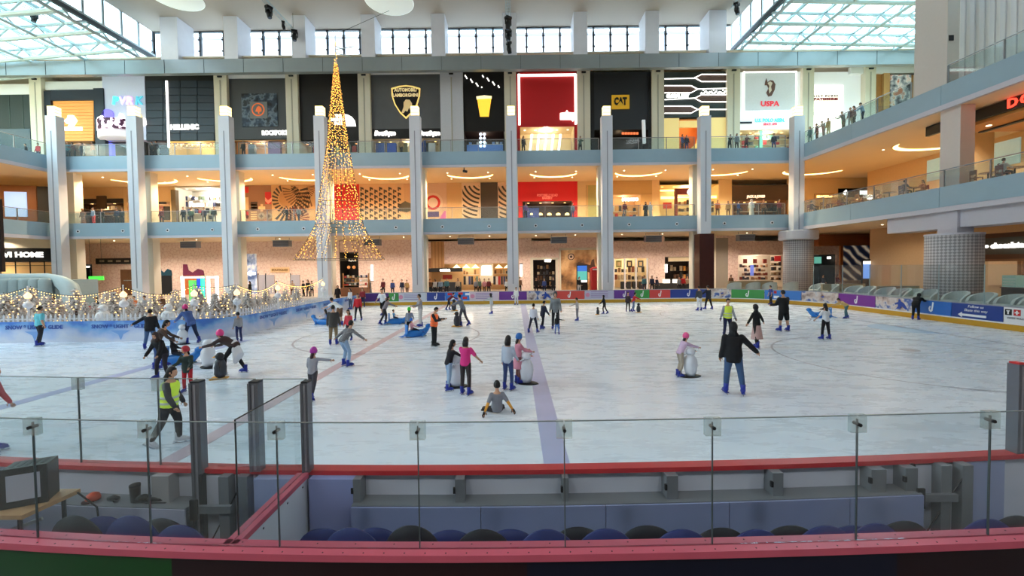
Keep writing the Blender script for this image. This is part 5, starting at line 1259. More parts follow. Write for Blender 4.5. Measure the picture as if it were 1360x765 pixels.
p = at(392, 44, 47.0); zt = p.z; truss(p.x, 30, 47, zt, 'lighting truss left of centre under the ceiling')
q = at(391, 44, 46.4); spot(q.x, 46.4, zt - 0.02, 'black spotlight at the end of the truss left of centre', 0.4)
q = at(357, 14, 42.2); spot(q.x + 0.0, 42.2, zt - 0.02, 'black spotlight part way along the truss left of centre', 1.1)
q = at(379, 36, 45.2); spot(q.x, 44.8, zt - 0.02, 'small black spotlight between its two neighbours on the left truss', 2.0, 0.7)
truss(-0.35, 30, 46.5, 27.6, 'lighting truss at the centre under the ceiling')
for y, lab in ((46.0, 'lowest black spotlight hanging at the centre'), (43.6, 'middle black spotlight hanging at the centre'), (41.4, 'top black spotlight hanging at the centre')): spot(-0.35, y, 27.58, lab, y)
p = at(972, 12, 46.0); truss(p.x, 30, 46, p.z, 'lighting truss at the right end of the ceiling')
spot(p.x, 45.0, p.z - 0.02, 'black spotlight on the truss at the right end of the ceiling', 0.7)
p = at(85, 36, 44.0); truss(p.x, 26, 44, p.z, 'lighting truss below the left glazed roof')
q = at(67, 30, 41.5); spot(p.x, 41.3, p.z - 0.02, 'black spotlight on the truss below the left glazed roof', 0.3, 0.9)
spot(p.x, 37.2, p.z - 0.02, 'black spotlight at the upper left corner of the picture', 0.9, 0.8)

# security camera under the upper slab
t = thing('security_camera', 'small dark security camera under the upper balcony edge', 'camera', (at(616, 226, 42.9).x, 43.2, Z2B))
MB().tube([(0, 0, 0), (0, 0, -0.35)], 0.05, 8).build('stem', m_dark, t); MB().tube([(-0.08, -0.1, -0.4), (0.3, -0.25, -0.5)], 0.13, 8).build('housing', m_dark, t)

# ---- right wing: shops behind the balconies
s = thing('restaurant_fascia', 'dark restaurant fascia with red glowing letters under the upper right balcony', 'sign', (31.2, 24, 12.55))
B(-0.1, 0.15, -18, 8.1, 0.35, 1.05).build('fascia_board', M((40, 42, 38), 0.4), s)
for k, c in enumerate('DOME'):
    text(c, 0.8, (-0.16, 2.5 - k * 0.72, 0.72), glow((255, 70, 50), 2.2), s, 0.06, rz=-PI / 2, bold=0.02)
s2 = struct(B(31.4, 47.5, -6, 30.4, 12.7, 12.95).build('ceiling_timber', M((190, 130, 66), 0.45, vary=0.15, scale=1.5)), 'golden timber ceiling of the restaurant in the right wing', 'ceiling')
for y in (29, 26.5, 24, 21.5): 
    for x in (32.4, 35.5): B(x - 0.1, x + 0.1, y - 0.1, y + 0.1, 12.66, 12.7).build('downlight', m_dl, s2)
B(33.2, 33.5, -6, 30.4, 12.6, 12.7).build('ceiling_slot', m_dark, s2)
lamp('restaurant_light', (36, 24, 12.2), 900, WARM, 0.3, 150)
t = thing('globe_lamp', 'bright globe lamp in the restaurant under the timber ceiling', 'lamp', (33.6, 26.4, 12.7)); MB().ball((0, 0, -0.55), 0.24, n=12, m=8).build('globe', m_neon, t); MB().tube([(0, 0, -0.35), (0, 0, 0)], 0.015, 5).build('cord', m_dark, t)
fw = struct(B(40.0, 40.3, -6, 48, Z1T, Z2B).build('wall_right_wing_upper', M((236, 200, 150), 0.7)), 'warm rear wall of the lower balcony in the right wing', 'wall')
B(39.9, 40.0, 33.5, 41, 11.2, 13.2).build('glass_light', M((190, 226, 226), 0.2, emit=0.25), fw); B(39.9, 40.0, 24, 29.5, 9.4, 13.2).build('glass_light', M((176, 216, 214), 0.2, emit=0.25), fw)
p = struct(B(36.2, 38.0, 33.6, 35.0, Z1T, Z2B).build('pier_right_wing', M((232, 196, 146), 0.7)), 'warm square pier on the lower balcony of the right wing', 'pier')
s = Shop('sports_front', 'dark shop front with white glowing signs at the corner of the right wing', 1113, 1156, Z1T); s.r('dark_panel', m_dark, 1113, 1156, 250, 262, 0.0, 0.3); s.poly('white_mark', m_neon, [(1120, 256), (1124, 252), (1126, 255), (1126, 259), (1122, 259)], -0.1, 0); s.t('BOSS', 1147, 256, 4.5, m_neon, -0.1, 10, bold=0.05); s.niche(1113, 1156, 262, 2.6, M((120, 84, 58), 0.7), watts=40, col=WARM)
s = Shop('small_lit_sign', 'small warm lit shop sign behind the corner of the right wing railing', 1084, 1106, Z1T, 'sign'); s.r('board', M((200, 160, 110), 0.6), 1082, 1108, 257, 264, -0.1, 0); s.t('BRASSERIE', 1095, 261, 2.6, m_warmglow, -0.15, 20)
# escalator seen through the railing
es = thing('escalator', 'escalator with glass sides rising behind the right wing railing', 'escalator', (36.0, 27.6, Z1T))
for y in (-0.6, 0.6):
    MB().add([(-1.0, y - 0.02, 0.9), (4.0, y - 0.02, 4.2), (4.0, y - 0.02, 5.2), (-1.0, y - 0.02, 1.9), (-1.0, y + 0.02, 0.9), (4.0, y + 0.02, 4.2), (4.0, y + 0.02, 5.2), (-1.0, y + 0.02, 1.9)], [(0, 1, 2, 3), (7, 6, 5, 4), (0, 4, 5, 1), (3, 2, 6, 7), (0, 3, 7, 4), (1, 5, 6, 2)]).build('balustrade', M((206, 226, 226), 0.2), es)
    MB().tube([(-1.3, y, 1.85), (-1.0, y, 1.95), (4.0, y, 5.25)], 0.06, 6).build('handrail', m_dark, es)
for k in range(12): B(-1.0 + k * 0.4, -0.6 + k * 0.4, -0.56, 0.56, 0, 0.25 + k * 0.27).build('step', m_gal, es)
# chocolate cafe on the ground floor of the right wing
s = thing('cafe_sign', 'wooden cafe sign with white chocolate lettering at the ground floor right', 'sign', (32.0, 26, 3.6))
B(-0.15, 0.2, -8, 2.75, 0.0, 1.7).build('timber_box', M((110, 66, 38), 0.5, vary=0.1), s); B(-0.2, -0.15, -8, 2.6, 0.3, 1.4).build('sign_face', M((92, 84, 70), 0.5), s)
text('chocolate', 0.46, (-0.24, 1.25, 0.86), m_neon, s, 0.05, rz=-PI / 2, bold=0.03); MB().ball((-0.24, 2.42, 0.85), 0.05, 0.14, 0.1, n=10, m=6).build('bean_mark', m_neon, s)
B(-0.2, 0.25, -8, 2.75, -0.15, 0.0).build('timber_lip', M((150, 96, 56), 0.5), s)
rw2 = struct(B(37.0, 37.3, -6, 44, ZG, Z1B).build('wall_right_wing_ground', M((206, 170, 128), 0.7, vary=0.08)), 'warm rear wall of the ground floor cafe in the right wing', 'wall')
for k in range(5):
    B(36.7, 37.0, 22 + k * 2.2, 23.9 + k * 2.2, 1.6 + (k % 2) * 0.4, 3.6).build('wall_panel', M([(150, 100, 66), (226, 190, 150), (120, 90, 70)][k % 3], 0.6), rw2)
ct = thing('cafe_counter', 'dark cafe display counter behind the armchairs at the ground floor right', 'counter', (33.4, 24.5, ZG))
B(-0.5, 0.5, -4, 4, 0, 1.05).build('body', M((50, 42, 36), 0.5), ct); B(-0.55, 0.55, -4.05, 4.05, 1.05, 1.12).build('worktop', M((90, 80, 70), 0.3), ct); B(-0.45, 0.45, 3.2, 4.0, 1.12, 1.9).build('glass_case', M((150, 190, 180), 0.2, emit=0.2), ct)
for k in range(3): B(-0.47, -0.45, 3.25, 3.95, 1.25 + k * 0.2, 1.28 + k * 0.2).build('case_shelf', m_white, ct)
t = thing('cafe_pendant', 'glowing pendant lamp below the chocolate cafe sign', 'lamp', (33.2, 25.9, 3.45)); MB().lathe([(0.32, -0.5), (0.3, -0.42), (0.1, -0.25), (0.03, -0.2)], n=14).build('shade', m_warmglow, t); MB().tube([(0, 0, -0.2), (0, 0, 3.4)], 0.012, 5).build('cord', m_dark, t)
# left wing shop fronts
s = thing('grid_shop', 'black-framed shop with a gridded window and white sign at the ground floor left', 'shop front', (-49.9, 43.0, ZG), rz=-1.1)
B(-0.1, 0.2, -8, 2.4, 4.0, 5.4).build('black_fascia', m_black, s); text('SAVVI HOME', 0.72, (0.24, -0.6, 4.7), m_neon, s, 0.05, rz=PI / 2, bold=0.03)
B(-0.1, 0.3, -8, 2.4, 5.4, 6.3).build('cream_header', M((226, 214, 190), 0.6), s)
for k in range(9): B(0.0, 0.08, -7 + k * 1.05, -6.93 + k * 1.05, 0, 4.0).build('glazing_bar', m_black, s)
for k in range(4): B(0.0, 0.08, -7, 2.2, 0.9 + k * 0.9, 0.95 + k * 0.9).build('glazing_bar', m_black, s)
B(-3.0, -2.9, -8, 2.4, 0, 4).build('rear_wall', M((220, 180, 120), 0.7, emit=0.1), s); lamp('shop_light', (-53, 43.5, 3.5), 90, SOFT, 0.2)
s = thing('video_pier', 'brown timber pier with a pale blue video screen on the lower left balcony', 'screen', (-52.2, 44.6, Z1T), rz=-1.35); B(-0.4, 0.0, -2.2, 1.6, 0, 4.3).build('timber_panel', M((120, 76, 46), 0.5), s); B(0.0, 0.06, -1.1, 0.8, 1.0, 3.6).build('video_screen', glow((150, 180, 226), 0.8), s)
s = thing('white_logo_front', 'dark shop front with a white glowing logo on the lower left balcony', 'shop front', (-49.4, 45.0, Z1T), rz=-1.4); B(-0.3, 0.0, -1.0, 2.6, 0, 4.2).build('dark_panel', m_dark, s); MB().ball((0.06, 0.6, 2.9), 0.05, 0.55, 0.32, n=10, m=6).build('white_logo', m_neon, s)
s = thing('black_curtain', 'dark hanging drape at the very left edge', 'drape', (at(1, 300, 36).x - 0.2, 36, 3.0)); MB().box(-0.5, 0.3, -0.12, 0.12, 0.6, 6.7).build('cloth', M((34, 20, 22), 0.8), s); MB().tube([(-0.6, 0, 6.75), (0.4, 0, 6.75)], 0.05, 6).build('rail', m_dark, s); MB().tube([(-0.1, 0, 6.75), (-0.1, 0, 10.6)], 0.02, 5).build('hanger_cable', m_dark, s)

# towers outside, seen through the high windows
for k, (px, Y, wd, h) in enumerate(((545, 210, 17, 132), (655, 190, 15, 124), (715, 200, 16, 124), (830, 200, 18, 120), (805, 230, 12, 126))):
    x = (px - PPX) / FPX * Y
    t = thing('tower_block', 'pale high-rise tower seen through the high windows, %s from the left' % ['first', 'second', 'third', 'fifth', 'fourth'][k], 'building', (x, Y, -20), group='towers outside the high windows')
    B(-wd / 2, wd / 2, 0, 10, 0, h).build('core', M((206, 222, 234), 0.7), t)
    for q in range(18): B(-wd / 2 - 0.6, wd / 2 + 0.6, -1.0, 0, 86 + q * 2.6, 87.2 + q * 2.6).build('balcony_band', M((170, 190, 206), 0.7), t)
# ================================================================ people
EXTRA = {}
SKIN = (196, 150, 122); SKIN2 = (150, 104, 78); SKIN3 = (226, 184, 160)
def rot3(p, ax, deg):
    return Matrix.Rotation(math.radians(deg), 3, ax) @ Vector(p)
def loft(m, c, sections, up, rt, fw, n=12):
    """elliptical rings along an axis: (distance, half width, half depth)"""
    vs, fs = [], []
    for d, a, b in sections:
        for j in range(n):
            t = 2 * PI * j / n; vs.append(c + up * d + rt * (a * math.cos(t)) + fw * (b * math.sin(t)))
    k = len(sections)
    for i in range(k - 1):
        for j in range(n): fs.append((i * n + j, i * n + (j + 1) % n, (i + 1) * n + (j + 1) % n, (i + 1) * n + j))
    fs += [tuple(range(n - 1, -1, -1)), tuple((k - 1) * n + j for j in range(n))]
    m.add(vs, fs)
def limb(m, pts, rads, n=10):
    m.tube(pts, rads, n)
    for p, r in zip(pts, rads): m.ball(p, r * 0.98, n=n, m=6)
def head_geo(c, R, s):
    """head with jaw, brow, nose, lips and ears; R turns it"""
    m = MB().ball((0, 0, 0), 0.076, 0.096, 0.118, n=18, m=14)
    out = []
    for x, y, z in m.v:
        if z < -0.03: x *= 1 - 0.9 * (-z - 0.03) * 3.2; y = y * 0.9 + 0.012
        if y > 0.06 and abs(x) < 0.02 and -0.045 < z < 0.015: y += 0.022 * (1 - abs(x) / 0.02) * (0.6 if z > -0.015 else 1)
        if y > 0.05 and abs(x) < 0.03 and -0.085 < z < -0.055: y += 0.006
        if y > 0.05 and 0.018 < abs(x) < 0.045 and 0 < z < 0.025: y -= 0.008
        out.append((x, y, z))
    e = MB().ball((0.078, -0.005, -0.005), 0.012, 0.02, 0.03, n=8, m=6).ball((-0.078, -0.005, -0.005), 0.012, 0.02, 0.03, n=8, m=6)
    vs = [c + R @ (Vector(v) * s) for v in out + e.v]
    o = len(out)
    return vs, m.f + [tuple(i + o for i in f) for f in e.f]
def hand_geo(c, d, palm, s, side, grip):
    """palm and five bent fingers; d points along the hand, palm is the palm normal"""
    d = d.normalized(); u = (palm - d * palm.dot(d)).normalized(); w_ = d.cross(u) * side
    m = MB()
    m.tube([c, c + d * 0.05 * s, c + d * 0.095 * s], [0.026 * s, 0.036 * s, 0.034 * s], 8, ell=0.5)
    for k, (off, ln) in enumerate(((-0.027, 0.06), (-0.009, 0.075), (0.009, 0.07), (0.027, 0.055))):
        b = c + d * 0.09 * s + w_ * off * s
        q1 = (d * math.cos(grip * 0.5) + u * math.sin(grip * 0.5)); q2 = (d * math.cos(grip * 1.3) + u * math.sin(grip * 1.3))
        p1 = b + q1 * ln * 0.55 * s; m.tube([b, p1, p1 + q2 * ln * 0.5 * s], [0.0095 * s, 0.009 * s, 0.0065 * s], 5)
    tb = c + d * 0.03 * s + w_ * -0.03 * s
    t1 = tb + (d * 0.5 - w_ * 0.8 + u * 0.2).normalized() * 0.035 * s
    m.tube([tb, t1, t1 + (d * 0.8 - w_ * 0.25 + u * 0.4).normalized() * 0.03 * s], [0.012 * s, 0.0105 * s, 0.008 * s], 5)
    return m.v, m.f
_SK = {}
def skate_mesh():
    if 'b' not in _SK:
        b = MB(); b.tube([(0, -0.03, 0.1), (0, -0.025, 0.03), (0, -0.02, -0.04)], [0.056, 0.052, 0.054], 10)
        b.tube([(0, -0.075, -0.055), (0, -0.03, -0.045), (0, 0.05, -0.045), (0, 0.12, -0.062), (0, 0.18, -0.075)], [0.03, 0.052, 0.05, 0.044, 0.022], 10)
        b.box(-0.038, 0.038, -0.1, 0.19, -0.108, -0.09)
        _SK['b'] = b.mesh('skate', True)
        c = MB().box(-0.006, 0.006, -0.12, 0.21, -0.16, -0.14); c.box(-0.012, 0.012, -0.075, -0.035, -0.14, -0.108).box(-0.012, 0.012, 0.09, 0.13, -0.14, -0.108); _SK['l'] = c.mesh('blade')
        d = MB()
        for k in range(4): d.tube([(-0.03, 0.03 - k * 0.012 + 0.02, -0.0 + k * 0.022 - 0.02), (0.03, 0.05 - k * 0.012, k * 0.022 - 0.02)], 0.006, 4)
        _SK['c'] = d.mesh('laces')
        h = MB().tube([(0, -0.07, -0.045), (0, 0.0, -0.04), (0, 0.1, -0.05), (0, 0.17, -0.06)], [0.036, 0.044, 0.042, 0.024], 10); h.box(-0.04, 0.04, -0.1, 0.19, -0.085, -0.065); _SK['s'] = h.mesh('shoe', True)
    return _SK
_HC = {}
def person(label, loc, h, heading, pose=None, top=('long', (90, 90, 90)), bottom=('long', (40, 40, 46)), head=('hair', (24, 20, 18)), feet=('skate', (34, 50, 150)),
           skin=SKIN, vest=None, group=None, vox=0.028, detail=True, build=1.0, pel=None, gloves=None, sleeves=None):
    p = dict(lean=4, side=0, legl=(4, 4, 8), legr=(2, 4, 6), arml=(4, 10, 12), armr=(4, 10, 12), hp=0, hy=0)
    if pose: p.update(pose)
    s = h / 1.75; sh = 0.16 if feet[0] == 'skate' else 0.085
    hs = s * (1.22 if h < 1.3 else (1.12 if h < 1.5 else 1.0)); hs = max(hs, 0.8 * min(1, s * 1.3))
    root = thing('person', label, 'person', loc, rz=math.radians(heading), group=group)
    # --- skeleton
    def dirv(fl, ab, sd): 
        f, a = math.radians(fl), math.radians(ab); return Vector((math.sin(a) * sd, math.sin(f) * math.cos(a), -math.cos(f) * math.cos(a)))
    T = Vector((math.sin(math.radians(p['side'])), math.sin(math.radians(p['lean'])), math.cos(math.radians(p['lean'])))).normalized()
    RT = Vector((1, 0, 0)); RT = (RT - T * RT.dot(T)).normalized(); FW = T.cross(RT) * -1
    if FW.y < 0: FW = -FW
    P0 = Vector((0, 0, 0)); J = {}
    for sd, nm in ((-1, 'l'), (1, 'r')):
        fl, ab, kn = p['leg' + nm]
        hip = P0 + Vector((0.09 * s * sd, 0, -0.02 * s)); knee = hip + dirv(fl, ab, sd) * 0.43 * s; ank = knee + dirv(fl - kn, ab * 0.7, sd) * 0.40 * s
        J['leg' + nm] = (hip, knee, ank, fl - kn)
    neck = P0 + T * 0.50 * s
    for sd, nm in ((-1, 'l'), (1, 'r')):
        fl, ab, el = p['arm' + nm]
        shd = P0 + T * 0.43 * s + RT * (0.165 * s * sd * build); elb = shd + dirv(fl, ab, sd) * 0.28 * s; wr = elb + dirv(fl + el, ab * (0.6 if el > 20 else 1.0), sd) * 0.245 * s
        J['arm' + nm] = (shd, elb, wr)
    low = min(J['legl'][2].z, J['legr'][2].z) - sh * s
    off = Vector((0, 0, -low if pel is None else pel))
    if pel is None:
        q = J['legl'][2] if J['legl'][2].z < J['legr'][2].z else J['legr'][2]; off.y = -q.y * 0.7
    P0 = P0 + off; neck = neck + off
    for k in J: J[k] = tuple((v + off if isinstance(v, Vector) else v) for v in J[k])
    HR = (Matrix.Rotation(math.radians(p['hy']), 3, 'Z') @ Matrix.Rotation(math.radians(-(p['lean'] * 0.45 + p['hp'])), 3, 'X'))
    ht = neck + T * 0.05 * s; hc = ht + HR @ Vector((0, 0.02 * hs, 0.135 * hs))
    R = s * build
    def torso(m, inf, lo=-0.1, hi=0.5, fat=1.0):
        sec = [(-0.1, 0.13, 0.1), (-0.04, 0.165, 0.118), (0.08, 0.155, 0.112), (0.2, 0.14, 0.1), (0.33, 0.165, 0.115), (0.42, 0.165, 0.105), (0.47, 0.12, 0.085), (0.52, 0.06, 0.06)]
        loft(m, P0, [(d * s, (a * fat) * R + inf, b * fat * R + inf) for d, a, b in sec if lo <= d <= hi + 0.03], T, RT, FW)
    def arms(m, inf, frac):
        for nm in ('arml', 'armr'):
            a, e, w_ = J[nm]
            if frac < 1: limb(m, [a, a.lerp(e, 0.55), a.lerp(e, 0.8)], [0.056 * R + inf, 0.052 * R + inf, 0.05 * R + inf])
            else: limb(m, [a, a.lerp(e, 0.5), e, e.lerp(w_, 0.4), w_], [0.054 * R + inf, 0.047 * R + inf, 0.041 * R + inf, 0.039 * R + inf, 0.03 * R + inf])
    def legs(m, inf, frac):
        for nm in ('legl', 'legr'):
            a, k, f, _ = J[nm]
            if frac < 1: limb(m, [a, a.lerp(k, 0.5), a.lerp(k, 1.02)], [0.088 * R + inf, 0.08 * R + inf, 0.07 * R + inf])
            else: limb(m, [a, a.lerp(k, 0.5), k, k.lerp(f, 0.35), f], [0.086 * R + inf, 0.072 * R + inf, 0.055 * R + inf, 0.052 * R + inf, 0.038 * R + inf])
    def moulded(name, m, mat, par, v=vox):
        me = m.mesh(name); o = obj(name, me, mat, par)
        r = o.modifiers.new('r', 'REMESH'); r.mode = 'VOXEL'; r.voxel_size = max(0.014, v * (0.75 + 0.25 * s)); sm = o.modifiers.new('s', 'SMOOTH'); sm.factor = 0.5; sm.iterations = 2
        return o
    m = MB(); torso(m, 0); arms(m, 0, 1); legs(m, 0, 1); limb(m, [neck - T * 0.03 * s, ht + (hc - ht) * 0.45], [0.056 * hs, 0.05 * hs])
    skm = M(skin, 0.55, vary=0.04)
    body = moulded('body', m, skm, root)
    ex = [head_geo(hc, HR, hs)]
    for nm, sd in (('arml', -1), ('armr', 1)):
        a, e, w_ = J[nm]; ex.append(hand_geo(w_ - (w_ - e).normalized() * 0.02 * s, w_ - e, Vector((-sd * 0.8, 0.4, -0.2)), s, sd, 0.5))
    EXTRA[body.data.name] = ex
    if detail:
        em = _HC.setdefault('eye', MB().ball((0, 0, 0), 0.011, 0.006, 0.007, n=8, m=6).mesh('eye'))
        for sx_ in (-0.03, 0.03):
            o = obj('eye', em, M((30, 22, 20), 0.3), body); o.location = hc + HR @ Vector((sx_ * hs, 0.083 * hs, 0.008 * hs)); o.scale = (hs,) * 3; o.rotation_euler = HR.to_euler()
        mm = _HC.setdefault('mouth', MB().tube([(-0.022, -0.004, 0), (0, 0.002, -0.002), (0.022, -0.004, 0)], [0.003, 0.006, 0.003], 6).mesh('mouth'))
        o = obj('mouth', mm, M((150, 84, 80), 0.5), body); o.location = hc + HR @ Vector((0, 0.086 * hs, -0.066 * hs)); o.scale = (hs,) * 3; o.rotation_euler = HR.to_euler()
    # --- clothes
    kind, col = top[0], top[1]
    tm = top[2] if len(top) > 2 else M(col, 0.8, vary=0.14, scale=9)
    lo = -0.1 if kind in ('coat', 'long', 'tee', 'vest') else -0.1
    m = MB(); torso(m, 0.02 * s + (0.012 if kind == 'coat' else 0), lo, 0.48)
    arms(m, 0.014 * s + (0.01 if kind == 'coat' else 0), 1 if kind in ('long', 'coat') else 0.6)
    if kind == 'coat': loft(m, P0, [(-0.2 * s, 0.175 * R, 0.14 * R), (-0.08 * s, 0.18 * R, 0.14 * R), (0.1 * s, 0.165 * R, 0.125 * R)], T.lerp(Vector((0, 0, 1)), 0.6).normalized(), RT, FW)
    moulded({'coat': 'coat', 'tee': 'tee_shirt', 'dress': 'dress_top'}.get(kind, 'top'), m, tm, root)
    if sleeves:
        m = MB()
        for nm in ('arml', 'armr'):
            a, e, w_ = J[nm]; limb(m, [a.lerp(e, 0.6), e, w_.lerp(e, 0.12)], [0.052 * R, 0.05 * R, 0.04 * R])
        moulded('sleeves', m, M(sleeves, 0.85), root)
    kind, col = bottom[0], bottom[1]; bmat = bottom[2] if len(bottom) > 2 else M(col, 0.85, vary=0.12, scale=10)
    m = MB()
    if kind in ('skirt', 'midi', 'robe'):
        ln = {'skirt': 0.45, 'midi': 0.62, 'robe': 0.84}[kind] * s
        loft(m, P0 + Vector((0, 0, 0)), [(-ln, 0.25 * R, 0.22 * R), (-ln * 0.6, 0.215 * R, 0.18 * R), (-0.1 * s, 0.185 * R, 0.14 * R), (0.1 * s, 0.15 * R, 0.112 * R)], Vector((0, T.y * 0.3, 1)).normalized(), RT, FW, 18)
        moulded('skirt', m, bmat, root)
        if len(bottom) > 3:
            m = MB(); legs(m, 0.012 * s, 1); moulded('leggings', m, M(bottom[3], 0.85), root)
    else:
        torso(m, 0.012 * s, -0.1, 0.1); legs(m, 0.016 * s, 1 if kind == 'long' else 0.6)
        moulded('shorts' if kind == 'short' else 'trousers', m, bmat, root)
    if vest:
        m = MB(); torso(m, 0.036 * s, -0.1, 0.44); v_ = moulded('safety_vest', m, M(vest, 0.6, emit=0.15, vary=0.05), root, vox)
        for d in (0.0, 0.12):
            b = MB(); loft(b, P0, [(d * s, 0.165 * R + 0.042 * s, 0.115 * R + 0.042 * s), ((d + 0.045) * s, 0.162 * R + 0.042 * s, 0.113 * R + 0.042 * s)], T, RT, FW, 20); b.build('reflective_band', M((196, 206, 190) if vest[0] < 240 else (226, 120, 80), 0.4), v_, smooth=True)
    # --- feet
    sm_ = skate_mesh(); low = min(J['legl'][2].z, J['legr'][2].z)
    for nm in ('legl', 'legr'):
        a, k, f, ang = J[nm]; pit = 0
        if f.z > low + 0.03 * s: pit = max(-60, min(20, ang))
        if pel is not None: pit = max(-20, min(80, ang + 10))
        o = obj('skate' if feet[0] == 'skate' else 'shoe', sm_['b' if feet[0] == 'skate' else 's'], None, root, f); o.scale = (s * 1.08,) * 3 if feet[0] == 'skate' else (s,) * 3
        o.rotation_euler = (math.radians(pit), 0, math.radians(-8 if nm == 'legr' else 8))
        o.data.materials.clear() if False else None
        if not o.data.materials: o.data.materials.append(M((34, 50, 150), 0.45))
        o.material_slots[0].link = 'OBJECT'; o.material_slots[0].material = M(feet[1], 0.45, vary=0.1)
        if feet[0] == 'skate':
            obj('blade', sm_['l'], M((176, 182, 190), 0.25, metal=0.8), o)
            if detail: obj('laces', sm_['c'], M((220, 222, 228), 0.7), o)
    if gloves:
        for nm in ('arml', 'armr'):
            a, e, w_ = J[nm]; d = (w_ - e).normalized(); vs, fs = hand_geo(w_ - d * 0.03 * s, d, Vector((0, 0.4, -0.8)), s * 1.18, -1 if nm == 'arml' else 1, 0.4); MB().add(vs, fs).build('glove', M(gloves, 0.8), root, smooth=True)
    # --- head covering
    k, c = head[0], head[1]
    def cap(rx, ry, rz_, face, n=18, m_=14):
        b = MB().ball((0, 0, 0), rx, ry, rz_, n=n, m=m_); out = []
        for x, y, z in b.v:
            if y > 0.028 and z < face and abs(x) < 0.075: x, y, z = x * 0.72, y * 0.72, z * 0.8
            elif z < -0.05 and k in ('hair', 'helmet'): z = -0.05 + (z + 0.05) * 0.3; 
            out.append(tuple(hc + HR @ (Vector((x, y - 0.008, z + 0.008)) * hs)))
        return MB().add(out, b.f)
    hm = M(c, 0.6, vary=0.15, scale=14)
    if k in ('hair', 'long_hair', 'bob', 'curly'):
        f = 1.18 if k == 'curly' else 1.0
        o = cap(0.087 * f, 0.107 * f, 0.127 * f, 0.055)
        if k == 'long_hair':
            b0 = hc + HR @ Vector((0, -0.06 * hs, 0.02 * hs)); o.tube([b0, b0 + Vector((0, -0.045, -0.12)) * hs, b0 + Vector((0, -0.05, -0.27)) * hs, b0 + Vector((0, -0.035, -0.36)) * hs], [0.075 * hs, 0.085 * hs, 0.07 * hs, 0.03 * hs], 10, ell=0.6)
        if k == 'bob':
            b0 = hc + HR @ Vector((0, -0.02 * hs, 0)); o.tube([b0, b0 + Vector((0, -0.03, -0.1)) * hs, b0 + Vector((0, -0.03, -0.17)) * hs], [0.09 * hs, 0.098 * hs, 0.085 * hs], 12, ell=0.95)
        o.build('hair', hm, root, smooth=True)
    elif k == 'helmet':
        o = cap(0.104, 0.124, 0.142, 0.06); o.build('helmet', M(c, 0.35, vary=0.03), root, smooth=True)
        MB().tube([hc + HR @ (Vector((x, y, z)) * hs) for x, y, z in ((-0.085, 0.0, 0.0), (-0.06, 0.03, -0.1), (0, 0.04, -0.125), (0.06, 0.03, -0.1), (0.085, 0.0, 0.0))], 0.006 * hs, 5).build('chin_strap', m_black, root)
        hc2 = head[2] if len(head) > 2 else (26, 20, 18)
        b0 = hc + HR @ Vector((0, -0.05 * hs, -0.04 * hs)); MB().tube([b0, b0 + Vector((0, -0.05, -0.12)) * hs, b0 + Vector((0, -0.06, -0.3 if len(head) > 3 else -0.14)) * hs], [0.06 * hs, 0.06 * hs, 0.03 * hs], 8, ell=0.7).build('hair', M(hc2, 0.6), root, smooth=True)
    elif k in ('hijab', 'hood'):
        o = cap(0.1, 0.12, 0.14, 0.06); b0 = hc + HR @ Vector((0, -0.02 * hs, -0.03 * hs))
        o.tube([b0, b0.lerp(neck, 0.6) + Vector((0, -0.01, 0)), neck - T * 0.06 * s], [0.088 * hs, 0.085 * hs, 0.14 * R], 12, ell=0.85); o.build('headscarf' if k == 'hijab' else 'hood', hm, root, smooth=True)
    return root
G = lambda px, py: on(px, py, 0.0)
def hgt(px, pf, pt): return (pf - pt) / ((pf - (354 - (px - 684) * 0.0126)) / 3.5)
GSK = 'skaters on the ice'
BLU = ('skate', (32, 46, 150))
def sk(label, px, pf, pt, heading, k=1.0, **kw):
    h = hgt(px, pf, pt) * k; near = pf > 455
    return person(label + '', G(px, pf), h, heading, group=GSK, vox=0.021 if near else 0.028, detail=near, **kw)
JE = (70, 96, 140); LJ = (150, 176, 206); KK = (26, 26, 30)
glide = dict(lean=10, legl=(18, 5, 24), legr=(-10, 6, 12), arml=(10, 24, 14), armr=(10, 24, 14))
push = dict(lean=26, legl=(16, 4, 22), legr=(-12, 5, 14), arml=(58, 6, 10), armr=(58, 6, 10), hp=-14)
stand = {}
sk('man in a turquoise shirt and black trousers skating beside the hoarding', 55, 459, 408, -20, top=('tee', (110, 196, 210)), pose=dict(lean=2, legl=(10, 8, 16), legr=(-8, 10, 10), arml=(-6, 26, 16), armr=(-12, 18, 20)), build=1.2)
sk('man in a black jacket and jeans reaching his left arm out', 200, 463, 412, 20, top=('coat', (24, 24, 30)), bottom=('long', JE), pose=dict(lean=6, legl=(-6, 4, 14), legr=(10, 4, 20), arml=(4, 58, 4), armr=(2, 12, 14)), build=1.1)
sk('woman in a brown top bending behind the black-hooded skater', 208, 490, 425, -60, top=('long', (84, 66, 58)), bottom=('long', (60, 84, 140)), head=('long_hair', (22, 18, 18)), pose=dict(lean=30, arml=(40, 8, 20), armr=(30, 8, 24), legl=(24, 4, 24), legr=(4, 4, 10)))
sk('skater in a long black hooded coat with white cords', 217, 503, 440, 170, top=('coat', (24, 22, 26)), bottom=('long', (50, 44, 52)), head=('hood', (60, 44, 40)), pose=dict(lean=22, legl=(10, 9, 18), legr=(14, 9, 16), arml=(24, 14, 20), armr=(20, 14, 10)))
sk('person in a pink helmet and blue jacket pushing a white helper by the hoarding', 253, 456, 408, 70, k=1.1, top=('coat', (74, 100, 160)), bottom=('long', (36, 44, 76)), head=('helmet', (226, 60, 130)), pose=dict(push, lean=34, arml=(46, 6, 6), armr=(52, 6, 6)))
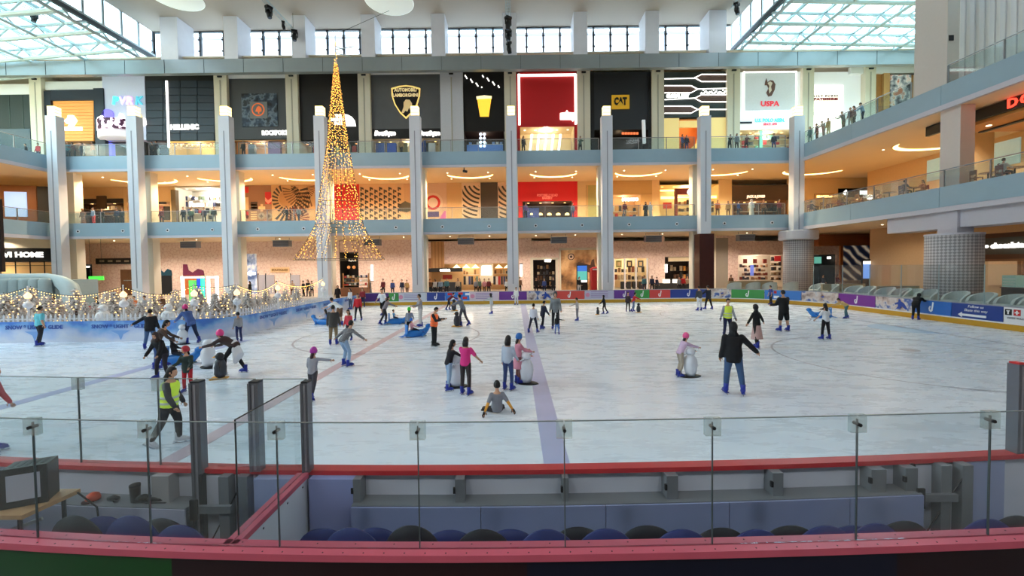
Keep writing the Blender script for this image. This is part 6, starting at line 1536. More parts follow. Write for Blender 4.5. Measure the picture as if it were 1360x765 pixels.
sk('child in a grey vest and dark jeans standing at the hoarding corner', 317, 454, 416, 60, top=('long', (150, 150, 156)), bottom=('long', (44, 50, 96)), pose=dict(legl=(-6, 8, 10), legr=(12, 6, 12)), feet=('skate', (30, 40, 110)))
sk('woman in a pink helmet, dark vest and white skirt leaning far over', 318, 497, 437, 92, k=1.18, top=('long', (66, 50, 50)), bottom=('skirt', (226, 226, 232), M((226, 226, 232), 0.8), KK), head=('helmet', (236, 70, 140)), pose=dict(lean=62, legl=(34, 6, 30), legr=(0, 10, 26), arml=(58, 8, 20), armr=(40, 10, 40), hp=-40))
sk('small child in a red helmet and red trousers behind the marshal', 250, 521, 463, 190, top=('coat', (44, 58, 54)), bottom=('long', (176, 32, 44)), head=('helmet', (176, 40, 56)), pose=dict(hy=-50, arml=(30, 14, 30), armr=(40, 10, 40)))
sk('rink marshal in a yellow safety vest gliding beside the boards', 232, 591, 489, -75, top=('long', (34, 34, 44)), bottom=('long', (34, 32, 36)), head=('long_hair', (24, 20, 20)), vest=(206, 236, 60), feet=('skate', (206, 206, 212)), pose=dict(lean=6, legl=(16, 3, 16), legr=(-14, 3, 14), arml=(4, 8, 20), armr=(14, 10, 20)), build=1.2)
sk('skater cut off at the left edge stretching out an arm in a red sleeve', -14, 603, 490, -60, k=1.0, top=('long', (190, 60, 70)), bottom=('long', (40, 40, 60)), pose=dict(arml=(10, 20, 10), armr=(50, 50, 0), lean=8))
sk('girl in a purple helmet and grey top pointing with her right arm', 416, 531, 465, -12, top=('long', (150, 150, 160)), bottom=('long', (66, 64, 72)), head=('helmet', (170, 50, 160), (60, 30, 30), 'long'), pose=dict(lean=6, legl=(2, 2, 6), legr=(-16, 6, 12), armr=(24, 88, 6), arml=(10, 20, 30)))
sk('skater in a checked grey shirt and pale jeans leaning with arms spread', 459, 487, 430, -30, k=1.12, top=('long', (120, 120, 126), node_mat('checked_cloth', lambda nt, v: (lambda c: (c.inputs['Color1'].__setattr__('default_value', lin((150, 150, 154))), c.inputs['Color2'].__setattr__('default_value', lin((88, 88, 94))), c.outputs['Color'])[2])(tex(nt, 'Checker', v, Scale=24.0)), 0.85)), bottom=('long', LJ), pose=dict(lean=38, legl=(26, 4, 36), legr=(22, 4, 30), arml=(-30, 50, 10), armr=(30, 46, 6), hp=-16))
sk('man in a dark jacket and khaki trousers seen from behind', 443, 458, 407, 10, top=('coat', (70, 66, 64)), bottom=('long', (140, 120, 92)), build=1.1)
sk('girl in a coral red top behind the checked skater', 464, 452, 413, 175, top=('long', (222, 70, 84)), bottom=('long', (50, 50, 60)), head=('long_hair', (30, 22, 20)))
sk('man in a white shirt bending over a blue sled', 452, 433, 399, 80, k=1.25, top=('tee', (236, 236, 240)), bottom=('short', (110, 80, 60)), pose=dict(lean=58, legl=(14, 4, 10), legr=(4, 4, 8), arml=(60, 6, 10), armr=(50, 6, 10), hp=-20))
sk('girl in a red sweater and black leggings facing forward', 476, 426, 391, 185, top=('long', (206, 40, 52)), head=('long_hair', (26, 20, 20)), pose=dict(legl=(0, 9, 4), legr=(0, 9, 4)))
sk('woman in a white top and grey jeans beyond the red sweater', 466, 411, 384, 150, top=('long', (226, 224, 230)), bottom=('long', (70, 84, 110)), head=('long_hair', (26, 20, 20)))
sk('person in a maroon top near the far end of the hoarding', 482, 408, 383, 190, top=('long', (130, 36, 48)), bottom=('long', (44, 52, 76)))
sk('woman in black standing where the hoarding meets the far boards', 449, 404, 380, 200, top=('coat', (20, 18, 24)), bottom=('robe', (20, 18, 24)), head=('hijab', (18, 16, 20)))
sk('boy in a white tee shirt and black shorts skating with bent knees', 508, 420, 384, 170, top=('tee', (236, 236, 244)), bottom=('short', (20, 20, 24)), pose=glide)
sk('woman in a grey top and black leggings pushing a blue sled', 512, 431, 397, -70, k=1.1, top=('long', (128, 118, 124)), head=('long_hair', (30, 22, 20)), pose=push)
sk('child in a bright green helmet and grey top', 544, 446, 410, 10, top=('long', (134, 140, 156)), head=('helmet', (70, 220, 70)), pose=dict(armr=(40, 10, 10)))
sk('person in a grey top holding one arm out beside the marshal', 559, 434, 392, 120, top=('long', (150, 144, 148)), bottom=('long', (196, 190, 188)), pose=dict(arml=(40, 30, 30), armr=(20, 16, 60)))
sk('rink marshal in an orange vest looking down at a phone', 577, 460, 409, -100, top=('long', (30, 28, 32)), bottom=('long', (32, 30, 34)), vest=(250, 110, 50), feet=('skate', (24, 24, 28)), pose=dict(arml=(30, 6, 70), armr=(30, 6, 70), hp=24, legl=(1, 2, 2), legr=(0, 2, 2)), build=1.15)
sk('person in grey leaning over a penguin helper', 614, 433, 394, 70, k=1.08, top=('long', (120, 120, 128)), bottom=('long', (86, 84, 92)), pose=dict(push, lean=22))
sk('child in maroon bending towards a far penguin helper', 597, 412, 389, -70, k=1.1, top=('long', (110, 30, 46)), bottom=('long', (40, 34, 40)), pose=dict(push, lean=50))
sk('person in pale grey raising an arm near the far boards', 653, 417, 391, 80, top=('coat', (196, 200, 204)), bottom=('long', (196, 196, 200)), head=('hijab', (40, 36, 40)), pose=dict(arml=(70, 20, 0)))
sk('person all in white standing where the blue line meets the far boards', 686, 405, 382, 160, top=('long', (232, 228, 226)), bottom=('long', (226, 222, 220)))
sk('girl in a black top and pale jeans reaching towards her friend', 598, 517, 456, -55, k=1.04, top=('long', (30, 26, 34)), bottom=('long', LJ), head=('long_hair', (30, 22, 22)), pose=dict(lean=16, legl=(10, 10, 10), legr=(-6, 10, 8), arml=(40, 10, 16), armr=(56, 8, 10)))
sk('girl in a bright pink tee shirt and black leggings', 619, 524, 450, -20, top=('tee', (214, 50, 130)), bottom=('long', (58, 50, 52)), head=('bob', (28, 22, 24)), pose=dict(legl=(4, 4, 6), legr=(0, 4, 6), armr=(14, 34, 30), arml=(40, 8, 10)))
sk('girl in a pale blue hooded top and jeans with long dark hair', 675, 518, 449, -25, top=('long', (184, 194, 212)), bottom=('long', (56, 72, 118)), head=('bob', (22, 18, 20)), pose=dict(lean=2, arml=(2, 8, 8), armr=(20, 8, 20)))
sk('girl in a blue helmet and pink dress beside a snowman helper', 688, 509, 446, -70, top=('long', (214, 140, 160)), bottom=('skirt', (224, 150, 170), M((224, 150, 170), 0.8), (120, 80, 74)), head=('helmet', (46, 110, 190), (40, 24, 22), 'long'), pose=dict(arml=(40, 8, 40), armr=(40, 8, 40), lean=4))
sit = person('boy in a grey shirt with mustard sleeves sitting on the ice', G(660, 549), 1.42, 12, dict(lean=-8, legl=(78, 34, 64), legr=(80, 20, 70), arml=(-26, 26, 4), armr=(-22, 30, 4)), top=('tee', (126, 128, 138)), bottom=('long', (44, 38, 40)), group=GSK, vox=0.021, pel=0.13, gloves=(24, 22, 24), sleeves=(214, 150, 60))
sk('man in a white shirt and black trousers left of the small black-hooded child', 709, 442, 404, -30, top=('long', (206, 204, 216)), bottom=('long', (34, 34, 54)), pose=dict(legl=(-10, 12, 6), legr=(8, 12, 6)))
sk('man in navy skating beyond the white-shirted man', 722, 437, 400, -60, top=('coat', (30, 32, 56)), bottom=('long', (30, 28, 36)), pose=dict(glide, arml=(30, 10, 30)))
sk('man in a grey jacket behind the small black-hooded child', 738, 437, 389, 175, top=('coat', (134, 138, 142)), bottom=('long', (40, 38, 44)), head=('curly', (70, 74, 80)))
sk('small child in a black hooded top and blue jeans lifting one arm', 740, 444, 419, -20, top=('long', (24, 22, 26)), bottom=('long', (80, 120, 190)), head=('hood', (22, 20, 24)), pose=dict(armr=(30, 70, 50), legl=(8, 8, 8), legr=(-4, 10, 6)))
sk('child in grey and white pointing left', 767, 426, 397, 75, top=('long', (190, 184, 186)), bottom=('long', (120, 118, 126)), pose=dict(arml=(60, 20, 10)))
sk('child in black pushing a low helper near the far boards', 802, 417, 393, 70, top=('coat', (26, 28, 34)), bottom=('long', (26, 26, 30)), head=('hood', (26, 26, 32)), pose=dict(push, lean=10, arml=(30, 6, 20), armr=(30, 6, 20)))
sk('person in dark clothes beside the red-topped child by the far boards', 834, 414, 389, 180, top=('long', (66, 52, 58)), bottom=('long', (34, 30, 34)))
sk('child in a red top and jeans leaning on a helper by the far boards', 842, 414, 389, -80, top=('long', (196, 36, 48)), bottom=('long', (90, 110, 150)), pose=dict(push, lean=18))
sk('person in a dark top and white trousers in the far pair', 929, 413, 381, 10, top=('long', (66, 68, 74)), bottom=('long', (226, 224, 230)))
sk('person in black in the far pair', 940, 411, 380, 20, top=('coat', (28, 30, 44)), bottom=('long', (24, 22, 28)), pose=dict(legl=(10, 10, 6), legr=(-6, 10, 6), arml=(30, 40, 10)), build=1.1)
sk('child in a pink helmet and lilac top pushing a snowman helper', 901, 500, 446, -78, k=1.06, top=('long', (206, 176, 204)), bottom=('long', (172, 158, 142)), head=('helmet', (232, 90, 150)), pose=dict(push, lean=28, arml=(62, 4, 8), armr=(66, 4, 8), legl=(12, 4, 26), legr=(2, 4, 20)))
sk('tall man in a black hooded jacket and jeans seen from behind', 974, 523, 431, -14, top=('coat', (18, 18, 22)), bottom=('long', (58, 84, 122)), head=('hood', (20, 20, 24)), pose=dict(lean=0, legl=(2, 7, 6), legr=(-4, 9, 4), armr=(12, 44, 4), arml=(0, 10, 14)), build=1.15)
sk('rink marshal in a yellow vest facing forward in the distance', 966, 449, 398, 178, top=('long', (150, 154, 166)), bottom=('long', (30, 34, 70)), vest=(206, 226, 70), pose=dict(arml=(0, 18, 6), armr=(0, 18, 6)), gloves=(30, 36, 80))
sk('woman in a black top, black headscarf and long pinkish skirt', 1003, 462, 406, 25, top=('long', (20, 18, 22)), bottom=('midi', (196, 160, 156), M((196, 160, 156), 0.8, vary=0.2, scale=20), (30, 26, 30)), head=('hijab', (18, 16, 20)), pose=dict(lean=4, arml=(-6, 46, 4), armr=(4, 44, 8), legl=(-6, 8, 10), legr=(8, 6, 4)))
sk('man in a black jacket and black shorts seen from behind', 1041, 440, 387, 8, top=('coat', (22, 22, 24)), bottom=('short', (22, 22, 26)), head=('hair', (30, 28, 30)), pose=dict(legl=(0, 9, 2), legr=(0, 9, 2), armr=(20, 16, 70), arml=(20, 16, 60)), build=1.2)
sk('woman in a white top and black trousers with long dark hair', 1097, 451, 405, 10, top=('tee', (232, 232, 238)), bottom=('long', (24, 22, 28)), head=('long_hair', (28, 22, 22)), pose=dict(legl=(2, 10, 4), legr=(0, 8, 4), arml=(10, 30, 30), armr=(20, 40, 40)))
sk('child in a mustard top bending over a sled by the end boards', 1122, 423, 398, 86, k=1.25, top=('long', (206, 170, 110)), bottom=('long', (70, 110, 120)), pose=dict(lean=60, legl=(20, 4, 20), legr=(-10, 6, 8), arml=(70, 6, 4), armr=(60, 6, 4)))
sk('person in black bending over the end boards', 1216, 425, 391, -60, k=1.12, top=('coat', (22, 20, 22)), bottom=('long', (24, 22, 26)), head=('hood', (22, 20, 24)), pose=dict(lean=48, arml=(60, 6, 30), armr=(60, 6, 30)), build=1.1)
sk('person in a blue shirt beside the far green panel', 1024, 405, 380, 90, top=('tee', (50, 60, 130)), bottom=('long', (30, 28, 34)))
sk('person in dark clothes leaning on the far boards by the blue panel', 589, 404, 383, 20, top=('coat', (40, 34, 40)), bottom=('long', (40, 36, 44)))

# ---- skating helpers and sleds
def snowman(px, py, h, rz, label, first=[None]):
    if first[0] is None:
        t = thing('snowman_helper', label, 'skating aid', G(px, py), group='white skating helpers'); first[0] = t
        MB().lathe([(0.15, 0.05), (0.2, 0.2), (0.235, 0.42), (0.22, 0.6), (0.15, 0.72), (0.12, 0.76)], n=20).build('body', M((226, 228, 236), 0.45, vary=0.04), t, smooth=True)
        h_ = MB().ball((0, 0, 0.88), 0.165, 0.165, 0.15, n=16, m=10).build('head', M((230, 232, 240), 0.45, vary=0.04), t, smooth=True)
        MB().ball((0.05, 0.15, 0.92), 0.018, n=6, m=5).ball((-0.05, 0.15, 0.92), 0.018, n=6, m=5).build('eyes', m_black, h_); MB().tube([(0, 0.14, 0.88), (0, 0.25, 0.87)], [0.025, 0.004], 8).build('nose', M((226, 120, 50), 0.5), h_)
        MB().tube([(-0.2, -0.12, 0.74), (-0.12, -0.02, 0.8), (0.12, -0.02, 0.8), (0.2, -0.12, 0.74)], 0.022, 8).build('handle', M((225, 228, 236), 0.4), t)
        MB().lathe([(0.3, 0.0), (0.3, 0.03), (0.17, 0.05)], n=20).build('base', m_black, t).scale = (0.75, 1.25, 1); B(-0.03, 0.03, -0.35, 0.4, -0.002, 0.02).build('runner', m_black, t)
        for k in range(3): MB().ball((0, 0.2 + 0.02 * (k == 1), 0.3 + k * 0.14), 0.02, n=6, m=5).build('button', m_black, t)
    else: t = dup(first[0], G(px, py), 0, label)
    t.rotation_euler = (0, 0, math.radians(rz)); t.scale = (h / 1.03,) * 3
snowman(917, 500, 0.92, -80, 'white snowman helper pushed by the child in lilac')
snowman(699, 509, 0.98, -110, 'white snowman helper beside the girl in the pink dress')
snowman(606, 514, 0.95, -70, 'white snowman helper between the two girls')
snowman(277, 488, 1.02, 60, 'white snowman helper under the pink-helmeted woman')
snowman(243, 457, 0.95, 80, 'white snowman helper by the hoarding')
def penguin(px, py, h, rz, label, first=[None]):
    if first[0] is None:
        t = thing('penguin_helper', label, 'skating aid', G(px, py), group='penguin skating helpers'); first[0] = t
        MB().lathe([(0.12, 0.05), (0.19, 0.18), (0.2, 0.42), (0.15, 0.62), (0.1, 0.7)], n=18).build('body', M((52, 54, 62), 0.45), t, smooth=True)
        MB().ball((0, 0.07, 0.36), 0.15, 0.15, 0.3, n=14, m=10).build('belly', m_white, t, smooth=True)
        h_ = MB().ball((0, 0.01, 0.8), 0.13, 0.14, 0.13, n=14, m=10).build('head', M((30, 30, 34), 0.45), t, smooth=True); MB().tube([(0, 0.13, 0.79), (0, 0.24, 0.77)], [0.04, 0.006], 8).build('beak', M((236, 170, 50), 0.5), h_); MB().ball((0, 0.09, 0.86), 0.08, 0.06, 0.05, n=8, m=6).build('face_patch', m_white, h_)
        for sd in (-1, 1): MB().tube([(0.17 * sd, 0, 0.6), (0.24 * sd, -0.04, 0.42), (0.23 * sd, -0.03, 0.28)], [0.04, 0.05, 0.015], 8, ell=0.4).build('flipper', M((40, 42, 48), 0.45), t)
        for sd in (-1, 1): MB().ball((0.08 * sd, 0.14, 0.06), 0.07, 0.13, 0.03, n=10, m=6).build('foot', M((232, 166, 60), 0.5), t)
        B(-0.16, 0.16, -0.22, 0.3, 0.0, 0.04).build('base', M((206, 150, 60), 0.5), t)
    else: t = dup(first[0], G(px, py), 0, label)
    t.rotation_euler = (0, 0, math.radians(rz)); t.scale = (h / 0.93,) * 3
penguin(293, 503, 0.85, 110, 'penguin helper between the white helper and the leaning woman')
penguin(607, 434, 0.9, 70, 'penguin helper held by the person in grey')
penguin(603, 413, 0.95, -70, 'penguin helper held by the child in maroon near the far boards')
penguin(848, 415, 0.7, -80, 'small penguin helper beside the red-topped child')
penguin(794, 418, 0.55, 80, 'low dark penguin helper in front of the child in black')
def sled(px, py, rz, label, rider, first=[None]):
    if first[0] is None:
        t = thing('seal_sled', label, 'sled', G(px, py), group='blue seal sleds'); first[0] = t; bm2 = M((44, 124, 206), 0.35, vary=0.05)
        MB().tube([(0, -0.62, 0.1), (0, -0.5, 0.14), (0, -0.3, 0.16), (0, 0.1, 0.17), (0, 0.4, 0.2), (0, 0.56, 0.36), (0, 0.62, 0.46)], [0.04, 0.14, 0.2, 0.21, 0.17, 0.12, 0.1], 14).build('body', bm2, t, smooth=True)
        h_ = MB().ball((0, 0.64, 0.5), 0.13, 0.15, 0.12, n=14, m=10).build('head', bm2, t, smooth=True); MB().ball((0, 0.78, 0.48), 0.03, n=8, m=6).build('nose', m_black, h_)
        for sd in (-1, 1):
            MB().tube([(0.16 * sd, 0.3, 0.14), (0.34 * sd, 0.22, 0.05), (0.42 * sd, 0.12, 0.02)], [0.06, 0.06, 0.02], 8, ell=0.4).build('flipper', bm2, t)
            MB().tube([(0.05 * sd, -0.5, 0.12), (0.14 * sd, -0.75, 0.06), (0.2 * sd, -0.85, 0.05)], [0.06, 0.06, 0.02], 8, ell=0.4).build('tail_fin', bm2, t)
            B(0.1 * sd - 0.02, 0.1 * sd + 0.02, -0.5, 0.5, 0.0, 0.05).build('runner', m_alu, t)
        MB().tube([(-0.24, -0.5, 0.62), (0, -0.56, 0.66), (0.24, -0.5, 0.62)], 0.025, 8).build('push_bar', bm2, t); MB().plate([(-0.17, 0.2), (0.17, 0.2), (0.2, 0.6), (-0.2, 0.6)], -0.53, -0.47).build('backrest', bm2, t)
    else: t = dup(first[0], G(px, py), 0, label)
    t.rotation_euler = (0, 0, math.radians(rz))
    if rider:
        lab, h, kw = rider; c = G(px, py); d = Vector((math.sin(math.radians(rz)), -math.cos(math.radians(rz)), 0)) * 0.2
        person(lab, (c.x + d.x, c.y + d.y, 0.0), h, rz, dict(lean=-8, legl=(74, 12, 26), legr=(74, 12, 26), arml=(36, 14, 40), armr=(36, 14, 40)), group=GSK, vox=0.026, pel=0.44, detail=False, **kw)
sled(240, 483, -80, 'blue seal sled behind the black-hooded skater', ('child in black riding the seal sled behind the black-hooded skater', 1.15, dict(top=('long', (24, 22, 28)), bottom=('long', (30, 34, 50)), head=('hood', (28, 22, 24)))))
sled(428, 431, 76, 'blue seal sled pushed by the man in the white shirt', ('child in white riding the sled of the white-shirted man', 1.1, dict(top=('tee', (230, 222, 224)), bottom=('long', (196, 186, 190)), head=('long_hair', (30, 22, 20)))))
sled(528, 430, -80, 'blue seal sled pushed by the woman in grey', ('small child riding the sled pushed by the woman in grey', 0.95, dict(top=('tee', (90, 150, 200)), bottom=('long', (60, 60, 80)))))
sled(553, 447, -60, 'blue seal sled behind the green-helmeted child', ('child in a blue helmet and pink top riding a seal sled', 1.05, dict(top=('long', (214, 150, 160)), bottom=('long', (34, 32, 44)), head=('helmet', (40, 110, 210)))))
sled(1090, 422, 70, 'blue seal sled near the end boards', ('child in dark clothes riding the sled near the end boards', 1.05, dict(top=('long', (40, 30, 40)), bottom=('long', (40, 60, 110)))))
# ================================================================ festive garden behind the hoarding
random.seed(21)
sn = struct(MB().prism([(-47.9, 21.3), (-17.1, 21.3)] + arc(-17.1, 23.4, 2.1, -90, 0, 6) + [(-15.0, 38.9), (-47.9, 38.9)], 0.0, 0.06).build('ground_snow', M((222, 222, 230), 0.9, vary=0.06, scale=1.0)), 'white artificial snow ground of the festive garden', 'ground')
for k, (x, y, r, h) in enumerate(((-30.2, 22.2, 0.6, 0.5), (-22.4, 22.2, 0.62, 0.55), (-18.3, 22.6, 0.6, 0.5), (-26.0, 22.2, 0.6, 0.5))):
    o = MB().lathe([(r, 0), (r * 0.85, h * 0.4), (r * 0.5, h * 0.8), (0.05, h)], n=18).build('snow_mound', M((228, 228, 236), 0.9, vary=0.05), None, smooth=True, loc=(x, y, 0.05))
    tag(o, 'white snow mound in the festive garden, %s from the left' % ['second', 'third', 'fourth', 'first'][k], 'snow mound', 'snow mounds')
m_bulb = M((255, 198, 110), emit=6.0, vary=0)
def octa(m, c, r):
    x, y, z = c; m.add([(x + r, y, z), (x - r, y, z), (x, y + r, z), (x, y - r, z), (x, y, z + r), (x, y, z - r)], [(0, 2, 4), (2, 1, 4), (1, 3, 4), (3, 0, 4), (2, 0, 5), (1, 2, 5), (3, 1, 5), (0, 3, 5)])
def tree_proto(nb, seed):
    random.seed(seed)
    t = thing('frosted_tree', '', 'tree', group='frosted trees in the festive garden')
    MB().tube([(0, 0, 0), (0, 0, 1.9)], [0.05, 0.015], 6).build('trunk', M((90, 74, 62), 0.9), t)
    m = MB(); b = MB()
    for k in range(12):
        z = 0.18 + 1.75 * k / 12; r = 0.78 * (1 - (z / 2.05)) + 0.05; n = max(4, int(16 * (1 - k / 14)))
        for j in range(n):
            a = 2 * PI * (j + random.random() * 0.6) / n + k; rr = r * random.uniform(0.8, 1.1); dz = -0.08 - 0.12 * r
            p0 = Vector((0, 0, z)); p1 = Vector((rr * math.cos(a), rr * math.sin(a), z + dz)); mid = p0.lerp(p1, 0.5) + Vector((0, 0, 0.06))
            m.tube([p0, mid, p1], [0.05, 0.075, 0.012], 4)
            for q in range(3):
                u = random.uniform(0.35, 0.95); c = p0.lerp(p1, u); a2 = a + random.uniform(-0.9, 0.9); e = c + Vector((math.cos(a2), math.sin(a2), random.uniform(-0.3, 0.4))) * 0.17
                m.tube([c, e], [0.034, 0.006], 3)
            if len(b.v) < nb * 6 and random.random() < 0.75: octa(b, p0.lerp(p1, random.uniform(0.6, 1.0)) + Vector((0, 0, 0.04)), 0.036)
    m.build('crown', M((206, 200, 198), 0.9, vary=0.25, scale=7), t)
    o = b.build('fairy_lights', m_bulb, t); o['kind'] = 'stuff'
    return t
ta, tb_ = tree_proto(170, 5), tree_proto(60, 6)
TR = [(4, 25.0, 2.3, 1), (22, 23.4, 2.0, 1), (40, 25.4, 2.3, 1), (60, 24.0, 2.2, 1), (76, 22.9, 1.8, 1), (99, 25.5, 2.1, 1), (93, 22.8, 1.2, 0), (112, 24.2, 1.5, 0), (124, 23.0, 1.4, 0), (150, 25.0, 2.3, 1), (140, 28.0, 2.0, 1), (172, 24.4, 1.5, 0), (184, 24.0, 1.7, 0), (203, 23.6, 1.9, 1),
      (232, 25.0, 2.0, 1), (243, 23.8, 2.0, 0), (262, 26.0, 2.2, 1), (272, 23.2, 1.3, 0), (285, 25.4, 2.1, 0), (298, 23.8, 2.0, 1), (310, 25.2, 2.2, 0), (328, 26.5, 2.1, 0), (340, 25.6, 1.7, 0), (352, 28.0, 1.9, 0), (364, 30.0, 1.6, 0), (378, 29.5, 1.9, 1), (393, 33.0, 1.8, 0)]
TW = ['at the left edge of the picture', 'second from the left edge', 'behind the first lamp post', 'right of the first lamp post', 'in front of the inflatable tent, strongly lit', 'lit and pointed below the tent end', 'small one behind the turquoise-shirted man', 'unlit below the end of the tent', 'low and unlit beside the second lamp post', 'tall and lit behind the second lamp post', 'lit, far back by the tent end', 'low one right of the second lamp post', 'left of the white snow figure', 'lit beside the white snow figure',
      'right of the white snow figure', 'behind the pink-helmeted skater', 'tall one behind the third lamp post', 'small dark one on the snow mound', 'pale one between the snow mounds', 'lit one before the fourth lamp post', 'pale one at the fourth lamp post', 'pale one right of the fourth lamp post', 'short one at the bend of the fence', 'pale one past the bend of the fence', 'small one midway along the side fence', 'lit one at the fifth lamp post', 'farthest along the side fence']
ua = ub = False
for k, (px, Y, h, lit) in enumerate(TR):
    Y2 = Y + 0.3 + (k % 3) * 1.9; h *= min(1.12, Y2 / Y); Y = Y2; x = (px - PPX) / FPX * Y; base = ta if lit else tb_
    lab = 'frosted artificial tree ' + TW[k]
    if base is ta and not ua: o = ta; ua = True; o['label'] = lab; o.location = (x, Y, 0.06)
    elif base is tb_ and not ub: o = tb_; ub = True; o['label'] = lab; o.location = (x, Y, 0.06)
    else: o = dup(base, (x, Y, 0.06), k * 1.7, lab)
    o.scale = (h / 2.0 * random.uniform(0.95, 1.15),) * 2 + (h / 1.95,)
# picket fence
fe = thing('picket_fence', 'white picket fence standing behind the printed hoarding', 'fence')
fp = [(-46.5 + i * 0.24, 21.45) for i in range(123)] + arc(-17.1, 23.4, 1.95, -88, 0, 12) + [(-15.15, 23.65 + i * 0.24) for i in range(48)]
pk = MB().plate([(-0.05, 0), (0.05, 0), (0.05, 1.22), (0, 1.32), (-0.05, 1.22)], -0.012, 0.012).mesh('picket'); m_pk = M((232, 230, 232), 0.6, vary=0.04)
for i, (x, y) in enumerate(fp):
    a = fp[min(i + 1, len(fp) - 1)]; b = fp[max(i - 1, 0)]
    obj('picket', pk, m_pk, fe, (x, y, 0.06), math.atan2(a[1] - b[1], a[0] - b[0]))
for z in (0.55, 1.08): MB().strip(fp, z, z + 0.07, 0.03).build('rail', m_pk, fe)
# lamp posts and strings of lights
LP = [(36, 22.0), (163, 22.0), (257, 22.2), (314, 22.6), (379, 27.5), (425, 34.0)]
lp0 = None; tops = []
for k, (px, Y) in enumerate(LP):
    x = (px - PPX) / FPX * Y if k < 4 else -15.5; lab = 'white lamp post with a snowy ball, %s along the fence' % ords[k]
    if lp0 is None:
        lp0 = o = thing('lamp_post', lab, 'lamp post', (x, Y, 0.06), group='white lamp posts of the festive garden')
        MB().tube([(0, 0, 0), (0, 0, 2.1)], 0.05, 8).build('pole', m_pk, o); MB().ball((0, 0, 1.75), 0.2, n=12, m=8).build('snow_ball', M((236, 236, 242), 0.8), o, smooth=True); MB().lathe([(0.12, 2.1), (0.16, 2.25), (0.03, 2.42)], n=8).build('lantern', M((255, 214, 150), emit=2.0, vary=0), o); MB().tube([(0, 0, 2.4), (0, 0, 2.75)], 0.03, 6).build('finial', m_pk, o)
    else: o = dup(lp0, (x, Y, 0.06), 0, lab)
    tops.append(Vector((x, Y, 2.72)))
tops = [Vector((-32, 22.0, 2.3))] + tops
for k in range(len(tops) - 1):
    a, b = tops[k], tops[k + 1]; n = int((b - a).length / 0.14)
    t = thing('icicle_lights', 'string of warm icicle lights hanging %s' % ['at the left edge', 'between the first and second lamp posts', 'between the second and third lamp posts', 'between the third and fourth lamp posts', 'between the fourth and fifth lamp posts', 'between the fifth and sixth lamp posts'][k], 'string lights', group='icicle light strings')
    pts = [a.lerp(b, i / n) - Vector((0, 0, 0.45 * math.sin(PI * i / n) * (0.3 + 0.7 * ((b - a).length / 6 > 0.5)))) for i in range(n + 1)]
    MB().tube(pts[::3] + [pts[-1]], 0.012, 4).build('wire', m_dark, t)
    m = MB()
    for i, p in enumerate(pts):
        for q in range(1 + (3 if i % 5 == 0 else (1 if i % 3 == 0 else 0))): octa(m, p - Vector((0, 0, 0.05 + q * 0.13)), 0.023)
    o = m.build('bulbs', m_bulb, t); o['kind'] = 'stuff'
# inflatable tent
tn = thing('inflatable_tent', 'long grey ribbed inflatable tent behind the festive trees', 'tent', (-43.5, 33.5, 0.06)); m_inf = M((150, 164, 166), 0.5, vary=0.05)
for k in range(19): MB().tube([(-8 + k * 0.78, 0.1, 0), (-8 + k * 0.78, 0.1, 2.0), (-8 + k * 0.78, 0.1, 2.8), (-8 + k * 0.78, 0.1, 3.0)], [0.4, 0.42, 0.4, 0.25], 12).build('inflated_rib', m_inf, tn, smooth=True)
MB().tube([(-9, 0.6, 3.0), (5.4, 0.9, 2.95), (6.5, 0.8, 2.7), (7.4, 0.6, 2.2), (7.8, 0.5, 1.2), (7.9, 0.5, 0.0)], [0.42, 0.42, 0.5, 0.6, 0.6, 0.6], 12).build('edge_tube', M((176, 188, 190), 0.5), tn, smooth=True)
B(-8.6, 6.4, 0.5, 4.0, 0, 2.8).build('rear_body', m_inf, tn)
# white snow figures
for k, (px, Y, s_) in enumerate(((222, 22.3, 1.0), (135, 22.3, 1.0))):
    t = thing('snow_figure', ['white snow figure standing on the mound left of the pink-helmeted skater', 'white snow figure beside the second lamp post'][k], 'snowman', ((px - PPX) / FPX * Y, Y, 0.06), group='snow figures')
    MB().ball((0, 0, 0.45), 0.5, 0.5, 0.46, n=16, m=10).ball((0, 0, 1.05), 0.33, n=14, m=9).build('body', M((236, 238, 242), 0.85), t, smooth=True); MB().ball((0, 0, 1.5), 0.2, n=14, m=9).build('head', M((236, 238, 242), 0.85), t, smooth=True); MB().tube([(0, -0.18, 1.5), (0, -0.34, 1.48)], [0.03, 0.005], 6).build('nose', M((226, 110, 50), 0.6), t)
# light frames of the photo corner
def lframe(px0, px1, y0, y1, Y, mats, label):
    a, b = at(px0, y1, Y), at(px1, y0, Y); t = thing('light_portal', label, 'light portal', ((a.x + b.x) / 2, Y, 0.06)); w_ = (b.x - a.x) / 2; z1 = b.z - 0.06
    for x0, x1, z0, zz, m in ((-w_, -w_ + 0.16, 0, z1, mats[0]), (w_ - 0.16, w_, 0, z1, mats[1]), (-w_, w_, z1 - 0.16, z1, mats[0])): B(x0, x1, -0.1, 0.1, z0, zz).build('light_bar', m, t)
    B(-w_, w_, 0.12, 0.2, 0.0, 0.5).build('plinth', m_pk, t); return t
gg = glow((60, 255, 150), 1.6)
t = lframe(242, 270, 367, 392, 36, (m_neon, gg), 'glowing photo frame with a green right side in the festive garden'); B(-0.5, 0.1, 0.2, 0.4, 0.4, 2.6).build('green_panel', glow((90, 190, 90), 0.7), t); B(0.2, 0.75, 0.2, 0.4, 0.4, 2.8).build('blue_panel', glow((40, 70, 200), 0.6), t)
lframe(276, 289, 367, 392, 36, (m_neon, m_neon), 'slim white glowing frame right of the green photo frame')
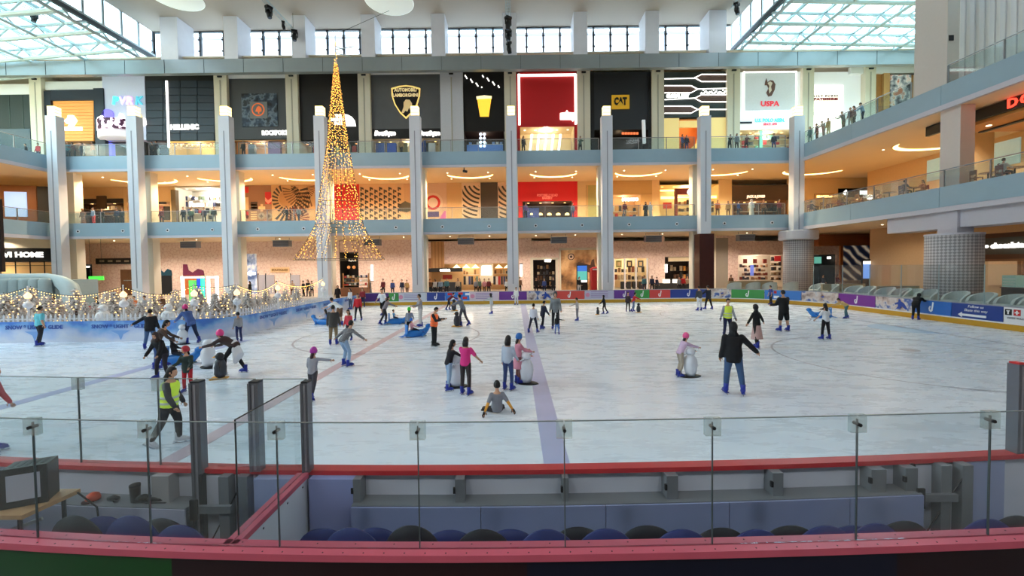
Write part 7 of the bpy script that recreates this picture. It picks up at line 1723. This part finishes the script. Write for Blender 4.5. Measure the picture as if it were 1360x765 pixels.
t = thing('green_sign', 'bright green exit sign above the crowd by the tent', 'sign', at(128, 369.5, 44)); B(-0.75, 0.75, -0.05, 0.05, -0.2, 0.2).build('lit_face', glow((60, 220, 60), 1.6), t); MB().tube([(-0.6, 0, 0.2), (-0.6, 0, Z1B - t.location.z)], 0.015, 5).tube([(0.6, 0, 0.2), (0.6, 0, Z1B - t.location.z)], 0.015, 5).build('hangers', m_dark, t)
t = thing('red_bench', 'red bench in front of the inflatable tent', 'bench', (at(93, 400, 30).x, 30, 0.06)); B(-1.6, 1.6, -0.25, 0.25, 0.42, 0.5).build('seat', m_red, t); B(-1.6, 1.6, 0.2, 0.27, 0.5, 1.0).build('backrest', m_red, t)
for x in (-1.4, 1.4): B(x - 0.05, x + 0.05, -0.2, 0.2, 0, 0.42).build('leg', m_dark, t)

# ================================================================ tall cone of string lights
YC = 38.4
prof = [(86, 2), (110, 4.5), (150, 9), (190, 13), (230, 19), (270, 25), (300, 30), (320, 40), (345, 56)]
ap = at(446, 86, YC)
lc = thing('light_cone', 'tall cone of golden string lights hanging over the hoarding', 'light decoration', (ap.x, YC, 3.0))
pr = []
for y, r in prof: p = at(446, y, YC); pr.append((p.z - 3.0, r / FPX * YC))
random.seed(9)
def radius(z):
    for (z0, r0), (z1, r1) in zip(pr[:-1], pr[1:]):
        if z1 <= z <= z0: return r0 + (r1 - r0) * (z0 - z) / (z0 - z1)
    return pr[-1][1]
m_gold = M((255, 186, 84), emit=3.2, vary=0)
NS = 24
for k in range(NS):
    a = 2 * PI * k / NS
    st = MB().tube([(r * math.cos(a), r * math.sin(a), z) for z, r in pr], 0.016, 4).build('light_strand', M((60, 48, 36), 0.6), lc)
    m = MB(); z = pr[0][0]
    while z > pr[-1][0]:
        r = radius(z); z_px = z; dens = 0.24 if z > pr[3][0] else 0.27
        a2 = a + random.uniform(-0.5, 0.5) * 2 * PI / NS * (1.0 if z > pr[6][0] else 0.2)
        rr = r * random.uniform(0.92, 1.02); octa(m, (rr * math.cos(a2), rr * math.sin(a2), z), random.uniform(0.035, 0.055)); z -= dens * random.uniform(0.6, 1.4)
    o = m.build('bulbs', m_gold, st); o['kind'] = 'stuff'
for q in (3, 5, 6, 8): MB().tube([(pr[q][1] * math.cos(t * PI / 12), pr[q][1] * math.sin(t * PI / 12), pr[q][0]) for t in range(25)], 0.025, 5).build('hoop', M((110, 92, 70), 0.6), lc)
tp = at(446.5, 46, YC).z - 3.0
MB().tube([(0, 0, pr[0][0] - 0.5), (0, 0, tp)], [0.06, 0.03], 6).build('mast', m_steel, lc)
for a, b, c, d in ((0, 66, 24, 62), (0, 70, 20, 76), (-2, 60, 10, 66)): MB().tube([(a / FPX * YC, 0, at(446, b, YC).z - 3.0), (c / FPX * YC, 0, at(446, d, YC).z - 3.0)], 0.04, 5).build('top_arm', m_steel, lc)
e = at(517, 14, 41.0) - Vector((ap.x, YC, 3.0)); MB().tube([(0, 0, tp), e], 0.02, 5).build('hanging_cable', m_dark, lc)
bs = MB()
for k in range(30): octa(bs, (random.uniform(-0.12, 0.12), random.uniform(-0.12, 0.12), pr[0][0] + random.uniform(0, tp - pr[0][0] - 0.6)), 0.045)
o = bs.build('top_bulbs', m_gold, lc); o['kind'] = 'stuff'

# ================================================================ visitors around the rink
W1 = dict(arml=(6, 9, 14), armr=(4, 9, 14)); W2 = dict(lean=16, arml=(44, 8, 50), armr=(44, 8, 50), legl=(8, 4, 8), legr=(-4, 4, 4)); W3 = dict(legl=(16, 3, 10), legr=(-14, 3, 16), arml=(-14, 8, 12), armr=(18, 8, 18))
PR = {}
def proto(key, **kw):
    if key in PR: return PR[key]
    PR[key] = person('', (0, -200, 0), 1.72, 0, feet=('shoe', (30, 28, 28)), vox=0.034, detail=False, **kw); return PR[key]
KIND = {'m': dict(pose=W1), 'w': dict(pose=W1, head=('long_hair', (26, 20, 20))), 'l': dict(pose=W2), 'k': dict(pose=W3), 'r': dict(pose=W1, bottom=('robe', (20, 20, 22)), top=('coat', (20, 20, 22)), head=('hijab', (20, 20, 22)))}
PROTO_USED = {}
CN = {'black': (24, 24, 28), 'white': (232, 230, 232), 'grey': (140, 140, 146), 'red': (190, 40, 48), 'maroon': (110, 36, 44), 'blue': (60, 84, 150), 'navy': (36, 42, 70), 'teal': (80, 130, 140), 'brown': (120, 84, 60), 'beige': (206, 180, 150), 'orange': (226, 120, 60), 'pink': (220, 150, 160), 'green': (84, 110, 96), 'tan': (190, 150, 100), 'purple': (110, 80, 150), 'pale blue': (150, 176, 206)}
def visitor(kind, col, pants, loc, heading, where, h=1.72):
    base = proto(kind, **KIND[kind]); wd = {'m': 'person in %s', 'w': 'woman with long dark hair in %s', 'l': 'person in %s leaning', 'k': 'person in %s walking', 'r': 'person in a long %s robe'}[kind] % col
    lab = wd + ' ' + where
    if kind not in PROTO_USED: o = base; PROTO_USED[kind] = 1
    else: o = dup(base, (0, 0, 0))
    o['label'] = lab; o['group'] = 'visitors around the rink'; o.location = loc; o.rotation_euler = (0, 0, math.radians(heading)); o.scale = (h / 1.72,) * 3
    for c in o.children:
        n = c.name.split('.')[0]; cc = None
        if n in ('top', 'coat'): cc = CN[col]
        elif n == 'trousers': cc = CN[pants]
        elif n in ('skirt', 'headscarf'): cc = CN[col]
        if cc and c.material_slots: c.material_slots[0].link = 'OBJECT'; c.material_slots[0].material = M(cc, 0.8, vary=0.14, scale=9)
    return o
def row(Y, z, items, heading=180):
    for px, kind, col, pants, where in items:
        x = (px - PPX) / FPX * Y; visitor(kind, col, pants, (x, Y, z), heading + random.uniform(-35, 35), where, random.uniform(1.62, 1.8))
row(43.9, Z2T, [(43, 'm', 'black', 'black', 'beside the left pilaster of the upper balcony'), (59, 'm', 'red', 'navy', 'at the upper railing left of the first column'), (91, 'l', 'red', 'navy', 'on the upper railing right of the first column'), (98, 'm', 'teal', 'navy', 'at the upper railing below the slatted front'), (106, 'l', 'maroon', 'black', 'on the upper railing below the slatted front'), (117, 'w', 'black', 'black', 'at the upper railing below the slatted front'), (131, 'm', 'orange', 'brown', 'at the upper railing below the games arcade'),
    (209, 'm', 'black', 'black', 'at the upper railing below the neon line'), (216, 'l', 'navy', 'white', 'on the upper railing below the neon line'), (329, 'w', 'black', 'black', 'at the upper railing below the boot billboard'), (536, 'k', 'tan', 'black', 'past the sports-car boutique'), (567, 'm', 'blue', 'blue', 'in front of the sports-car boutique'), (697, 'w', 'black', 'black', 'at the upper railing below the red front'), (772, 'l', 'green', 'black', 'on the upper railing beside the red front'),
    (906, 'm', 'blue', 'navy', 'in front of the lit hexagon doorway'), (912, 'w', 'navy', 'blue', 'in front of the lit hexagon doorway'), (969, 'l', 'black', 'black', 'on the upper railing left of the polo shop'), (978, 'w', 'grey', 'black', 'at the upper railing left of the polo shop'), (991, 'l', 'maroon', 'black', 'on the upper railing below the polo shop'), (1027, 'm', 'navy', 'blue', 'at the upper railing below the polo shop')])
row(44.0, Z1T, [(100, 'm', 'brown', 'black', 'at the lower railing of the dark restaurant'), (114, 'r', 'brown', 'brown', 'at the lower railing of the dark restaurant'), (128, 'm', 'pale blue', 'red', 'at the lower railing of the dark restaurant'), (139, 'w', 'black', 'black', 'at the lower railing of the dark restaurant'), (159, 'm', 'navy', 'black', 'at the lower railing beside the second column'), (166, 'm', 'black', 'black', 'at the lower railing beside the second column'), (204, 'r', 'brown', 'brown', 'at the lower railing of the clothing shop'), (218, 'w', 'maroon', 'black', 'at the lower railing of the clothing shop'),
    (247, 'm', 'black', 'black', 'at the lower railing of the cosmetics shop'), (257, 'w', 'green', 'black', 'at the lower railing of the cosmetics shop'), (274, 'm', 'navy', 'black', 'at the lower railing of the cosmetics shop'), (287, 'm', 'black', 'grey', 'beside the counter of the cosmetics shop'), (382, 'k', 'black', 'black', 'past the swirling mural'), (398, 'k', 'grey', 'navy', 'past the swirling mural'), (699, 'w', 'purple', 'black', 'at the lower railing of the red cafe'), (761, 'm', 'pale blue', 'blue', 'at the lower railing of the red cafe'), (830, 'm', 'maroon', 'grey', 'at the lower railing of the beige fashion shop'),
    (858, 'r', 'black', 'black', 'at the lower railing of the beige fashion shop'), (864, 'r', 'white', 'white', 'at the lower railing of the beige fashion shop'), (953, 'w', 'orange', 'brown', 'at the lower railing right of the eighth column'), (967, 'w', 'tan', 'brown', 'at the lower railing left of the menswear shop'), (980, 'm', 'blue', 'navy', 'at the lower railing of the menswear shop'), (998, 'r', 'white', 'white', 'at the lower railing of the menswear shop'), (1014, 'm', 'brown', 'black', 'at the lower railing of the menswear shop'), (1034, 'm', 'maroon', 'black', 'at the lower railing of the menswear shop')])
row(45.0, ZG, [(332, 'w', 'black', 'black', 'by the snowy mountain poster'), (367, 'm', 'white', 'black', 'below the gold plaque'), (388, 'm', 'beige', 'brown', 'right of the gold plaque'), (403, 'm', 'black', 'black', 'in the group left of the fourth column'), (409, 'w', 'black', 'black', 'in the group left of the fourth column'), (414, 'm', 'grey', 'black', 'in the group left of the fourth column'), (491, 'r', 'grey', 'grey', 'below the slim wall lamp'), (509, 'm', 'maroon', 'black', 'right of the slim wall lamp'), (521, 'm', 'blue', 'navy', 'facing the pink wall left of the fifth column'), (534, 'm', 'navy', 'grey', 'left of the fifth column'), (540, 'k', 'tan', 'brown', 'left of the fifth column'),
    (571, 'm', 'brown', 'black', 'at the coffee bar'), (578, 'w', 'white', 'black', 'at the coffee bar'), (585, 'm', 'pale blue', 'black', 'at the coffee bar'), (593, 'm', 'teal', 'black', 'at the coffee bar'), (608, 'w', 'beige', 'black', 'at the coffee bar'), (632, 'm', 'grey', 'black', 'at the clothes shop under the cone lamps'), (637, 'w', 'green', 'black', 'at the clothes shop under the cone lamps'), (643, 'k', 'pink', 'brown', 'past the white sign of the clothes shop'), (649, 'm', 'maroon', 'black', 'by the white sign of the clothes shop'), (673, 'm', 'white', 'black', 'left of the sixth column'),
    (690, 'm', 'brown', 'black', 'right of the sixth column'), (712, 'w', 'black', 'black', 'at the dark doorway shop'), (723, 'm', 'blue', 'navy', 'at the dark doorway shop'), (735, 'm', 'black', 'black', 'at the dark doorway shop'), (769, 'w', 'black', 'white', 'in front of the football billboard'), (856, 'm', 'teal', 'navy', 'at the perfume shop'), (866, 'w', 'navy', 'black', 'right of the perfume shop'), (872, 'm', 'navy', 'black', 'right of the perfume shop'), (902, 'm', 'grey', 'black', 'at the watch shop counter'), (907, 'm', 'red', 'black', 'at the watch shop counter'), (913, 'w', 'beige', 'black', 'at the watch shop counter'),
    (971, 'w', 'brown', 'brown', 'left of the book shop shelves'), (1072, 'm', 'beige', 'brown', 'beside the corner column'), (1093, 'm', 'navy', 'navy', 'in front of the cafe kitchen'), (1112, 'w', 'maroon', 'brown', 'right of the cafe kitchen'), (1190, 'm', 'navy', 'black', 'in the dark recess')])
row(30.5, 0.06, [(128, 'm', 'black', 'black', 'behind the tent end in the festive garden'), (138, 'w', 'white', 'black', 'behind the tent end in the festive garden'), (168, 'm', 'maroon', 'black', 'among the trees right of the second lamp post'), (178, 'm', 'orange', 'black', 'among the trees right of the second lamp post'), (192, 'm', 'grey', 'navy', 'among the trees left of the snow figure'), (213, 'w', 'brown', 'black', 'among the trees by the snow figure'), (236, 'm', 'black', 'grey', 'before the glowing photo frame'), (268, 'm', 'blue', 'blue', 'beside the green photo frame'), (296, 'w', 'brown', 'brown', 'by the slim white frame'), (306, 'm', 'green', 'black', 'by the slim white frame'), (71, 'm', 'navy', 'black', 'in front of the inflatable tent')])
for px, kind, col, pants, where in ((1075, 'w', 'green', 'green', 'at the corner of the upper right railing'), (1084, 'm', 'black', 'black', 'second along the upper right railing'), (1092, 'l', 'grey', 'grey', 'on the upper right railing'), (1099, 'm', 'tan', 'beige', 'fourth along the upper right railing'), (1118, 'l', 'navy', 'black', 'on the upper right railing at its middle'), (1128, 'm', 'maroon', 'beige', 'in the group along the upper right railing'), (1133, 'w', 'maroon', 'black', 'in the group along the upper right railing'), (1143, 'l', 'pale blue', 'navy', 'on the upper right railing, last of the row')):
    X = 29.2; visitor(kind, col, pants, (X, X * FPX / (px - PPX), Z2T), 90 + random.uniform(-20, 20), where)
# diners on the lower right balcony: round tables with wooden chairs
m_chw = M((110, 50, 34), 0.5, vary=0.1)
dt0 = dc0 = None
for k, px in enumerate((1086, 1104, 1128, 1152, 1180, 1212, 1272, 1310, 1345)):
    X = 30.6; Y = X * FPX / (px - PPX); pos = ords[k] + ' from the corner'
    if dt0 is None:
        dt0 = t = thing('dining_table', 'round dining table on the lower right balcony, ' + pos, 'table', (X, Y, Z1T), group='dining tables on the lower right balcony')
        MB().lathe([(0.45, 0.72), (0.45, 0.76)], n=20).build('top', M((150, 96, 60), 0.4), t); MB().tube([(0, 0, 0.03), (0, 0, 0.72)], 0.04, 8).build('pedestal', m_dark, t); MB().lathe([(0.28, 0), (0.26, 0.03)], n=14).build('foot', m_dark, t)
    else: dup(dt0, (X, Y, Z1T), 0, 'round dining table on the lower right balcony, ' + pos)
    for sd, side in ((-1, 'railing side'), (1, 'inner side')):
        lab = 'wooden dining chair on the %s of the table %s' % (side, pos)
        if dc0 is None:
            dc0 = c = thing('dining_chair', lab, 'chair', (X - 0.75, Y, Z1T), group='wooden chairs on the lower right balcony')
            B(-0.21, 0.21, -0.21, 0.21, 0.43, 0.47).build('seat', m_chw, c); B(-0.21, 0.21, -0.24, -0.2, 0.62, 0.92).build('backrest', m_chw, c)
            for a in (-0.19, 0.19):
                for b in (-0.21, 0.19): B(a - 0.02, a + 0.02, b - 0.02, b + 0.02, 0, 0.92 if b < 0 else 0.43).build('leg', m_chw, c)
        else: c = dup(dc0, (X + sd * 0.75, Y, Z1T), 0, lab)
        c.rotation_euler = (0, 0, math.radians(-90 if sd < 0 else 90))
SITP = dict(lean=2, legl=(84, 6, 84), legr=(84, 6, 84), arml=(40, 8, 40), armr=(40, 8, 40))
for k, (px, sd, col, hd) in enumerate(((1086, -1, (60, 50, 50), 'hair'), (1104, 1, (150, 100, 70), 'long_hair'), (1128, -1, (70, 50, 40), 'hair'), (1128, 1, (200, 150, 110), 'long_hair'), (1152, 1, (120, 70, 60), 'hair'), (1212, -1, (40, 34, 34), 'hair'), (1212, 1, (110, 60, 44), 'long_hair'), (1272, -1, (60, 60, 60), 'hair'), (1310, 1, (150, 140, 130), 'long_hair'), (1345, -1, (200, 196, 190), 'hair'))):
    X = 30.6; Y = X * FPX / (px - PPX)
    person('seated diner in %s at the %s table side, %s' % ({(60, 50, 50): 'dark grey', (150, 100, 70): 'tan', (70, 50, 40): 'brown', (200, 150, 110): 'beige', (120, 70, 60): 'rust', (40, 34, 34): 'black', (110, 60, 44): 'reddish brown', (60, 60, 60): 'grey', (150, 140, 130): 'stone', (200, 196, 190): 'white'}[col], 'railing' if sd < 0 else 'inner', {1086: 'by the corner', 1104: 'second table', 1128: 'third table', 1152: 'fourth table', 1212: 'left of the square column', 1272: 'right of the square column', 1310: 'near the escalator', 1345: 'at the right edge'}[px]),
           (X + sd * 0.72, Y, Z1T), 1.7, -90 if sd < 0 else 90, SITP, top=('long', col), bottom=('long', (50, 44, 44)), head=(hd, (40, 26, 20)), feet=('shoe', (30, 28, 28)), group='diners on the lower right balcony', vox=0.036, detail=False, pel=0.56)
# cafe armchairs along the boards
ac0 = None
AC = [(975, 41.2), (1000, 41.0), (1022, 40.6), (1050, 40.6)] + [(1084, 36.6), (1102, 35.0), (1127, 32.6), (1142, 31.4), (1166, 29.8), (1190, 28.6), (1206, 27.8), (1228, 26.8), (1268, 25.0), (1296, 23.6), (1330, 22.2), (1356, 21.4)]
for k, (px, Y) in enumerate(AC):
    X = max((px - PPX) / FPX * Y, 0); X = X if k < 4 else max(X, 26.1); ang = 180 if k < 4 else 90
    lab = 'grey tub armchair along the rink boards, %s from the maroon column' % (ords + ['tenth', 'eleventh', 'twelfth', 'thirteenth', 'fourteenth', 'fifteenth', 'sixteenth'])[k]
    if ac0 is None:
        ac0 = t = thing('tub_armchair', lab, 'armchair', (X, Y, ZG), group='grey cafe armchairs along the boards'); m_tub = M((186, 190, 187), 0.8, vary=0.08)
        tb = MB().strip(arc(0, 0, 0.46, -200, 20, 14), 0.12, 0.86, 0.1); tb.v = [(x, y, z if z < 0.5 else 0.5 + 0.4 * math.sin(PI * (i // 4) / 14) ** 0.6) for i, (x, y, z) in enumerate(tb.v)]; tb.build('tub_back', m_tub, t); MB().lathe([(0.36, 0.2), (0.38, 0.4), (0.34, 0.46)], n=18).build('seat_cushion', M((170, 172, 168), 0.85), t, smooth=True)
        for a in (45, 135, 225, 315): B(0.3 * math.cos(math.radians(a)) - 0.02, 0.3 * math.cos(math.radians(a)) + 0.02, 0.3 * math.sin(math.radians(a)) - 0.02, 0.3 * math.sin(math.radians(a)) + 0.02, 0, 0.2).build('leg', m_dark, t)
        o = t
    else: o = dup(ac0, (X, Y, ZG), 0, lab)
    o.location = (X, Y, ZG); o.rotation_euler = (0, 0, math.radians(ang - 180 if k < 4 else 90)); o.scale = (1.4, 1.4, 1.25)
# long sofa backs behind the armchairs
for k, (px, Y, ln) in enumerate(((1125, 35.0, 3.6), (1200, 31.0, 3.0), (1000, 43.4, 4.6))):
    X = (px - PPX) / FPX * Y; t = thing('cafe_sofa', 'long beige cafe sofa %s' % ['in front of the tunnel poster', 'left of the thick woven column', 'in front of the book shop'][k], 'sofa', (X, Y, ZG), group='cafe sofas')
    B(-ln / 2, ln / 2, -0.4, 0.3, 0.15, 0.45).build('seat', M((150, 136, 110), 0.85), t); B(-ln / 2, ln / 2, 0.3, 0.5, 0.15, 1.1).build('backrest', M((160, 146, 120), 0.85), t)
    for x in (-ln / 2 + 0.1, ln / 2 - 0.1): B(x - 0.04, x + 0.04, -0.3, 0.4, 0, 0.15).build('foot', m_dark, t)
    for x in (-ln / 2 + 0.08, ln / 2 - 0.08): B(x - 0.08, x + 0.08, -0.4, 0.3, 0.15, 0.65).build('armrest', M((150, 136, 110), 0.85), t)
t = thing('info_totem', 'slim blue-lit information screen in front of the tunnel poster', 'screen', (at(1150, 360, 44).x, 44, ZG)); B(-0.42, 0.42, -0.1, 0.1, 0, 3.2).build('body', m_black, t); B(-0.38, 0.38, -0.12, -0.1, 1.2, 3.0).build('screen', glow((110, 150, 220), 1.1), t); B(-0.38, 0.38, -0.13, -0.12, 2.7, 3.0).build('screen_header', m_neon, t)
t = thing('info_totem', 'information screen kiosk in front of the football billboard', 'screen', (at(773, 360, 46).x, 46, ZG)); B(-0.6, 0.6, -0.1, 0.1, 0, 3.0).build('body', m_black, t); B(-0.52, 0.52, -0.12, -0.1, 1.1, 2.9).build('screen', glow((90, 180, 170), 1.0), t); B(-0.52, 0.52, -0.13, -0.12, 2.3, 2.9).build('screen_header', glow((60, 110, 200), 1.0), t); B(-0.5, 0.5, -0.13, -0.12, 1.1, 1.3).build('screen_footer', m_neon, t)
t = thing('phone_box', 'red telephone box in front of the football billboard', 'phone box', (at(792, 370, 45.5).x, 45.5, ZG)); rdm = M((186, 36, 40), 0.4)
for x in (-0.55, 0.55): B(x - 0.07, x + 0.07, -0.5, 0.5, 0, 2.4).build('corner_post', rdm, t)
B(-0.62, 0.62, -0.52, 0.52, 2.4, 2.6).build('roof', rdm, t); MB().lathe([(0.6, 2.6), (0.4, 2.72), (0.05, 2.76)], n=12).build('dome', rdm, t); B(-0.5, 0.5, -0.54, -0.52, 2.42, 2.56).build('sign', m_white, t); B(-0.48, 0.48, 0.3, 0.34, 0, 2.4).build('rear_panel', M((150, 60, 56), 0.5), t); B(0.0, 0.46, -0.5, -0.46, 0.1, 2.35).build('blue_door', M((60, 120, 170), 0.4), t); B(-0.46, 0.0, -0.5, -0.46, 0.1, 2.35).build('red_door', rdm, t)
st = thing('gift_stall', 'market stall with small goods right of the narrow black shop', 'stall', (at(472, 380, 44.5).x, 44.5, ZG)); B(-1.4, 1.4, -0.4, 0.4, 0, 0.9).build('counter', M((150, 100, 70), 0.6), st)
for q in range(3):
    B(-1.3, 1.3, -0.1 + q * 0.12, 0.0 + q * 0.12, 1.1 + q * 0.4, 1.14 + q * 0.4).build('shelf', m_wood, st)
    for j in range(9): B(-1.2 + j * 0.28, -1.02 + j * 0.28, -0.1 + q * 0.12, 0.02 + q * 0.12, 1.14 + q * 0.4, 1.14 + q * 0.4 + random.uniform(0.12, 0.28)).build('goods', M(random.choice(PAL), 0.6), st)
for x in (-1.35, 1.35): B(x - 0.04, x + 0.04, 0.1, 0.3, 0.9, 2.4).build('post', m_wood, st)
# ================================================================ finish: lettering and moulded bodies become plain meshes
def finish():
    bpy.context.view_layer.update()
    dg = bpy.context.evaluated_depsgraph_get()
    fonts = [o for o in COL.objects if o.type == 'FONT']
    for o in fonts:
        me = bpy.data.meshes.new_from_object(o.evaluated_get(dg))
        n = bpy.data.objects.new(o.name, me); nm = o.name
        COL.objects.link(n); n.parent = o.parent; n.location = o.location; n.rotation_euler = o.rotation_euler; n.scale = o.scale
        if 'fit' in o and me.vertices:
            w_ = max(v.co.x for v in me.vertices) - min(v.co.x for v in me.vertices)
            n.scale.x = o['fit'] / max(w_, 1e-3)
        bpy.data.objects.remove(o); n.name = nm
    done = {}
    for o in [o for o in COL.objects if o.type == 'MESH' and len(o.modifiers)]:
        key = o.data.name
        if key not in done:
            me = bpy.data.meshes.new_from_object(o.evaluated_get(dg))
            me.polygons.foreach_set('use_smooth', [True] * len(me.polygons))
            ex = EXTRA.get(key)
            if ex:
                bm = bmesh.new(); bm.from_mesh(me)
                for vs, fs in ex:
                    nv = [bm.verts.new(v) for v in vs]
                    for f in fs:
                        try: q = bm.faces.new([nv[i] for i in f]); q.smooth = True
                        except ValueError: pass
                bm.to_mesh(me); bm.free()
            done[key] = me
        o.modifiers.clear(); o.data = done[key]
try: EXTRA
except NameError: EXTRA = {}
finish()
